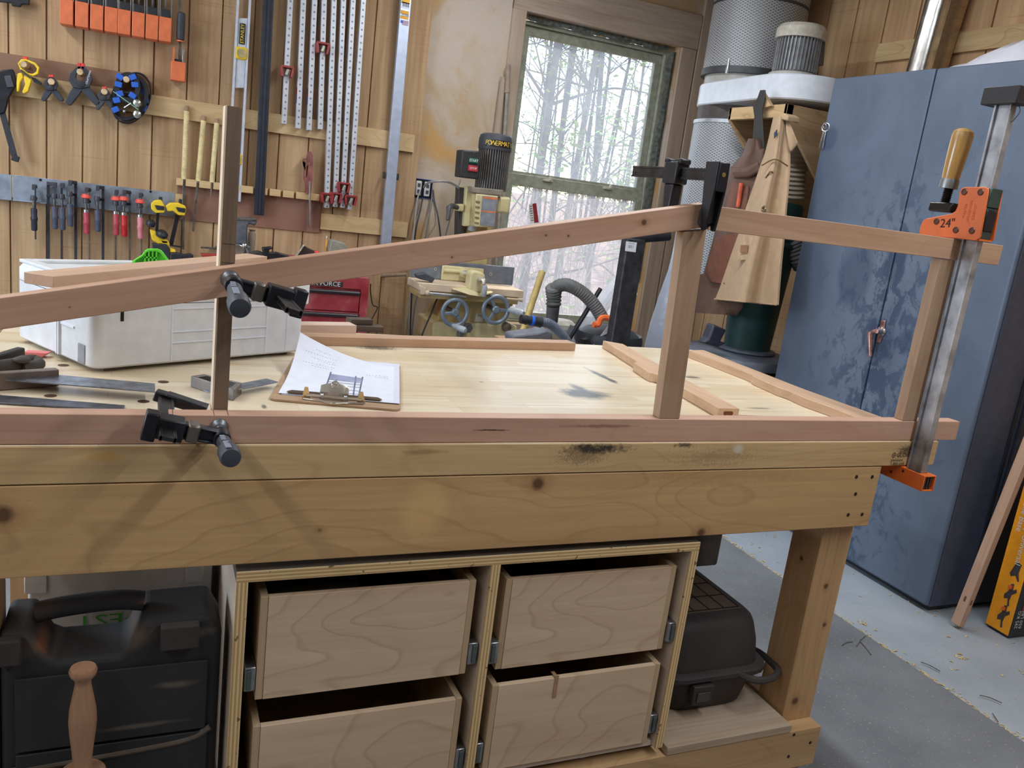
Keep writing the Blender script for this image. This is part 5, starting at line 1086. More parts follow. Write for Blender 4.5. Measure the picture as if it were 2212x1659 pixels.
for p in (z4(905, 88), z4(945, 120)): q = Wp(p, .066); MB().cyl(q, q-V((0, .002, 0)), .004, n=10).build('brass_nut', plain('brass_rivet', (200, 180, 120)), t)
# --- little hook rod and red dish on the far bench, small knob on trims
a, b = Wp(z3(1845, 870), .08), Wp(z3(1995, 878), .08)
tag(MB().tube([a, b, b+V((.0, .077, 0))], .0045, 8).build('wall_hook', dull_steel), 'thin steel hook rod sticking out of the wall behind the plywood strip', 'hook')
# ================================================================ the far bench, machines and things before the window
def z6(x, y): return (860+x/3.318, 260+y/3.318)
def z9(x, y): return (880+x/7.9, 540+y/7.9)
def z10(x, y): return (1140+x/7.9, 620+y/7.9)
def za(x, y): return (480+x/5.924, 440+y/5.924)
# far bench along the wall (mostly hidden)
FX0 = A(470, 556, Y=2.6).x; FBX1 = A(600, 640, Y=2.42).x-.006; FBZ = .86
t = thing('wall_bench', 'plain bench along the panelled wall carrying the vise and toolbox', 'bench', (-1.1, 2.85, 0))
MB().bb((FX0, 2.55, FBZ-.05), (FBX1, 3.2, FBZ)).build('bench_top', wood('old_bench_top', (150, 120, 86), (112, 86, 60), 'X', .8, .8), t, .003)
for x in (FX0+.01, FBX1-.10):
    for y in (2.57, 3.1): MB().bb((x, y, 0), (x+.09, y+.09, FBZ-.05)).build('leg', leg_m, t, .003)
MB().bb((FX0+.1, 2.57, .15), (FBX1-.1, 2.66, .24)).build('stretcher', rail_m, t, .002)
# red tool box, hanging low beside the bench end: front face
TY = 2.42
a, b, c = A(*za(1895, 955), Y=TY), A(*za(1880, 1560), Y=TY), A(*za(900, 1040), Y=TY)
t = thing('tool_chest', 'red steel tool chest with two black drawer pulls behind the white case', 'tool chest', (-.75, TY+.35, 0))
x1, x0, zt = A(*za(1888, 970), Y=TY).x, A(600, 640, Y=TY).x, a.z
rp = NT('dusty_red_paint'); v = rp.coord(); f = rp.noise(v, 9, 5); rp.col(rp.ramp(f, [(.35, lin((138, 34, 44))), (.52, lin((154, 58, 66))), (.66, lin((170, 98, 102)))])); rp.b.inputs['Roughness'].default_value = .45; redp = rp.m
MB().bb((x0, TY+.012, .06), (x1, TY+.76, zt)).build('body', redp, t, .006)
fx = A(*za(1770, 1200), Y=TY).x
MB().frame([(x0, TY, .06), (x1, TY, .06), (x1, TY, zt), (x0, TY, zt)], [(x0+.03, TY, .10), (fx, TY, .10), (fx, TY, A(*za(1750, 1100), Y=TY).z), (x0+.03, TY, A(*za(1750, 1100), Y=TY).z)], (0, .0118, 0)).build('front_frame', redp, t, .002)
zz = [A(1100*0+650, za(0, y)[1], Y=TY).z for y in (1130, 1385, 1400, 1700)]
z_a, z_b = A(*za(1300, 1085), Y=TY).z, A(*za(1300, 1375), Y=TY).z
MB().bb((x0+.032, TY+.004, z_b+.004), (fx-.004, TY+.0115, z_a-.002)).build('drawer', redp, t, .002)
MB().bb((x0+.032, TY+.004, z_b-.22), (fx-.004, TY+.0115, z_b-.002)).build('drawer', redp, t, .002)
for z in (z_a-.012, z_b-.014): MB().tube([(x0+.034, TY-.001, z), (fx-.006, TY-.001, z)], .010, 10).build('drawer_pull', plain('black_pull', (36, 28, 34), .35), t)
q = A(*za(1430, 1030), Y=TY-.001); rt = V((1, 0, 0))
MB().box(q+V((-.055, 0, 0)), (.19, .0012, .024)).build('badge', plain('badge_dark', (52, 40, 42), .5), t, .001); MB().text('TASK FORCE', q+V((-.055, -.0012, 0)), (1, 0, 0), (0, 0, 1), .029).build('lettering', plain('silver_print', (206, 206, 206), .4), t)
a1 = A(*za(1895, 970), Y=TY+.05)
tag(MB().tube(curve([a1+V((.003, 0, -.02)), A(*za(1898, 1120), Y=TY+.06), A(*za(1925, 1290), Y=TY+.08), A(*za(1985, 1330), Y=TY+.1), A(*za(1930, 1450), Y=TY+.1), A(*za(1885, 1540), Y=TY+.1), A(*za(1870, 1700), Y=TY+.1), V((A(*za(1870, 1700), Y=TY+.1).x, TY+.1, .003))], 6), .0028, 6).build('extension_cord', plain('dark_cord', (52, 46, 44), .6)), 'thin dark cord hanging down beside the red tool chest', 'cord')
for x in (x0+.06, x1-.06):
    for y in (TY+.08, TY+.68): MB().cyl((x, y, 0), (x, y, .06), .03, n=14).build('caster', black_plastic, t)
MB().bb((x0+.032, TY+.004, .10), (fx-.004, TY+.0115, z_b-.222)).build('drawer', redp, t, .002)
# vise
VY = 2.78
vz = plain('dusty_vise_grey', (96, 100, 110), .5, .4, noise=.2, ns=14)
t = thing('bench_vise', 'grey cast vise on the far bench behind the plywood strip', 'vise', (A(530, 552, Y=VY).x, VY, FBZ))
def Vp(x, y, d=0.): return A(*za(x, y), Y=VY+d)
P = [Vp(0, 175), Vp(440, 195), Vp(446, 240), Vp(420, 290), Vp(350, 255), Vp(325, 300), Vp(328, 520), Vp(0, 540)]
MB().prism(P, (0, .12, 0)).build('jaw_body', vz, t, .008, 3)
MB().prism([Vp(20, 172, -.003), Vp(440, 192, -.003), Vp(444, 225, -.003), Vp(20, 205, -.003)], (0, .03, 0)).build('jaw_plate', dull_steel, t, .002)
q = Vp(200, 605, -.05); MB().lathe([(.030, 0), (.030, .03), (.027, .032), (.026, .028), (.002, .027)], q+V((0, .03, 0)), (0, -1, 0), 24).build('screw_head', plain('chrome_ring', (190, 194, 200), .2, .95), t)
MB().ball(Vp(285, 540, -.03), .014).build('handle_knob', plain('chrome_ring', (190, 194, 200)), t); MB().cyl(Vp(285, 540, -.03), Vp(330, 640, -.03), .007, n=10).build('handle', steel, t)
qb = Vp(220, 600); MB().bb((qb.x-.07, VY, FBZ), (qb.x+.05, VY+.16, Vp(0, 520).z+.004)).build('base', vz, t, .008)
q0, q1 = Vp(385, 330, .15), Vp(380, 660, .15)
tag(MB().lathe([(.012, -.01), (.015, 0), (.0175, .06), (.018, (q0-q1).length-.02), (.012, (q0-q1).length-.008), (.017, (q0-q1).length)], V((q0.x, q0.y, q0.z-(q0-q1).length-.0)), (0, 0, 1), 16).build('turned_stick', wood('grey_turned_wood', (176, 158, 138), (150, 130, 110), 'Z', 1, .7)), 'pale turned wooden handle standing behind the vise', 'handle')
# small tools on the far bench that show above the sloping rail
t = thing('caulking_gun', 'black tool with a hooked end lying beside the vise', 'tool', A(*za(650, 660), Y=2.7))
P = [A(*za(*p), Y=2.7) for p in ((515, 565), (640, 552), (648, 580), (600, 590), (605, 625), (700, 625), (860, 665), (860, 720), (540, 720), (530, 640))]
MB().prism(P, (0, .04, 0)).build('body', black_metal, t, .004)
tag(MB().tube(curve([A(*za(360, 650), Y=2.72), A(*za(450, 630), Y=2.72), A(*za(510, 660), Y=2.72)], 5), .012, 8).build('hose_end', dusty_black), 'short dark hose end on the far bench beside the vise', 'hose')
a, b = A(*za(1045, 525), Y=2.72), A(*za(930, 690), Y=2.72)
def knurl():
    n = NT('white_knurl'); v = n.coord(); b = n.n('TexVoronoi', {'Vector': v, 'Scale': 160.}).outputs[0]; n.col(n.ramp(b, [(.2, lin((226, 222, 214))), (.5, lin((150, 140, 130)))])); return n.m
t = thing('rasp_tool', 'white perforated rasp tool leaning on a dark part on the far bench', 'tool', b)
board('blade', knurl(), a, b-(a-b)*.5, .006, .040, (0, -1, .2), parent=t)
MB().prism([A(*za(*p), Y=2.74) for p in ((1040, 520), (1085, 560), (1215, 620), (1215, 700), (960, 700))], (0, .05, 0)).build('body', plain('dark_brown_tool', (62, 54, 52), .7), t, .003)
tag(MB().ball(A(*za(1210, 622), Y=2.72), (.012, .012, .008)).build('red_marker', plain('red_cap', (226, 60, 66), .4)), 'tiny red cap among the dark tools on the far bench', 'cap')
a, b = A(*za(1338, 415), Y=2.75), A(*za(1320, 700), Y=2.75); d = a-b
t = thing('pencil', 'yellow pencil standing upright on the far bench', 'pencil', b)
MB().cyl(b, b+d*.88, .0036, n=6).build('shaft', plain('pencil_yellow', (232, 164, 50), .5), t); MB().cyl(b+d*.88, b+d*.94, .0038, n=10).build('ferrule', steel, t); MB().cyl(b+d*.94, a, .0034, n=10).build('rubber', plain('white_rubber', (214, 206, 206), .8), t)
P = [A(*za(*p), Y=2.7) for p in ((1370, 590), (1400, 480), (1440, 470), (1575, 510), (1620, 590), (1620, 680), (1380, 680))]
tag(MB().prism(P, (0, .08, 0)).build('meter_box', plain('olive_grey_box', (134, 134, 122), .6), bev=.004), 'grey-green boxy meter on the far bench beside the pencil', 'box')
tag(MB().prism([A(*z3(*p), Y=2.75) for p in ((1842, 930), (1865, 968), (1990, 975), (1990, 935))], (0, .05, 0)).build('red_dish', plain('dark_red_dish', (150, 50, 40), .5), bev=.003), 'small dark red dish on the far bench behind the plank', 'dish')
# ---------------------------------------------------------------- outlet box and cords on the wall
OY = YP
P = [A(*((860+x/3.352), (y/3.352)), Y=OY-.004) for x, y in ((112, 1288), (252, 1305), (240, 1440), (100, 1430))]
x0, x1, z0, z1_ = (P[0].x+P[3].x)/2, (P[1].x+P[2].x)/2, (P[2].z+P[3].z)/2, (P[0].z+P[1].z)/2
t = thing('outlet_box', 'open blue outlet box with two white receptacles on the stained wall', 'outlet', ((x0+x1)/2, OY, z0))
MB().frame(rect(x0, x1, z0, z1_, OY-.006), rect(x0+.004, x1-.004, z0+.004, z1_-.004, OY-.006), (0, .0055, 0)).build('box', plain('blue_box', (34, 60, 132), .5), t); MB().bb((x0+.004, OY-.003, z0+.004), (x1-.004, OY-.001, z1_-.004)).build('box_back', dark_hole, t)
for fx_ in (.28, .72):
    xc = x0+(x1-x0)*fx_; MB().bb((xc-.016, OY-.016, z0+.012), (xc+.016, OY-.002, z1_-.012)).build('receptacle', white_plastic, t, .005)
    for zc in (z0+.035, z1_-.035): MB().bb((xc-.008, OY-.0175, zc-.010), (xc+.008, OY-.016, zc+.010)).build('socket', plain('socket_dark', (70, 70, 74), .6), t)
gc = plain('grey_cord', (150, 148, 146), .6, noise=.05); bc_ = plain('black_cord', (54, 54, 58), .6)
def cord(label, pts, mat, r=.0045, zf=z6, Y=3.0, Y0_=3.22):
    P = [A(*zf(*p), Y=Y0_+(Y-Y0_)*min(1, i/2)) for i, p in enumerate(pts)]
    return tag(MB().tube(curve(P, 6), r, 8).build('extension_cord', mat), label, 'cord')
cord('pale grey cord arching from the outlet box to a plug on the machine', [(185, 480), (210, 450), (270, 438), (360, 442), (450, 495), (520, 570), (545, 650), (540, 720)], gc, .006, Y=2.72)
q = A(*z6(530, 745), Y=2.70); tag(MB().lathe([(.008, .06), (.018, .04), (.023, .02), (.021, 0)], q-V((0, 0, .03)), (.1, -.2, 1), 16).build('power_plug', plain('grey_plug', (158, 160, 164), .5)), 'grey three-pin plug hanging at the end of the arching cord', 'plug')
cord('pale cord hanging from the outlet box, nearest the panelled wall', [(160, 500), (140, 560), (128, 660), (115, 780), (100, 950), (85, 1200), (75, 1560)], gc, Y=3.15)
cord('dark cord hanging straight down from the outlet box', [(175, 560), (160, 640), (135, 740), (118, 860), (100, 1100), (95, 1300), (85, 1560)], bc_, Y=3.16)
cord('grey cord hanging from the middle of the outlet box', [(245, 520), (235, 620), (210, 740), (192, 860), (170, 1040), (150, 1200), (120, 1330), (95, 1560)], plain('mid_grey_cord', (112, 112, 112), .6), Y=3.17)
cord('black cord curling out of the outlet box towards the machine', [(250, 500), (262, 590), (285, 690), (300, 800), (305, 900), (290, 1080)], bc_, Y=3.14)
cord('thin grey cord looping under the outlet box', [(240, 540), (262, 640), (265, 740), (235, 800), (210, 850), (200, 1000)], plain('mid_grey_cord', (112, 112, 112)), .003, Y=3.15)
cord('grey cord rising from below to the black switch box', [(335, 830), (365, 720), (400, 600), (430, 480), (445, 425)], gc, .005, Y=2.80, Y0_=2.9)
cord('black cord sweeping down under the machine table', [(290, 1255), (262, 1320), (230, 1400), (190, 1490), (165, 1560)], bc_, Y=2.6, Y0_=2.6)
# ---------------------------------------------------------------- mortiser
MY = 2.62
def mp(x, y, d=0., zf=z6): return A(*zf(x, y), Y=MY+d)
tan = plain('dusty_tan_iron', (200, 188, 144), .55, noise=.08, ns=12); tand = plain('dusty_tan_dark', (176, 156, 108), .7, noise=.15, ns=8); dust_iron = plain('dust_covered_iron', (196, 176, 152), .85, noise=.08, ns=10)
mo = thing('mortising_machine', 'tall tan and black mortising machine with two handwheels before the window', 'machine', (mp(650, 1500).x, MY+.1, 0))
# motor
mc = mp(685, 350, .10); ml_, mr_ = mp(576, 350, .10).x, mp(792, 350, .10).x; R = (mr_-ml_)/2
zb_, zt_, zd = mp(660, 500, .1).z, mp(680, 215, .1).z, mp(680, 92, .1).z
cxm = (mp(560, 215, .1).x+mp(800, 215, .1).x)/2; cxb = (mp(570, 495, .1).x+mp(775, 495, .1).x)/2; cxm = (cxm+cxb)/2
MB().cyl((cxm, MY+.10, zb_), (cxm, MY+.10, zt_), R*.92, n=40).build('motor_core', plain('motor_dark', (44, 46, 52), .5, .3), mo)
fin = MB()
for k in range(40):
    a_ = 2*math.pi*k/40; u = V((math.cos(a_), math.sin(a_), 0)); c0_ = V((cxm, MY+.10, 0)); fin.bar(c0_+u*R*.9+V((0, 0, zb_)), c0_+u*R*.9+V((0, 0, zt_)), R*.20, .0045, V((-u.y, u.x, 0)))
fin.build('cooling_fins', plain('motor_fin', (116, 112, 108), .5, .5), mo)
hD = zd-zt_; MB().lathe([(R*1.03, 0), (R*1.05, hD*.1), (R*1.05, hD*.62), (R*.98, hD*.85), (R*.8, hD*.96), (R*.4, hD), (.001, hD)], (cxm, MY+.10, zt_), (0, 0, 1), 40).build('motor_cap', plain('motor_cap', (58, 60, 68), .55, noise=.1), mo)
q = mp(705, 165, .1); 
rl = R*1.055; bm_ = MB(); lt = MB()
def onc(a_, z, r): return V((cxm+r*math.sin(a_), MY+.10-r*math.cos(a_), z))
rows = [[onc(-1.0+1.95*i/12, zt_+hD*(.18+.40*j), rl) for i in range(13)] for j in (0, 1)]; bm_.sheet(rows, .0006, (0, -1, 0)).build('badge', plain('badge_black', (26, 24, 24), .4), mo, normals=True)
word = 'POWERMATIC'
for i, ch in enumerate(word):
    a_ = -.90+1.74*i/9; p_ = onc(a_, zt_+hD*.38, rl+.0012); lt.text(ch, p_, (math.cos(a_), math.sin(a_), 0), (0, 0, 1), hD*.40, stretch=.95)
lt.build('lettering', plain('gold_print', (216, 184, 74), .5), mo)
# switch
sw = MB().prism([mp(462, 210, -.02), mp(590, 222, -.02), mp(580, 425, -.02), mp(445, 408, -.02)], (0, .09, 0)).build('switch_box', plain('switch_black', (40, 40, 44), .5), mo, .006)
for pts, mm, word in ((((513, 270), (575, 276), (572, 310), (510, 303)), plain('start_green', (20, 96, 74), .4), 'START'), (((507, 320), (573, 328), (570, 370), (503, 362)), plain('stop_red', (176, 44, 60), .4), 'STOP')):
    P = [mp(*p, -.028) for p in pts]; b = MB().prism(P, (0, .01, 0)).build('button', mm, mo, .0015); c_ = sum(P, V())/4
    MB().text(word, c_+V((0, -.0008, 0)), P[1]-P[0], (0, 0, 1), .0155).build('lettering', pale_print, b)
for p in ((545, 232), (530, 380)): q = mp(*p, -.0215); MB().cyl(q, q-V((0, .001, 0)), .003, n=10).build('screw', dull_steel, mo)
MB().prism([mp(532, 478, .0), mp(758, 500, .0), mp(752, 542, .0), mp(530, 518, .0)], (0, .2, 0)).build('motor_plate', plain('dusty_plate', (132, 122, 108), .8), mo, .004)
MB().prism([mp(490, 470, .06), mp(560, 480, .06), mp(545, 760, .06), mp(470, 760, .06)], (0, .12, 0)).build('head_casting', tan, mo, .006)
MB().prism([mp(560, 525, .0), mp(720, 542, .0), mp(690, 770, .0), mp(550, 762, .0)], (0, .15, 0)).build('head', tan, mo, .006)
sl = MB()
for k in range(5): sl.prism([mp(558-2*k, 575+38*k, -.002), mp(588-2*k, 580+38*k, -.002), mp(586-2*k, 595+38*k, -.002), mp(557-2*k, 590+38*k, -.002)], (0, .004, 0)).build('vent', plain('vent_shadow', (128, 110, 74), .8), mo); sl = MB()
MB().prism([mp(606, 540, -.004), mp(714, 552, -.004), mp(690, 765, -.004), mp(586, 752, -.004)], (0, .004, 0)).build('warning_plate', plain('plate_grey', (126, 130, 136), .6), mo, .001)
for (y0_, y1_) in ((545, 560), (645, 656)): MB().prism([mp(612-.1*(y0_-540), y0_, -.0046), mp(710-.12*(y0_-540), y0_+10, -.0046), mp(709-.12*(y0_-540), y1_+9, -.0046), mp(611-.1*(y0_-540), y1_-1, -.0046)], (0, .0006, 0)).build('orange_band', plain('dusty_orange', (214, 116, 66), .6), mo)
MB().prism([mp(716, 548, .03), mp(812, 552, .03), mp(796, 672, .03), mp(706, 664, .03)], (0, .12, 0)).build('side_guard', tan, mo, .012, 3)
MB().prism([mp(438, 480, .09), mp(480, 484, .09), mp(470, 900, .09), mp(425, 900, .09)], (0, .06, 0)).build('column', plain('column_dark', (56, 52, 50), .6), mo, .003)
MB().prism([mp(420, 605, .05), mp(475, 600, .05), mp(472, 655, .05), mp(425, 650, .05)], (0, .06, 0)).build('handle_hub', tan, mo, .006)
MB().tube([mp(425, 625, .04), mp(385, 612, .02), mp(365, 625, .0), mp(362, 660, -.01), mp(355, 715, -.02)], [.012, .013, .014, .011, .009], 10).build('handle', plain('handle_dark', (66, 62, 66), .5), mo)
MB().bb((mp(520, 760, .05).x, MY+.10, .92), (mp(700, 760, .05).x, MY+.22, mp(600, 740, .1).z)).build('rear_column', tand, mo, .006)
# table group
def m9(x, y, d=0.): return mp(x, y, d, z9)
TYf = -.12
a, b = m9(205, 560, TYf), m9(1990, 700, TYf); c_ = m9(62, 475, TYf+.2)
tz = (a.z+b.z)/2; 
MB().bb((a.x, MY+TYf, tz-.036), (b.x, MY+TYf+.20, tz+.0)).build('table', dust_iron, mo, .003)
MB().bb((a.x+.01, MY+TYf+.01, tz-.072), (b.x-.02, MY+TYf+.19, tz-.037)).build('table_lower', tand, mo, .003)
MB().prism([m9(205, 600, TYf-.004), m9(320, 650, TYf-.004), m9(320, 770, TYf-.004), m9(225, 765, TYf-.004), m9(222, 690, TYf-.004)], (0, .05, 0)).build('bracket', dust_iron, mo, .003)
MB().tube([m9(330, 735, TYf-.012), m9(1000, 795, TYf-.012)], .007, 10).build('slide_rod', steel, mo); MB().tube([m9(1690, 830, TYf-.008), m9(1860, 845, TYf-.008), m9(1960, 860, TYf-.008)], [.006, .006, .010], 10).build('slide_rod', dust_iron, mo)
MB().ball(m9(345, 730, TYf-.015), .012).build('stop_knob', dust_iron, mo)
FYo = .09
fz0 = tz+.0005
P = [m9(30, 345, FYo), m9(850, 230, FYo), m9(1000, 215, FYo), m9(1815, 290, FYo), m9(1790, 600, FYo), m9(590, 560, FYo), m9(50, 470, FYo)]
xl_, xr_, zt_ = m9(60, 400, FYo).x, m9(1800, 440, FYo).x, m9(1400, 255, FYo).z
MB().bb((xl_, MY+FYo-.012, fz0), (xr_, MY+FYo, zt_)).build('fence', plain('fence_grey', (124, 130, 142), .45, .5, noise=.1), mo, .004)
for p in ((480, 330), (1420, 415)): q = m9(*p, FYo-.0125); MB().torus(q, (0, 1, 0), .006, .0018, 16, 6).build('fence_bolt', plain('bolt_pale', (196, 192, 184), .4, .6), mo)
xa_, xb_ = m9(590, 400, FYo-.03).x, m9(1300, 420, FYo-.03).x; zt2 = m9(950, 290, FYo-.03).z
MB().bb((xa_, MY+FYo-.032, fz0), (xb_, MY+FYo-.0125, zt2)).build('fence_jaw', tan, mo, .006)
MB().tube([m9(620, 350, FYo-.036), m9(930, 372, FYo-.036)], .010, 10).build('jaw_rib', tan, mo)
MB().lathe([(.026, 0), (.026, .03), (.016, .034)], m9(960, 385, FYo-.03), (.1, -1, 0), 20).build('jaw_boss', tan, mo)
MB().cyl(m9(970, 390, FYo-.06), m9(1090, 410, FYo-.1), .013, n=14).build('clamp_screw', plain('pale_screw', (196, 190, 180), .4, .7), mo)
P = [m9(1045, 715, TYf-.03), m9(1085, 400, TYf-.03), m9(1130, 355, TYf-.03), m9(1240, 370, TYf-.03), m9(1320, 410, TYf-.03), m9(1338, 470, TYf-.03), m9(1310, 560, TYf-.03), m9(1265, 740, TYf-.03)]
MB().prism(P, (0, .07, 0)).build('clamp_post', tan, mo, .012, 3)
MB().prism([m9(790, 680, TYf-.035), m9(1060, 770, TYf-.045), m9(1240, 800, TYf-.045), m9(1470, 735, TYf-.035), m9(1470, 715, TYf-.035), m9(1250, 740, TYf-.035), m9(990, 650, TYf-.035)], (0, .06, 0)).build('clamp_foot', tan, mo, .003)
MB().tube([m9(1235, 495, TYf-.03), m9(1270, 500, TYf-.06), m9(1310, 520, TYf-.07), m9(1308, 590, TYf-.075)], [.014, .010, .012, .008], 10).build('crank_arm', plain('pale_screw', (196, 190, 180)), mo)
MB().lathe([(.009, 0), (.0125, .004), (.0135, (m9(0, 600).z-m9(0, 800).z)-.01), (.010, m9(0, 600).z-m9(0, 800).z)], m9(1300, 800, TYf-.08), (0, 0, 1), 14).build('crank_handle', plain('grey_crank', (146, 150, 152), .5), mo)
# base castings
MB().prism([m9(700, 790, .0), m9(1750, 840, .0), m9(1820, 950, .0), m9(1700, 1000, .0), m9(1690, 1250, .0), m9(500, 1280, .0), m9(520, 1100, .0), m9(640, 900, .0)], (0, .2, 0)).build('cross_slide', tand, mo, .008)
q = m9(1150, 1600, -.02); xs0, xs1 = m9(520, 1420, -.02).x, m9(1880, 1420, -.02).x
MB().prism([m9(430, 1230, -.02), m9(1600, 1260, -.02), m9(1680, 1200, -.02), m9(1880, 1310, -.02), m9(1875, 1450, -.02), m9(1860, 1900, -.02), m9(420, 1900, -.02)], (0, .26, 0)).build('base_casting', tan, mo, .010)
MB().bb((xs0+.02, MY, 0), (xs1-.02, MY+.26, m9(1000, 1880, -.02).z+.01)).build('stand', tan, mo, .01)
MB().prism([m9(1175, 1080, -.006), m9(1290, 1090, -.006), m9(1290, 1235, -.006), m9(1145, 1225, -.006)], (0, .004, 0)).build('name_plate', plain('pale_plate', (184, 178, 166), .5), mo); MB().text('POWERMATIC', m9(1215, 1115, -.008), (1, 0, -.05), (0, 0, 1), .016, align='LEFT').build('lettering', ink, mo) if False else MB().text('POW', m9(1200, 1118, -.008), (1, 0, -.05), (0, 0, 1), .020, align='LEFT').build('lettering', ink, mo)
wg = plain('handwheel_grey', (112, 124, 138), .4, .3, noise=.1)
for (x, y, hx_, hy_, k) in ((812, 1068, 770, 1285, 0), (1508, 1020, 1715, 1020, 1)):
    c_ = m9(x, y, -.14); R_ = (m9(x+210, y, -.14)-m9(x-210, y, -.14)).length/2
    w = MB().torus(c_, (0, 1, 0), R_, R_*.165, 36, 10).build('handwheel', wg, mo)
    MB().lathe([(R_*.30, 0), (R_*.30, .02), (R_*.22, .026), (R_*.10, .026)], c_+V((0, .012, 0)), (0, -1, 0), 22).build('hub', wg, w)
    for j in range(3):
        a_ = math.radians(90+120*j+(-20 if k == 0 else 150)); e_ = V((math.cos(a_), 0, math.sin(a_))); MB().bar(c_+e_*R_*.25, c_+e_*R_*.95, R_*.26, .012, (0, 1, 0)).build('spoke', wg, w, .003)
    h0 = m9(hx_, hy_, -.14); h1 = h0+V((.035, -.085, -.006)) if k == 0 else h0+V((.048, -.08, .0))
    MB().lathe([(.008, 0), (.0115, .01), (.015, .055), (.0155, .085), (.010, .097)], h0, h1-h0, 16).build('crank_grip', plain('grip_pale_grey', (150, 156, 164), .5), w)
    MB().cyl(c_+V((0, .01, 0)), c_+V((0, .15, 0)), .012, n=12).build('shaft', dull_steel, w)
q = m9(1015, 1320, -.06); MB().lathe([(.026, 0), (.026, .02), (.014, .022), (.014, .04)], q, (0, -1, 0), 6).build('bolt', plain('bolt_dark', (104, 108, 112), .4, .6), mo); q = m9(1690, 1310, -.03); MB().ball(q, .026).build('ball_knob', plain('dark_knob', (110, 100, 88), .4, .3), mo)
MB().prism([m9(880, 1380, -.06), m9(960, 1370, -.06), m9(950, 1700, -.06), m9(880, 1700, -.06)], (0, .03, 0)).build('lock_lever', plain('bolt_dark', (104, 108, 112)), mo, .004)
# grey tool lying on the table
P = [m9(*p, TYf+.03) for p in ((150, 365), (260, 355), (300, 335), (480, 440), (440, 515), (370, 490), (180, 440))]
P = [p+V((0, 0, tz+.001-min(q_.z for q_ in P))) for p in P]
tag(MB().prism(P, (0, .04, 0)).build('drill_driver', plain('dark_grey_tool', (62, 66, 76), .6), bev=.006), 'small dark grey tool lying on the machine table', 'tool')
# pole with ribbed grip leaning beside the window
def z5(x, y): return (860+x/3.352, y/3.352)
a, b = A(*z5(795, 535), Y=3.20), A(*z5(780, 980), Y=3.16); d = (b-a)
t = thing('pole', 'thin grey pole with ribbed grip standing against the window board', 'pole', (b.x, 3.16, 0))
e = a+d*((a.z-0.0)/(a.z-b.z)); e.y = 3.1; MB().tube([a+d*.3, e], .011, 10).build('shaft', plain('pole_grey', (128, 124, 114), .6), t)
MB().lathe([(.014, 0)]+[(.0135+.002*(k % 2), .012*k) for k in range(1, 13)]+[(.012, .15), (.004, .153)], a+d*.31, -d, 12).build('grip', plain('grip_taupe', (138, 122, 108), .7), t)
a, b = A(*z5(762, 560), Y=3.215), A(*z5(735, 960), Y=3.215)
tag(MB().bar(a, V((b.x-.03, 3.215, .9)), .03, .012, (0, 1, 0)).build('wood_strip', old_board), 'narrow weathered strip standing beside the grey pole', 'strip')
# sticker on the lower pane
P = [A(*z5(*p), Y=3.326) for p in ((945, 1480), (1000, 1470), (1018, 1610), (955, 1620))]
t = thing('window_sticker', 'red and white sticker on the lower window pane', 'sticker', sum(P, V())/4)
MB().prism([P[0], P[0]+(P[1]-P[0])*.5, P[3]+(P[2]-P[3])*.5, P[3]], (0, .0006, 0)).build('white_half', plain('faded_white', (214, 212, 206), .6), t); MB().prism([P[0]+(P[1]-P[0])*.5, P[1], P[2], P[3]+(P[2]-P[3])*.5], (0, .0006, 0)).build('red_half', red_plastic, t)
m = MB()
for k in range(7): f = .12+.12*k; u = P[0]+(P[3]-P[0])*f; w_ = P[1]+(P[2]-P[1])*f; m.bar(u+(w_-u)*.12+V((0, -.0006, 0)), u+(w_-u)*.42+V((0, -.0006, 0)), .004, .0004, (0, 1, 0)).build('print', ink, t); m = MB()
# ---------------------------------------------------------------- vacuum, hoses and sticks
SY = 1.95
def vp_(x, y, d=0.): return A(*z10(x, y), Y=SY+d)
sv = plain('vac_black', (30, 33, 40), .5, noise=.2, ns=5, c2=(46, 50, 58)); so = plain('vac_orange', (226, 106, 50), .5, noise=.05)
c_ = vp_(1300, 800, .2); t = thing('shop_vacuum', 'black and orange shop vacuum behind the bench', 'vacuum', (c_.x, SY+.2, 0))
Rv = (vp_(1880, 800, .2).x-vp_(880, 800, .2).x)/2; zc = vp_(1300, 980, .2).z+.045; zt = vp_(1100, 640, .2).z+.03; cx_ = (vp_(1880, 800, .2).x+vp_(880, 800, .2).x)/2
MB().lathe([(Rv*.85, .06), (Rv*.9, .3), (Rv*.95, zc-.06), (Rv*.98, zc-.04)], (cx_, SY+.2, 0), (0, 0, 1), 32).build('drum', plain('vac_drum', (60, 62, 68), .5), t)
MB().lathe([(Rv*1.02, 0), (Rv*1.02, .03), (Rv*.97, .05), (Rv*.9, (zt-zc)*.55), (Rv*.72, (zt-zc)*.85), (Rv*.45, zt-zc), (.01, zt-zc+.006)], (cx_, SY+.2, zc-.035), (0, 0, 1), 32).build('motor_head', sv, t)
m = MB(); hpts = [(1120, 640), (1200, 640), (1240, 545), (1300, 522), (1420, 545), (1560, 640), (1640, 700), (1690, 745)]
MB().tube(curve([vp_(*p, .06) for p in hpts], 5), .014, 8).build('handle', so, t)
P = [vp_(*p, -.02) for p in ((1585, 862), (1660, 860), (1720, 940), (1725, 990), (1640, 990))]; MB().prism(P, (0, .05, 0)).build('latch', so, t, .004)
P = [vp_(*p, .0) for p in ((910, 880), (990, 860), (1040, 960), (900, 955))]; MB().prism([p-V((0, .03, 0)) for p in P], (0, .03, 0)).build('vent_grille', plain('vac_vent', (24, 26, 30), .8), t)
for k in range(4):
    a_ = math.radians(45+90*k); MB().ball((cx_+Rv*.8*math.cos(a_), SY+.2+Rv*.8*math.sin(a_), .035), .035, 12, 8).build('caster', black_plastic, t)
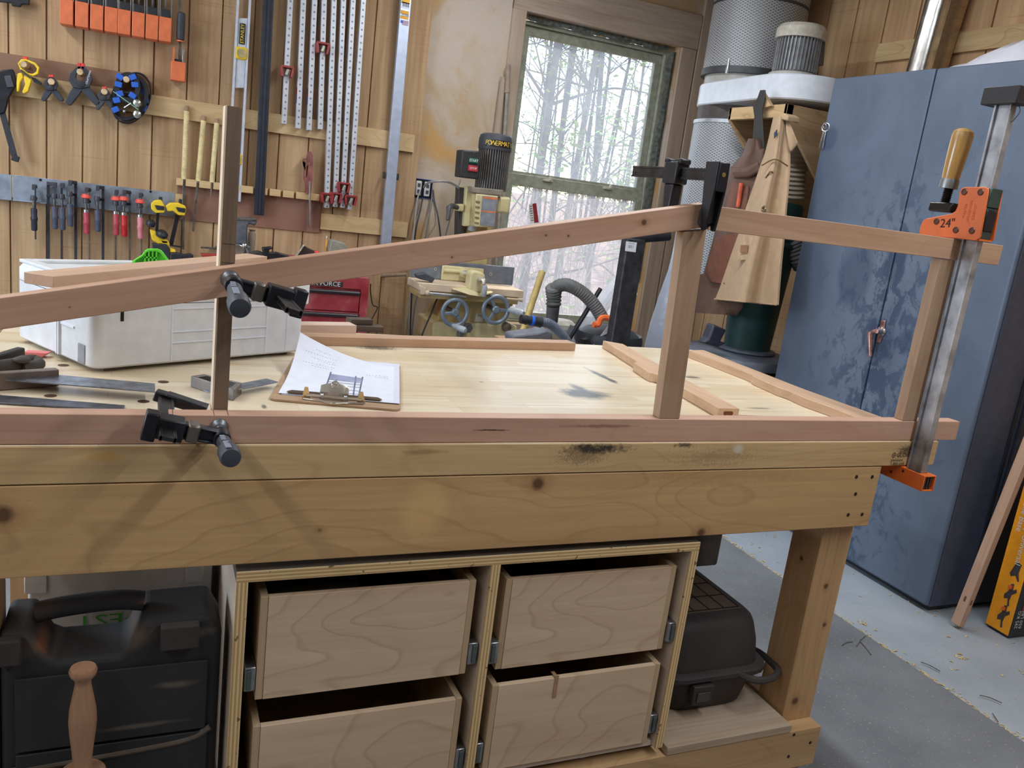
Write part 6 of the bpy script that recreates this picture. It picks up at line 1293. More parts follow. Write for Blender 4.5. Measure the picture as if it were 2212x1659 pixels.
def ribbed(pts, r, pitch, amp, k=10):
    c = curve(pts, k); L = [0]
    for i in range(1, len(c)): L.append(L[-1]+(c[i]-c[i-1]).length)
    n = int(L[-1]/pitch*2); out = []; R_ = []; j = 0
    for i in range(n+1):
        s = L[-1]*i/n
        while j < len(L)-2 and L[j+1] < s: j += 1
        f = (s-L[j])/max(1e-6, L[j+1]-L[j]); out.append(c[j]+(c[j+1]-c[j])*f); R_.append(r+(amp if i % 2 else -amp))
    return out, R_
hm_ = plain('hose_grey', (92, 92, 92), .6, noise=.1)
p_, r_ = ribbed([vp_(*p, d) for p, d in (((1290, 560), .1), ((1150, 330), .12), ((960, 120), .14), ((760, -5), .16), ((620, -40), .18), ((500, 0), .2), ((455, 120), .22), ((435, 320), .22))], .031, .012, .0012)
t = thing('vacuum_hose', 'thick grey ribbed hose arching from the vacuum before the window', 'hose', p_[-1]); MB().tube(p_, r_, 14).build('hose', hm_, t)
MB().cyl(vp_(435, 320, .22), vp_(410, 590, .24), .031, .029, n=18).build('cuff', plain('hose_cuff', (84, 84, 88), .5), t)
p_, r_ = ribbed([vp_(*p, d) for p, d in (((430, -10), .2), ((445, 150), .22), ((440, 320), .22))], .034, .016, .0035); MB().tube(p_, r_, 14).build('loose_ribs', hm_, t)
P = vp_(540, 610, .3); tag(MB().lathe([(.03, 0), (.075, .03), (.078, .05), (.06, .065), (.02, .07)], P-V((0, 0, .05)), (0, 0, 1), 24).build('white_funnel', plain('cream_funnel', (206, 204, 194), .5)), 'white plastic funnel cap under the thick hose cuff', 'funnel')
p_, r_ = ribbed([vp_(*p, d) for p, d in (((220, 600), -.06), ((330, 610), -.06), ((450, 680), -.05), ((560, 790), -.04), ((650, 900), -.03), ((720, 1050), -.02), ((760, 1300), .0), ((800, 2500), .05))], .020, .008, .001)
t = thing('dust_hose', 'slim grey ribbed hose with a blue ring on its black cuff', 'hose', p_[-1]); MB().tube(p_, r_, 12).build('hose', plain('slim_hose', (98, 106, 120), .5), t)
MB().tube([vp_(-120, 545, -.06), vp_(30, 570, -.06), vp_(225, 600, -.06)], [.0195, .0195, .024], 14).build('cuff', black_plastic, t); MB().tube([vp_(48, 573, -.06), vp_(92, 580, -.06)], .0225, 14).build('blue_ring', plain('bright_blue', (30, 100, 224), .45), t)
MB().tube([vp_(-40, 560, -.06), vp_(-20, 563, -.06)], .021, 14).build('cuff_rib', black_plastic, t)
P = [vp_(*p, .05) for p in ((-260, 820), (0, 790), (180, 770), (330, 720), (430, 760), (440, 900), (300, 1000), (-260, 960))]
t = thing('power_tool', 'grey power tool body on a stand below the slim hose', 'tool', (P[0].x+.1, P[0].y+.05, 0))
MB().prism(P, (0, .1, 0)).build('housing', plain('tool_grey', (104, 108, 118), .5), t, .012); zb_ = min(p.z for p in P)
MB().bb((P[0].x, P[0].y-.1, zb_-.03), (P[5].x, P[0].y+.2, zb_-.001)).build('stand_top', rail_m, t, .002); MB().bb((P[0].x+.1, P[0].y, 0), (P[0].x+.16, P[0].y+.1, zb_-.0305)).build('stand_post', rail_m, t, .002)
def stick(name, label, cat, a, b, mat, r=None, w=None, d0=.1, ext=.3):
    p, q = vp_(*a, d0), vp_(*b, d0-.05); q = q+(q-p)*ext
    m = MB().tube([p, q], r, 12) if r else MB().bar(p, q, w, .008, (0, 1, 0)); return tag(m.build(name, mat), label, cat)
stick('tan_pole', 'slanting tan plastic tube leaning before the window next to the machine', 'tube', (250, -270), (-40, 620), plain('tan_tube', (178, 156, 96), .5), r=.016, d0=.3, ext=1.15)
stick('black_rod', 'thin black rod leaning diagonally behind the shop vacuum', 'rod', (1240, 30), (700, 900), black_metal, r=.011, d0=.15, ext=.1)
cg = NT('clear_plastic_tube'); cg.b.inputs['Base Color'].default_value = (.75, .8, .9, 1); cg.b.inputs['Roughness'].default_value = .12; cg.b.inputs['Alpha'].default_value = .32
for a_, b_, l in (((1560, -150), (840, 850), 'clear plastic tube leaning behind the black rod'), ((1700, -230), (980, 760), 'wider clear plastic tube leaning at the window corner')): 
    p, q = vp_(*a_, .35), vp_(*b_, .3); tag(MB().tube([p, q+(q-p)*.25], .03, 16, cap=False).build('clear_tube', cg.m), l, 'tube')
P = [vp_(*p, .1) for p in ((650, 790), (735, 640), (800, 690), (690, 860))]; tag(MB().prism(P, (0, .004, 0)).build('metal_bracket', plain('bracket_grey', (150, 154, 164), .4, .6)), 'small grey metal bracket with a hole beside the black rod', 'bracket')
P = [vp_(*p, .1) for p in ((1000, 1150), (1830, 70), (1885, 110), (1060, 1190))]; tag(MB().prism(P, (0, .004, 0)).build('paint_stick', plain('pale_stick', (206, 208, 214), .6)), 'pale flat stick poking out behind the black post', 'stick')
# black post with a cross handle and paper tag
PY_ = 1.55
a, b = A(1369, 515, Y=PY_), A(1333, 742, Y=PY_); d = b-a; e = a+d*(a.z/(a.z-b.z)); 
t = thing('pipe_stand', 'worn black steel post with a cross arm and white paper tag behind the bench', 'stand', (e.x, PY_, 0))
w_ = A(1394, 560, Y=PY_).x-A(1353, 560, Y=PY_).x
MB().bar(a, V((e.x, PY_, .03)), w_*.95, .05, (0, 1, 0)).build('post', plain('scuffed_black', (44, 46, 52), .5, .2, noise=.4, ns=24), t, .005)
MB().tube([A(1352, 517, Y=PY_), A(1395, 514, Y=PY_), A(1444, 509, Y=PY_)], [.022, .018, .021], 12).build('cross_arm', black_metal, t)
MB().bb((e.x-.16, PY_-.16, 0), (e.x+.16, PY_+.16, .0295)).build('foot', black_metal, t, .006)
P = [A(x, y, Y=PY_-.0262) for x, y in ((1352.5, 521), (1376, 524), (1373, 545), (1350, 542))]; lbp = MB().prism(P, (0, .0006, 0)).build('paper_tag', white_paper, t)
c_ = sum(P, V())/4; m = MB()
for k in range(8): m.box(c_+V((-.012+.0034*k, -.0006, 0)), (.001+.0006*(k % 3), .0004, .011)).build('barcode', ink, lbp) if k % 2 == 0 else None; m = MB()
MB().text('IRON PIPE', c_+V((0, -.0008, .0125)), (1, 0, -.03), (0, 0, 1), .0055).build('lettering', ink, lbp)

a, b = A(826, 596, Y=3.12), A(880, 593, Y=3.0)
tag(MB().tube([A(826, 596, Y=YW-.002), b], .009, 10).build('wall_peg', plain('worn_peg', (150, 132, 112), .7)), 'worn grey peg rod sticking out of the wall beside the machine fence', 'peg')
# ================================================================ right side: dust collector, aprons, cabinet
def zr(x, y): return (1480+x/3.022, y/3.022)
def zc_(x, y): return (1340+x/4.1475, 420+y/4.1475)
def mesh_metal():
    n = NT('expanded_metal'); v = n.coord('UV') if False else n.coord(); s = n.n('SeparateXYZ', {0: v}); x, y, z = s.outputs
    a = n.math('MULTIPLY', n.math('ARCTAN2', y, x), .245)
    def wv(p): return n.math('ABSOLUTE', n.math('SUBTRACT', n.math('FRACT', p), .5))
    p1 = n.math('ADD', n.math('MULTIPLY', a, 1/.026), n.math('MULTIPLY', z, 1/.014)); p2 = n.math('SUBTRACT', n.math('MULTIPLY', a, 1/.026), n.math('MULTIPLY', z, 1/.014))
    m = n.math('MINIMUM', wv(p1), wv(p2)); g = n.ramp(m, [(.07, (1, 1, 1)), (.15, (0, 0, 0))])
    pl_ = n.math('FRACT', n.math('MULTIPLY', a, 1/.012)); base = n.ramp(pl_, [(0, lin((104, 106, 110))), (.5, lin((150, 152, 156))), (1, lin((104, 106, 110)))])
    n.col(n.mix(g, base, lin((206, 208, 212)))); n.b.inputs['Roughness'].default_value = .5; n.b.inputs['Metallic'].default_value = .3; n.bump(g, .6, .004); return n.m
mm = mesh_metal(); wp_ = plain('white_enamel', (214, 220, 230), .35, noise=.03); gp_ = plain('pale_grey_enamel', (168, 166, 160), .4, noise=.06)
DX, DY = 1.50, 2.60; R = .245
c0 = A(1620, 165, X=DX); DY = 2.62; c0 = A(1618, 160, Y=DY); DX = c0.x
R = (A(1725, 40, Y=DY).x-A(1515, 40, Y=DY).x)/2*math.cos(math.radians(37))
dcx = thing('dust_collector', 'dust collector with silver filter drums, white housing and grey motor', 'dust collector', (DX, DY, .9))
zh = c0.z
def lth(name, mat, prof, o=None, par=dcx, n=48): return MB().lathe(prof, o or (DX, DY, 0), (0, 0, 1), n).build(name, mat, par, loc=(DX, DY, 0) if o is None else None)
zf = A(1620, 158, Y=DY).z
z_h1, z_h0 = A(1556, 182, Y=DY).z, A(1556, 232, Y=DY).z
lth('upper_filter', mm, [(R, z_h1+.075), (R, HC-.02)]); lth('filter_band', plain('dark_band', (72, 74, 78), .5, .4), [(R*1.02, z_h1+.045), (R*1.02, z_h1+.078)])
lth('filter_band', plain('dark_band', (72, 74, 78)), [(R*1.004, z_h1+.40), (R*1.004, z_h1+.415)])
lth('collar', gp_, [(R*.93, z_h1-.01), (R*.93, z_h1+.046)])
lth('lower_collar', plain('dark_collar', (74, 66, 62), .6), [(R*.95, z_h0-.075), (R*.97, z_h0+.01)])
lth('lower_band', plain('pale_band', (176, 180, 186), .4, .5), [(R*1.02, z_h0-.09), (R*1.02, z_h0-.072)]); lth('lower_filter', mm, [(R, z_h0-.88), (R, z_h0-.088)])
# housing: long rounded white box from the filter to the blower
BX, BY = A(1735, 200, Y=2.12).x, 2.14
BR = R*.92
def hull(z, e=0.):
    P = []; d = V((BX-DX, BY-DY, 0)).normalized(); n_ = V((d.y, -d.x, 0)); a0 = math.atan2(n_.y, n_.x)
    for k in range(13): a = a0+math.pi*k/12; P.append((BX+(BR+e)*math.cos(a), BY+(BR+e)*math.sin(a), z))
    for k in range(13): a = a0+math.pi+math.pi*k/12; P.append((DX+(R+e)*math.cos(a), DY+(R+e)*math.sin(a), z))
    return P
MB().ring([hull(z_h0, -.006), hull(z_h0+.006, 0), hull(z_h1-.006, 0), hull(z_h1, -.006)]).build('housing', wp_, dcx)
# motor on the blower
bt = z_h1
mcx, mcy = A(1722, 120, Y=BY).x, BY; Rm = (A(1765, 110, Y=BY).x-A(1683, 110, Y=BY).x)/2*.95
z0m, z1m, z2m = A(1718, 155, Y=BY).z, A(1722, 86, Y=BY).z, A(1726, 54, Y=BY).z
lth('motor_base', gp_, [(Rm*1.1, 0), (Rm*1.1, .02), (Rm*.8, .03)], (mcx, mcy, bt)); lth('motor_core', plain('motor_grey', (120, 122, 126), .5, .3), [(Rm*.86, 0), (Rm*.86, z1m-bt)], (mcx, mcy, bt))
fm = MB()
for k in range(36): a_ = 2*math.pi*k/36; u = V((math.cos(a_), math.sin(a_), 0)); fm.bar(V((mcx, mcy, bt+.03))+u*Rm*.86, V((mcx, mcy, z1m))+u*Rm*.86, Rm*.22, .005, V((-u.y, u.x, 0)))
fm.build('cooling_fins', plain('fin_grey', (142, 144, 148), .5, .3), dcx)
lth('motor_cap', plain('cap_grey', (186, 180, 168), .5), [(Rm*1.08, 0), (Rm*1.08, (z2m-z1m)*.7), (Rm*.95, (z2m-z1m)*.95), (Rm*.4, z2m-z1m)], (mcx, mcy, z1m))
sb = [A(*zr(*p), Y=BY-.08) for p in ((758, 262), (808, 258), (902, 425), (758, 440))]
P = [A(*zr(*p), Y=BY-.07) for p in ((800, 258), (918, 268), (905, 430), (790, 418))]
sb_o = MB().prism(P, (0, .10, 0)).build('switch_box', plain('switch_grey', (84, 80, 78), .6), dcx, .004)
c_ = sum(P, V())/4+V((.012, -.001, .006)); MB().box(c_, (.02, .012, .03)).build('switch', plain('rust_switch', (130, 66, 46), .6), dcx, .003)
q = A(*zr(285, 400), Y=DY-.30); MB().lathe([(.007, 0), (.009, .02), (.006, .05), (.004, .07)], V((q.x, q.y, z_h1)), (0, 0, 1), 10).build('wing_nut', steel, dcx)
# flexible ducts
p_, r_ = ribbed([A(1738, 262, Y=2.1), A(1726, 330, Y=2.1), A(1712, 430, Y=2.12)], .052, .022, .005)
fd = NT('clear_flex_duct'); fd.b.inputs['Base Color'].default_value = lin((176, 164, 150)); fd.b.inputs['Roughness'].default_value = .3; fd.b.inputs['Alpha'].default_value = .82
t = thing('flex_duct', 'translucent ribbed duct hanging from the blower behind the canvas apron', 'duct', p_[-1]); MB().tube(p_, r_, 16).build('duct', fd.m, t)
p_, r_ = ribbed([A(1712, 520, Y=1.98), A(1722, 550, Y=1.97), A(1735, 575, Y=1.97)], .045, .016, .005); tag(MB().tube(p_, r_, 14).build('flex_duct', plain('grey_flex', (134, 134, 136), .5)), 'short grey ribbed duct beside the dark green drum', 'duct')
# wooden bracket shelf carrying the blower
KX = A(1703, 222, Y=1.90).x; KY = 1.90
ka, kb = A(1575, 240, X=KX), A(1703, 222, X=KX)
kz1 = kb.z-.004; kz0 = A(1703, 252, X=KX).z
if True:
    t = thing('shelf_bracket', 'pine bracket shelf with plywood gusset holding the white housing', 'shelf', (KX+.2, KY+.4, kz0-.3))
    pin_y = MAT['pale_pine_y']; kz1 = min(kz1, z_h0-.001)
    MB().bb((KX, kb.y, kz0), (KX+.036, ka.y, kz1)).build('front_rail', pin_y, t, .001)
    MB().bb((KX+.0365, kb.y+.02, kz1-.02), (XR-.013, ka.y, kz1)).build('shelf_board', wood('shelf_top_ply', (190, 156, 112), (160, 124, 80), 'Y', .8, .7), t, .001)
    for y in (kb.y, ka.y-.02):
        MB().prism([(KX, y, kz0), (KX, y, kz1), (XR-.013, y, kz1), (XR-.013, y, kz1-.62), (XR-.06, y, kz1-.62)], (0, .0185, 0)).build('gusset', wood('gusset_ply', (198, 158, 108), (164, 122, 76), 'X', .5, .7, rings=.5, line=(148, 104, 62)), t, .001)
    q = A(*zr(525, 660), X=KX-.02)
    MB().prism([A(*zr(*p), X=KX-.022) for p in ((505, 600), (560, 690), (505, 705))], (.02, 0, 0)).build('hook_block', pine_x, t, .001)
    for p in ((288, 712), (290, 752), (660, 675)): q = A(*zr(*p), X=KX-.0002); MB().cyl(q, q-V((.001, 0, 0)), .005, n=10).build('screw_head', MAT['dark_screw'], t)
# leather apron
AX = KX-.05
leather = plain('brown_leather', (86, 60, 48), .65, ns=14, c2=(106, 78, 64)); dleather = plain('black_leather_strap', (50, 48, 48), .6)
def ap(x, y, d=0., zf=zr): return A(*zf(x, y), X=AX+d)
t = thing('leather_apron', 'brown leather work apron hanging on the bracket hook', 'apron', ap(400, 1000))
m = MB().prism([ap(488, 588, .01), ap(520, 586, .01), ap(522, 620, .01), ap(500, 720, .01), ap(515, 960, .01), ap(475, 1000, .01), ap(440, 900, .01), ap(450, 760, .01), ap(440, 690, .01), ap(470, 640, .01)], (.006, 0, 0)); m.build('neck_strap', dleather, t, .002)
def rowpts(L, Rr, n=10, bul=.03, d0=0.): return [[ap(L[i][0]+(Rr[i][0]-L[i][0])*j/n, L[i][1]+(Rr[i][1]-L[i][1])*j/n, d0-bul*math.sin(math.pi*j/n)+.003*math.sin(j*1.9+i)) for j in range(n+1)] for i in range(len(L))]
Lf = [(412, 905), (370, 1010), (298, 1090), (262, 1200), (228, 1345), (190, 1530), (155, 1660), (115, 1800), (65, 1990), (50, 2040)]
Rt = [(478, 905), (500, 975), (515, 965), (500, 1100), (480, 1345), (450, 1530), (420, 1700), (390, 1850), (370, 2010), (330, 2060)]
MB().sheet(rowpts(Lf, Rt), .006, (1, 0, 0)).build('bib', leather, t, smooth=70)
MB().sheet(rowpts([(298, 1090), (400, 1092), (470, 1050)], [(320, 1165), (420, 1160), (490, 1120)], 6, .012, -.035), .004, (1, 0, 0)).build('folded_edge', leather, t, smooth=70)
MB().sheet(rowpts([(300, 1190), (270, 1345), (255, 1420)], [(415, 1215), (400, 1360), (390, 1430)], 6, .012, -.030), .004, (1, 0, 0)).build('pencil_pocket', plain('reddish_leather', (108, 66, 50), .6, noise=.1), t, smooth=70)
MB().sheet(rowpts([(200, 1545), (155, 1700), (130, 1795), (165, 1840)], [(345, 1520), (330, 1700), (310, 1830), (300, 1860)], 6, .014, -.034), .005, (1, 0, 0)).build('lower_pocket', plain('reddish_leather', (108, 66, 50)), t, smooth=70)
MB().tube([ap(368, 1195, -.055), ap(345, 1350, -.05)], .010, 8).build('pencil', plain('dull_red_pencil', (190, 84, 56), .5), t)
# canvas apron / jacket hanging
canvas = plain('tan_canvas', (180, 152, 122), .9, noise=.04, ns=24); canvas2 = plain('tan_canvas_pocket', (180, 152, 122), .9, noise=.1)
t = thing('canvas_apron', 'tan canvas garment hanging folded over the corner of the bracket', 'apron', ap(560, 1000, -.06))
def crow(L, Rr, n=14, bul=.055, d0=-.07, fold=.045):
    return [[ap(L[i][0]+(Rr[i][0]-L[i][0])*j/n, L[i][1]+(Rr[i][1]-L[i][1])*j/n, d0-bul*math.sin(math.pi*j/n)+fold*(i/len(L))*math.sin(2*math.pi*j/n*1.6+.6)) for j in range(n+1)] for i in range(len(L))]
Lc = [(575, 765), (560, 830), (545, 900), (520, 1000), (490, 1080), (450, 1200), (400, 1345), (350, 1520), (300, 1660), (225, 1880), (196, 1952)]
Rc = [(662, 755), (668, 830), (672, 900), (676, 1000), (676, 1100), (668, 1200), (655, 1345), (640, 1540), (625, 1680), (608, 1880), (600, 1990)]
MB().sheet(crow(Lc, Rc), .010, (1, 0, 0)).build('body', canvas, t, smooth=80)
MB().prism([ap(590, 770, -.12), ap(640, 735, -.12), ap(672, 755, -.12), ap(665, 790, -.12)], (.07, 0, 0)).build('hanging_loop', canvas, t, .006)
MB().sheet([[ap(655, 760, -.10), ap(690, 830, -.09), ap(728, 925, -.08)], [ap(660, 860, -.10), ap(690, 930, -.09), ap(722, 945, -.08)], [ap(672, 960, -.10), ap(685, 985, -.09), ap(690, 990, -.08)]], .006, (1, 0, 0)).build('lapel', canvas, t, smooth=70)
MB().prism([ap(580, 870, -.142), ap(598, 845, -.142), ap(598, 875, -.142), ap(580, 905, -.142)], (.003, 0, 0)).build('pen_clip', plain('dark_blue_pen', (40, 60, 86), .4), t)
for (a_, b_) in (((500, 1080), (672, 1085)), ((525, 1160), (600, 1185))): MB().tube(curve([ap(*a_, -.128), ap((a_[0]+b_[0])/2, a_[1]-40, -.146), ap(*b_, -.085)], 6), .0028, 6).build('seam', plain('dark_seam', (118, 88, 60), .9), t)
hl_ = crow([(208, 1905), (207, 1912)], [(604, 1935), (603, 1942)]); MB().tube([p-V((.004, 0, 0)) for p in crow(Lc[-2:], Rc[-2:], fold=.045*11/5)[1]], .004, 6).build('hem', canvas2, t)
MB().sheet(crow([(390, 1510), (340, 1650), (330, 1700)], [(505, 1520), (480, 1660), (468, 1690)], 6, .012, -.125, .0), .004, (1, 0, 0)).build('pocket', canvas2, t, smooth=70)
MB().prism([ap(362, 1600, -.140), ap(410, 1600, -.142), ap(405, 1650, -.142), ap(358, 1650, -.140)], (.002, 0, 0)).build('leather_patch', plain('patch_brown', (140, 104, 74), .8), t)
MB().torus(ap(513, 1365, -.150), (1, 0, 0), .011, .004, 16, 6).build('snap', plain('snap_brass', (150, 136, 110), .3, .7), t)
# cyclone, drum and lid behind the aprons
gy, gx = 2.10, 1.40
gc_ = plain('dark_green_plastic', (34, 70, 68), .5, noise=.12, ns=6)
def gp2(x, y): return A(*zc_(x, y), Y=gy)
e0, e1 = gp2(945, 1340), gp2(1310, 1395); ctr = (e0+e1)/2; rb_ = (e1.x-e0.x)/2*.86; u0_, u1_ = gp2(945, 1060), gp2(1395, 1000); rt_ = rb_*1.28
ztop = A(1700, 440, Y=gy).z; zlid = ctr.z-.012
t = thing('dust_separator', 'dark green cone-shaped dust separator standing on the drum lid', 'separator', (ctr.x, gy, zlid))
MB().lathe([(rb_, 0), (rt_, ztop-.22-zlid), (rt_*1.08, ztop-.215-zlid), (rt_*1.08, ztop-.20-zlid), (rt_, ztop-.19-zlid), (rt_*.98, ztop-.02-zlid), (rt_*.9, ztop-zlid)], (ctr.x, gy, zlid), (0, 0, 1), 40).build('cone', gc_, t)
lg = plain('lid_grey', (112, 118, 130), .5, noise=.1)
MB().lathe([(rb_*1.25, 0), (rb_*1.25, .012), (rb_*1.0, .016)], (ctr.x, gy, zlid-.004), (0, 0, 1), 36).build('flange', lg, t)
la, lb2 = gp2(655, 1340), A(1686, 790, Y=gy); rl_ = .285; lcx = gp2(660, 1350).x+rl_*.93
t = thing('waste_drum', 'grey drum with a flat lid carrying the green separator', 'drum', (lcx, gy, 0))
zl0 = zlid-.006
MB().lathe([(rl_*.9, 0), (rl_*.93, zl0*.6), (rl_*.94, zl0-.07)], (lcx, gy, 0), (0, 0, 1), 44).build('drum', plain('drum_grey', (74, 78, 88), .5, .2, noise=.15), t)
MB().lathe([(rl_*.97, 0), (rl_*1.0, .004), (rl_*1.0, .03), (rl_*.97, .045), (rl_*.90, .052), (.01, .054)], (lcx, gy, zl0-.056), (0, 0, 1), 44).build('lid', lg, t)
q = gp2(665, 1375); MB().torus((lcx-rl_*.96, gy-rl_*.25, zl0-.07), (0, 1, 0), .018, .004, 16, 6).build('lid_clip', steel, t)
P = [A(*zc_(*p), Y=gy-.17) for p in ((790, 1300), (840, 1165), (955, 1215), (900, 1320), (960, 1335), (880, 1370), (740, 1330))]
zmn = min(p.z for p in P); P = [p+V((0, 0, zl0+.001-zmn)) if p.z < zl0+.001 else p for p in P]
tag(MB().prism(P, (0, .06, 0)).build('hose_fitting', plain('dark_fitting', (52, 56, 68), .5), bev=.01), 'dark plastic hose fitting lying on the drum lid', 'fitting')
# clear plastic bag hanging beside the window boards and grey panel
bgm = NT('hazy_plastic_film'); bgm.b.inputs['Base Color'].default_value = lin((190, 200, 220)); bgm.b.inputs['Roughness'].default_value = .25; bgm.b.inputs['Alpha'].default_value = .55; fz = bgm.noise(bgm.coord(), 24, 4); bgm.bump(fz, .5, .01)
BYg = 2.35
def bgp(x, y, d=0.): return A(*zc_(x, y), Y=BYg+d)
Lb = [(545, 320), (515, 410), (480, 480), (430, 680), (350, 900), (270, 1150), (220, 1345), (215, 1420)]; Rb_ = [(700, 330), (690, 420), (700, 500), (690, 700), (660, 900), (640, 1150), (640, 1345), (640, 1420)]
rows = [[bgp(L[0]+(Rr[0]-L[0])*j/8, L[1]+(Rr[1]-L[1])*j/8, -.10*math.sin(math.pi*j/8)+.015*math.sin(2.3*j+1.7*i)) for j in range(9)] for i, (L, Rr) in enumerate(zip(Lb, Rb_))]
tag(MB().sheet(rows, .003, (0, 1, 0)).build('plastic_bag', bgm.m, smooth=70), 'long hazy plastic bag hanging under the lower filter drum', 'bag')
# ---------------------------------------------------------------- steel cabinet
def cab_paint():
    n = NT('smudged_blue_grey_steel'); v = n.coord(); s = n.n('SeparateXYZ', {0: v})
    a = n.noise(n.mapv(v, (1, 3, 2.2)), 1.6, 7, .6, .62); b = n.noise(n.mapv(v, (1, 9, 5)), 1.5, 5, 1.2, .7)
    near = n.n('MapRange', {0: n.math('ABSOLUTE', n.math('ADD', s.outputs[1], -1.13)), 1: .02, 2: .42, 3: 1., 4: 0.}).outputs[0]
    low = n.n('MapRange', {0: s.outputs[2], 1: 1.75, 2: 1.25, 3: 0., 4: 1.}).outputs[0]
    zone = n.math('MULTIPLY', near, low)
    c = n.ramp(a, [(.3, lin((86, 98, 117))), (.7, lin((99, 112, 132)))])
    c = n.mix(n.math('MULTIPLY', zone, n.ramp(n.noise(v, 3.5, 5), [(.4, (.15,)*3), (.6, (.8,)*3)])), c, lin((112, 124, 140)))
    f3 = n.noise(n.mapv(v, (1, 7, 5)), 2.2, 7, .5, .70)
    hand = n.ramp(n.math('ADD', f3, n.math('MULTIPLY', zone, .12)), [(.58, (0, 0, 0)), (.63, (1, 1, 1))])
    c = n.mix(n.math('MULTIPLY', hand, n.math('MULTIPLY_ADD', zone, .7, .12)), c, lin((56, 70, 96)))
    for px, r in (((1900, 740), (1, .10, .11)), ((1850, 600), (1, .10, .16)), ((1935, 560), (1, .06, .12)), ((1790, 300), (1, .05, .06)), ((1960, 740), (1, .05, .05))):
        q = A(*px, X=KX0); d = n.blob(v, (0, q.y, q.z), (2., r[1], r[2]), .35, .42, 2.2); c = n.mix(n.math('MULTIPLY', d, .55), c, lin((56, 68, 94)))
    n.col(c); n.b.inputs['Roughness'].default_value = .42; n.b.inputs['Specular IOR Level'].default_value = .4; return n.m
KX0 = 1.175; cyn = A(1997, 1325, X=KX0).y; cyf = A(1803, 169, X=KX0).y; czt = A(1803, 169, X=KX0).z; cz0 = .022
cb_m = cab_paint(); cb_d = plain('dark_blue_steel', (72, 80, 100), .45, noise=.06)
t = thing('steel_cabinet', 'tall blue-grey steel cabinet with two smudged doors', 'cabinet', ((KX0+XR)/2, (cyn+cyf)/2, 0))
MB().bb((KX0+.02, cyn, cz0), (XR-.05, cyf, czt)).build('body', cb_d, t, .004)
ys = A(2021, 150, X=KX0).y; ysb = A(1858, 879, X=KX0).y; ys = (ys+ysb)/2
MB().bb((KX0, ys+.0015, cz0+.004), (KX0+.0195, cyf, czt-.002)).build('door', cb_m, t, .004, loc=(KX0, 0, 0))
MB().bb((KX0, cyn, cz0+.004), (KX0+.0195, ys-.0015, czt-.002)).build('door', cb_m, t, .010, 3, loc=(KX0, 0, 0))
MB().bb((KX0+.03, cyn+.01, .007), (XR-.06, cyf-.01, cz0)).build('plinth', plain('plinth_black', (32, 34, 40), .6), t)
MB().bb((KX0+.20, cyn-.006, cz0+.01), (KX0+.215, cyn, czt)).build('side_seam', plain('seam_black', (36, 38, 46), .5), t, .002)
MB().bb((KX0+.235, cyn-.018, cz0+.005), (XR-.05, cyn-.0002, czt)).build('side_panel', plain('near_black_blue', (52, 54, 64), .5), t, .004)
hp = A(1905, 716, X=KX0)
hl = MB().lathe([(.020, 0), (.021, .004), (.014, .008), (.010, .03)], hp, (-1, 0, 0), 20).build('handle', plain('chrome_handle', (196, 190, 190), .2, .95, noise=.1), t)
MB().prism([hp+V((-.002, dy, dz)) for dy, dz in ((.010, .045), (-.010, .045), (-.014, .0), (-.010, -.045), (.010, -.045), (.014, 0))], (-.004, 0, 0)).build('handle_plate', plain('rusted_chrome', (170, 130, 122), .35, .8, noise=.4, ns=60), hl, .002)
he = A(1880, 770, X=KX0-.03); MB().tube([hp+V((-.03, 0, 0)), hp+V((-.034, .022, -.012)), he], [.011, .012, .007], 12).build('handle_lever', plain('rusted_chrome', (170, 130, 122)), hl)
# key ring hung on the far edge of the door
q = A(*zr(918, 832), X=KX0-.004); t2 = thing('key_ring', 'wire loop with small keys hanging on the edge of the steel cabinet', 'key ring', q)
MB().torus(q, (1, .3, 0), .017, .0032, 20, 8).torus(q+V((-.004, .004, .006)), (1, -.4, .2), .013, .0025, 20, 8).build('ring', steel, t2)
for dy in (.006, -.006): p = q+V((-.004, dy, -.02)); MB().bar(p, p+V((0, dy*.6, -.07)), .008, .003, (1, 0, 0)).build('key', steel, t2, .001)
# white plastic wrapped bundle on the cabinet
bx_pts = []
Lq = [A(2072, 131, X=1.30), A(2130, 110, X=1.32), A(2170, 98, X=1.34), A(2260, 70, X=1.36)]
rows = []
y_a, y_b = A(2070, 131, X=1.35).y, A(2300, 60, X=1.35).y
for i in range(9):
    f = i/8; y = y_a+(y_b-y_a)*f; h = (.005+.12*min(1, f*1.5)**.8+.01*math.sin(i*2.2))*(1, 1, 1, 1, 1, 1, 1, .8, .04)[i]
    rows.append([(1.25, y, czt+.001), (1.28, y, czt+h*.6), (1.36, y+.01*math.sin(i), czt+h), (1.46, y, czt+h*.95+.01*math.cos(i*1.7)), (1.56, y, czt+h*.6), (1.60, y, czt+.001)])
tag(MB().sheet(rows).build('wrapped_bundle', plain('white_wrap', (222, 222, 232), .25, noise=.03), smooth=70), 'white plastic wrapped bundle lying on top of the steel cabinet', 'bundle')
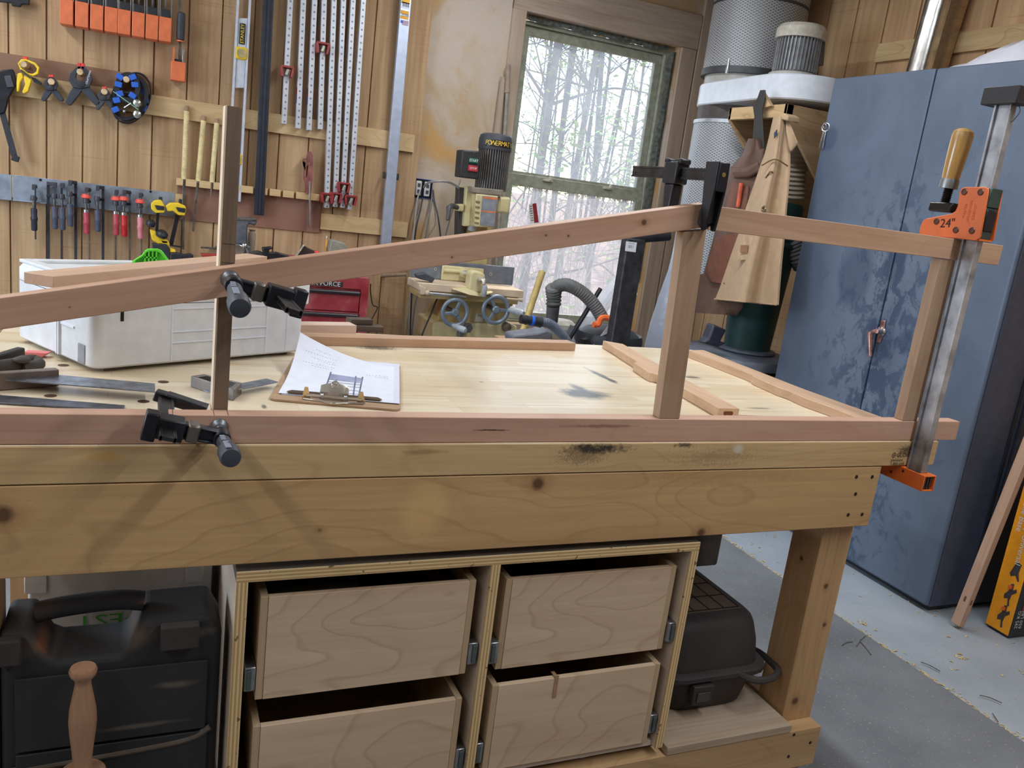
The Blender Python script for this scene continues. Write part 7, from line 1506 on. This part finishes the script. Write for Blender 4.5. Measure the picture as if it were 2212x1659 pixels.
# steel duct rising along the wall, board beside it
PX = 1.60; a, b = A(2028, 0, X=PX), A(1986, 150, X=PX); d = (a-b); r_d = .052
bot = b-d*.9; t = thing('steel_duct', 'shiny galvanised duct pipe rising on the wall above the cabinet', 'duct', bot)
MB().cyl(b-d*.35, a+d*.25, r_d, n=32).build('pipe', plain('shiny_galvanised', (206, 206, 204), .22, 1., noise=.12, ns=26), t)
MB().bar(b-d*.35+V((0, r_d*.98, 0)), a+d*.25+V((0, r_d*.98, 0)), .012, .006, (0, 1, 0)).build('seam', plain('shiny_galvanised', (206, 206, 204)), t)
a2, b2 = A(2068, 0, X=XR-.06), A(2022, 150, X=XR-.06); tag(MB().bar(b2-(a2-b2)*.4, a2+(a2-b2)*.3, .09, .035, (1, 0, 0)).build('wall_board', MAT['gusset_ply']), 'pine board on the wall just beside the steel duct', 'board')
# leaning cherry strip and box at the right
s0_ = A(2067, 1352, Z=.008); s1_ = A(2205, 1003, X=1.235)
bs = board('leaning_leg', wood('cherry_leaning', (204, 158, 128), (182, 134, 104), 'X', .7, .5), (s0_.x, s0_.y, .016), s1_+(s1_-V((s0_.x, s0_.y, .016)))*.9, .036, .026, (1, 0, 0))
tag(bs, 'cherry strip with small mortises leaning in front of the dark cabinet side', 'strip')
for p, ax_ in (((2083, 1277), 0), ((2104, 1284), 1)):
    pass
def strip_box():
    M = bs.matrix_world.copy() if False else bs.matrix_local.copy(); L = bs.dimensions.x
    m = MB(); out = []
    hx = -L/2+.098
    loc = []
    for k in range(14):
        an = 2*math.pi*k/14; loc.append((hx+(.006 if math.cos(an) > 0 else -.006)+.004*math.cos(an), .004*math.sin(an)))
    lo = [V((x, -.0182, z)) for x, z in loc]; o1 = MB().prism([M @ p for p in lo], (M.to_3x3() @ V((0, .0004, 0)))).build('mortise', MAT['mortise_shadow'], None)
    return o1
def child(o, par):
    o.parent = par; o.matrix_parent_inverse = par.matrix_local.inverted(); return o
bpy.context.view_layer.update()
L = bs.dimensions.x; M = bs.matrix_local.copy(); hx = -L/2+.098
for face in ('w', 't'):
    lo = []
    for k in range(14):
        an = 2*math.pi*k/14; u = hx+(.007 if math.cos(an) > 0 else -.007)+.004*math.cos(an)+(.0 if face == 'w' else .006); w_ = .004*math.sin(an)
        for_s = -1
        lo.append((u, w_))
    best = None
    for s in (-1, 1):
        P = [M @ (V((u, s*.0182, w_)) if face == 'w' else V((u, w_, s*.0132))) for u, w_ in lo]
        n_ = M.to_3x3() @ (V((0, s, 0)) if face == 'w' else V((0, 0, s)))
        dt = (CAMP-P[0]).normalized().dot(n_)
        if best is None or dt > best[0]: best = (dt, P, n_)
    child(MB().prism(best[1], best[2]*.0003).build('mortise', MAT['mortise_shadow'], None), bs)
# orange and black carton
f0, f1, f2 = A(2128, 1352, Z=0), A(2177, 1381, Z=0), A(2212, 1383, Z=0)
ew = (f0-f1); L1 = ew.length; ew = ew.normalized(); es = V((-ew.y, ew.x, 0)); es = es if es.x > 0 else -es
t = thing('carton', 'tall orange and black carton standing beside the steel cabinet', 'box', f1)
H_ = .62
yl = plain('carton_orange', (240, 158, 22), .55, noise=.04); bk_ = plain('carton_black', (40, 40, 48), .5)
MB().prism([f1+V((0, 0, .0065)), f1+ew*L1+V((0, 0, .0065)), f1+ew*L1+es*.30+V((0, 0, .0065)), f1+es*.30+V((0, 0, .0065))], (0, 0, H_)).build('box', bk_, t, .002)
def fc(u, w_, d=.0008): return f1+ew*u-es*d+V((0, 0, w_))
MB().prism([fc(.002, .012), fc(L1, .012), fc(L1, H_), fc(.002, H_)], es*-.0004).build('orange_face', yl, t)
nn = -es
MB().text('Heavy Duty Universal', fc(L1*.42, .40, .0016), (0, 0, -1), ew*-1, .030).text('Mobile Base', fc(L1*.72, .455, .0016), (0, 0, -1), ew*-1, .030).build('lettering', pale_print, t)
def fd2(v_, w_, d=.0008): return f1+es*v_-ew*d+V((0, 0, w_))
MB().text('650 LBS', fd2(.042, .075), (0, 0, 1), -es, .022).text('295 KG', fd2(.022, .075), (0, 0, 1), -es, .022).build('lettering', pale_print, t)
MB().prism([fd2(.03, .11), fd2(.10, .11), fd2(.10, .155), fd2(.03, .155)], ew*-.0005).build('red_patch', red_plastic, t)
for k, (u, w_) in enumerate(((.45, .07), (.42, .155), (.42, .245))):
    c = fc(L1*u, w_, .0016); P = []
    if k == 2: loop = [(-.05, .034), (.22, .030), (.18, -.004), (.30, -.030), (.24, -.034), (.06, -.016), (-.16, -.026), (-.24, -.016)]
    else: loop = [(-.02, .040), (.12, .044), (.14, .020), (.30, .030), (.34, .018), (.14, .002), (.10, -.022), (.16, -.040), (.06, -.044), (.0, -.016), (-.20, -.022), (-.22, -.006), (-.06, .012)]
    MB().prism([c-ew*(a*L1*.8)+V((0, 0, b)) for a, b in loop], nn*.0004).build('product_picture', plain('picture_dark', (64, 56, 58), .6), t)
    if k < 2: MB().box(c+V((0, 0, .028))+nn*.0006, (.012, .012, .012), None).build('picture_accent', plain('picture_orange', (206, 90, 40), .6), t)
# ================================================================ outside: hazy spring woods
gm_ = NT('leaf_litter'); v = gm_.coord(); f = gm_.noise(v, 6, 8, .4, .7); f2 = gm_.noise(v, .6, 3)
c = gm_.ramp(f, [(.3, lin((92, 70, 58))), (.5, lin((168, 136, 116))), (.7, lin((214, 190, 172)))]); c = gm_.mix(gm_.ramp(f2, [(.55, (0, 0, 0)), (.7, (.5,)*3)]), c, lin((120, 140, 70))); gm_.col(c); gm_.b.inputs['Roughness'].default_value = 1.
rows = [[(x, y, -.35+.05*(y-4)+.15*math.sin(x*.7+y*.4)) for x in range(-8, 34, 2)] for y in (3.6, 5, 7, 9, 12, 16, 22, 30, 42)]
struct(MB().sheet(rows, .2, (0, 0, -1)).build('ground_outside', gm_.m, smooth=80)); bpy.data.objects['ground_outside']['label'] = 'brown leaf litter on the ground outside'
bark = plain('grey_bark', (120, 114, 108), .95, noise=.25, ns=8); bark2 = plain('dark_bark', (84, 80, 76), .95, noise=.25, ns=8); twig = plain('pale_twig', (176, 170, 160), .9); leaf = plain('young_leaf', (150, 190, 92), .7, noise=.15, ns=3)
rnd = random.Random(11)
def gz(x, y): return -.35+.05*(y-4)+.15*math.sin(x*.7+y*.4)
def leaves(m, c, r, n, s):
    for _ in range(n):
        p = V(c)+V((rnd.gauss(0, r), rnd.gauss(0, r), rnd.gauss(0, r*.6))); a = V((rnd.uniform(-1, 1), rnd.uniform(-1, 1), rnd.uniform(-.4, .4))).normalized()*s; b = a.cross(V((rnd.uniform(-1, 1), rnd.uniform(-1, 1), 1))).normalized()*s*.5
        m.add([p-a, p+b, p+a, p-b], [(0, 1, 2, 3)])
def tree(x, y, r, h, lean, label, mat, nb=14, lv=60, ls=.04):
    t = thing('tree', label, 'tree', (x, y, gz(x, y)), 'trees outside the window'); z = gz(x, y)
    base = V((x, y, z)); top = base+V((lean, rnd.uniform(-.3, .3), h)); mid = (base+top)/2+V((rnd.uniform(-.15, .15), 0, 0)); tr = curve([base-V((0, 0, .2)), mid, top], 5)
    MB().tube(tr, [r*(1-.6*i/(len(tr)-1)) for i in range(len(tr))], 10).build('trunk', mat, t, loc=base)
    bm = MB(); lm = MB()
    for k in range(nb):
        f = rnd.uniform(.12, .8); p = tr[int(f*(len(tr)-1))]; a = rnd.uniform(0, 6.3); L = rnd.uniform(.6, 1.8); q = p+V((math.cos(a)*L, math.sin(a)*L*.6, rnd.uniform(.1, .9)*L)); w = p+(q-p)*.5+V((0, 0, rnd.uniform(-.1, .15)))
        bm.tube(curve([p, w, q], 4), [(r*.25+.006)*(1-.8*i/8) for i in range(9)], 5)
        for _ in range(3):
            e = w+(q-w)*rnd.random(); g = e+V((rnd.uniform(-.5, .5), rnd.uniform(-.3, .3), rnd.uniform(-.1, .5))); bm.tube([e, (e+g)/2+V((0, 0, .04)), g], [r*.06+.004, r*.05+.003, .002], 4); leaves(lm, g, .14, lv//8, ls)
    bm.build('branches', mat, t, loc=base); lm.build('foliage', leaf, t, loc=base, normals=False, smooth=0)
    for ch in t.children[1:]: ch['kind'] = 'stuff'
def dirx(px, Y): return A(px, 300, Y=Y).x
spec = [(1168, 7.2, .055, 9, .1, 'thick grey tree trunk nearest the window'), (1240, 9.0, .05, 10, .3, 'straight grey trunk behind the nearest tree'), (1325, 8.2, .038, 9, -.4, 'grey tree in the middle of the window view'), (1395, 7.6, .03, 8, .2, 'grey tree showing near the far window edge')]
for px, Y, r, h, ln, lab in spec: tree(dirx(px, Y), Y, r, h, ln, lab, bark)
for k in range(26):
    Y = 10+k*.7+rnd.uniform(-.4, .4); px = 1120+((k*97) % 300); tree(dirx(px, Y), Y, rnd.uniform(.02, .055), rnd.uniform(8, 12), rnd.uniform(-.6, .6), 'slender grey tree deep in the woods outside the window', bark2 if k % 3 else bark, 9, 60, .05)
m = MB(); lm = MB()
for k in range(80):
    Y = rnd.uniform(4.6, 9); px = rnd.uniform(1080, 1430); x = dirx(px, Y); p = V((x, Y, gz(x, Y))); h = rnd.uniform(.5, 2.6); q = p+V((rnd.uniform(-.8, .8), rnd.uniform(-.3, .3), h)); w = (p+q)/2+V((rnd.uniform(-.3, .3), 0, rnd.uniform(0, .3)))
    m.tube(curve([p, w, q], 4), [.007*(1-.8*i/8) for i in range(9)], 4)
    for _ in range(3): e = w+(q-w)*rnd.random(); g = e+V((rnd.uniform(-.4, .4), 0, rnd.uniform(-.1, .4))); m.tube([e, g], [.0035, .0015], 4)
    if k % 3 == 0: leaves(lm, q, .2, 14, .05)
tag(m.build('undergrowth', twig), 'tangle of pale bare twigs in the woods outside the window', 'undergrowth', kind='stuff')
tag(lm.build('undergrowth_leaves', leaf, normals=False, smooth=0), 'fresh green leaves on the twigs outside the window', 'leaves', kind='stuff')
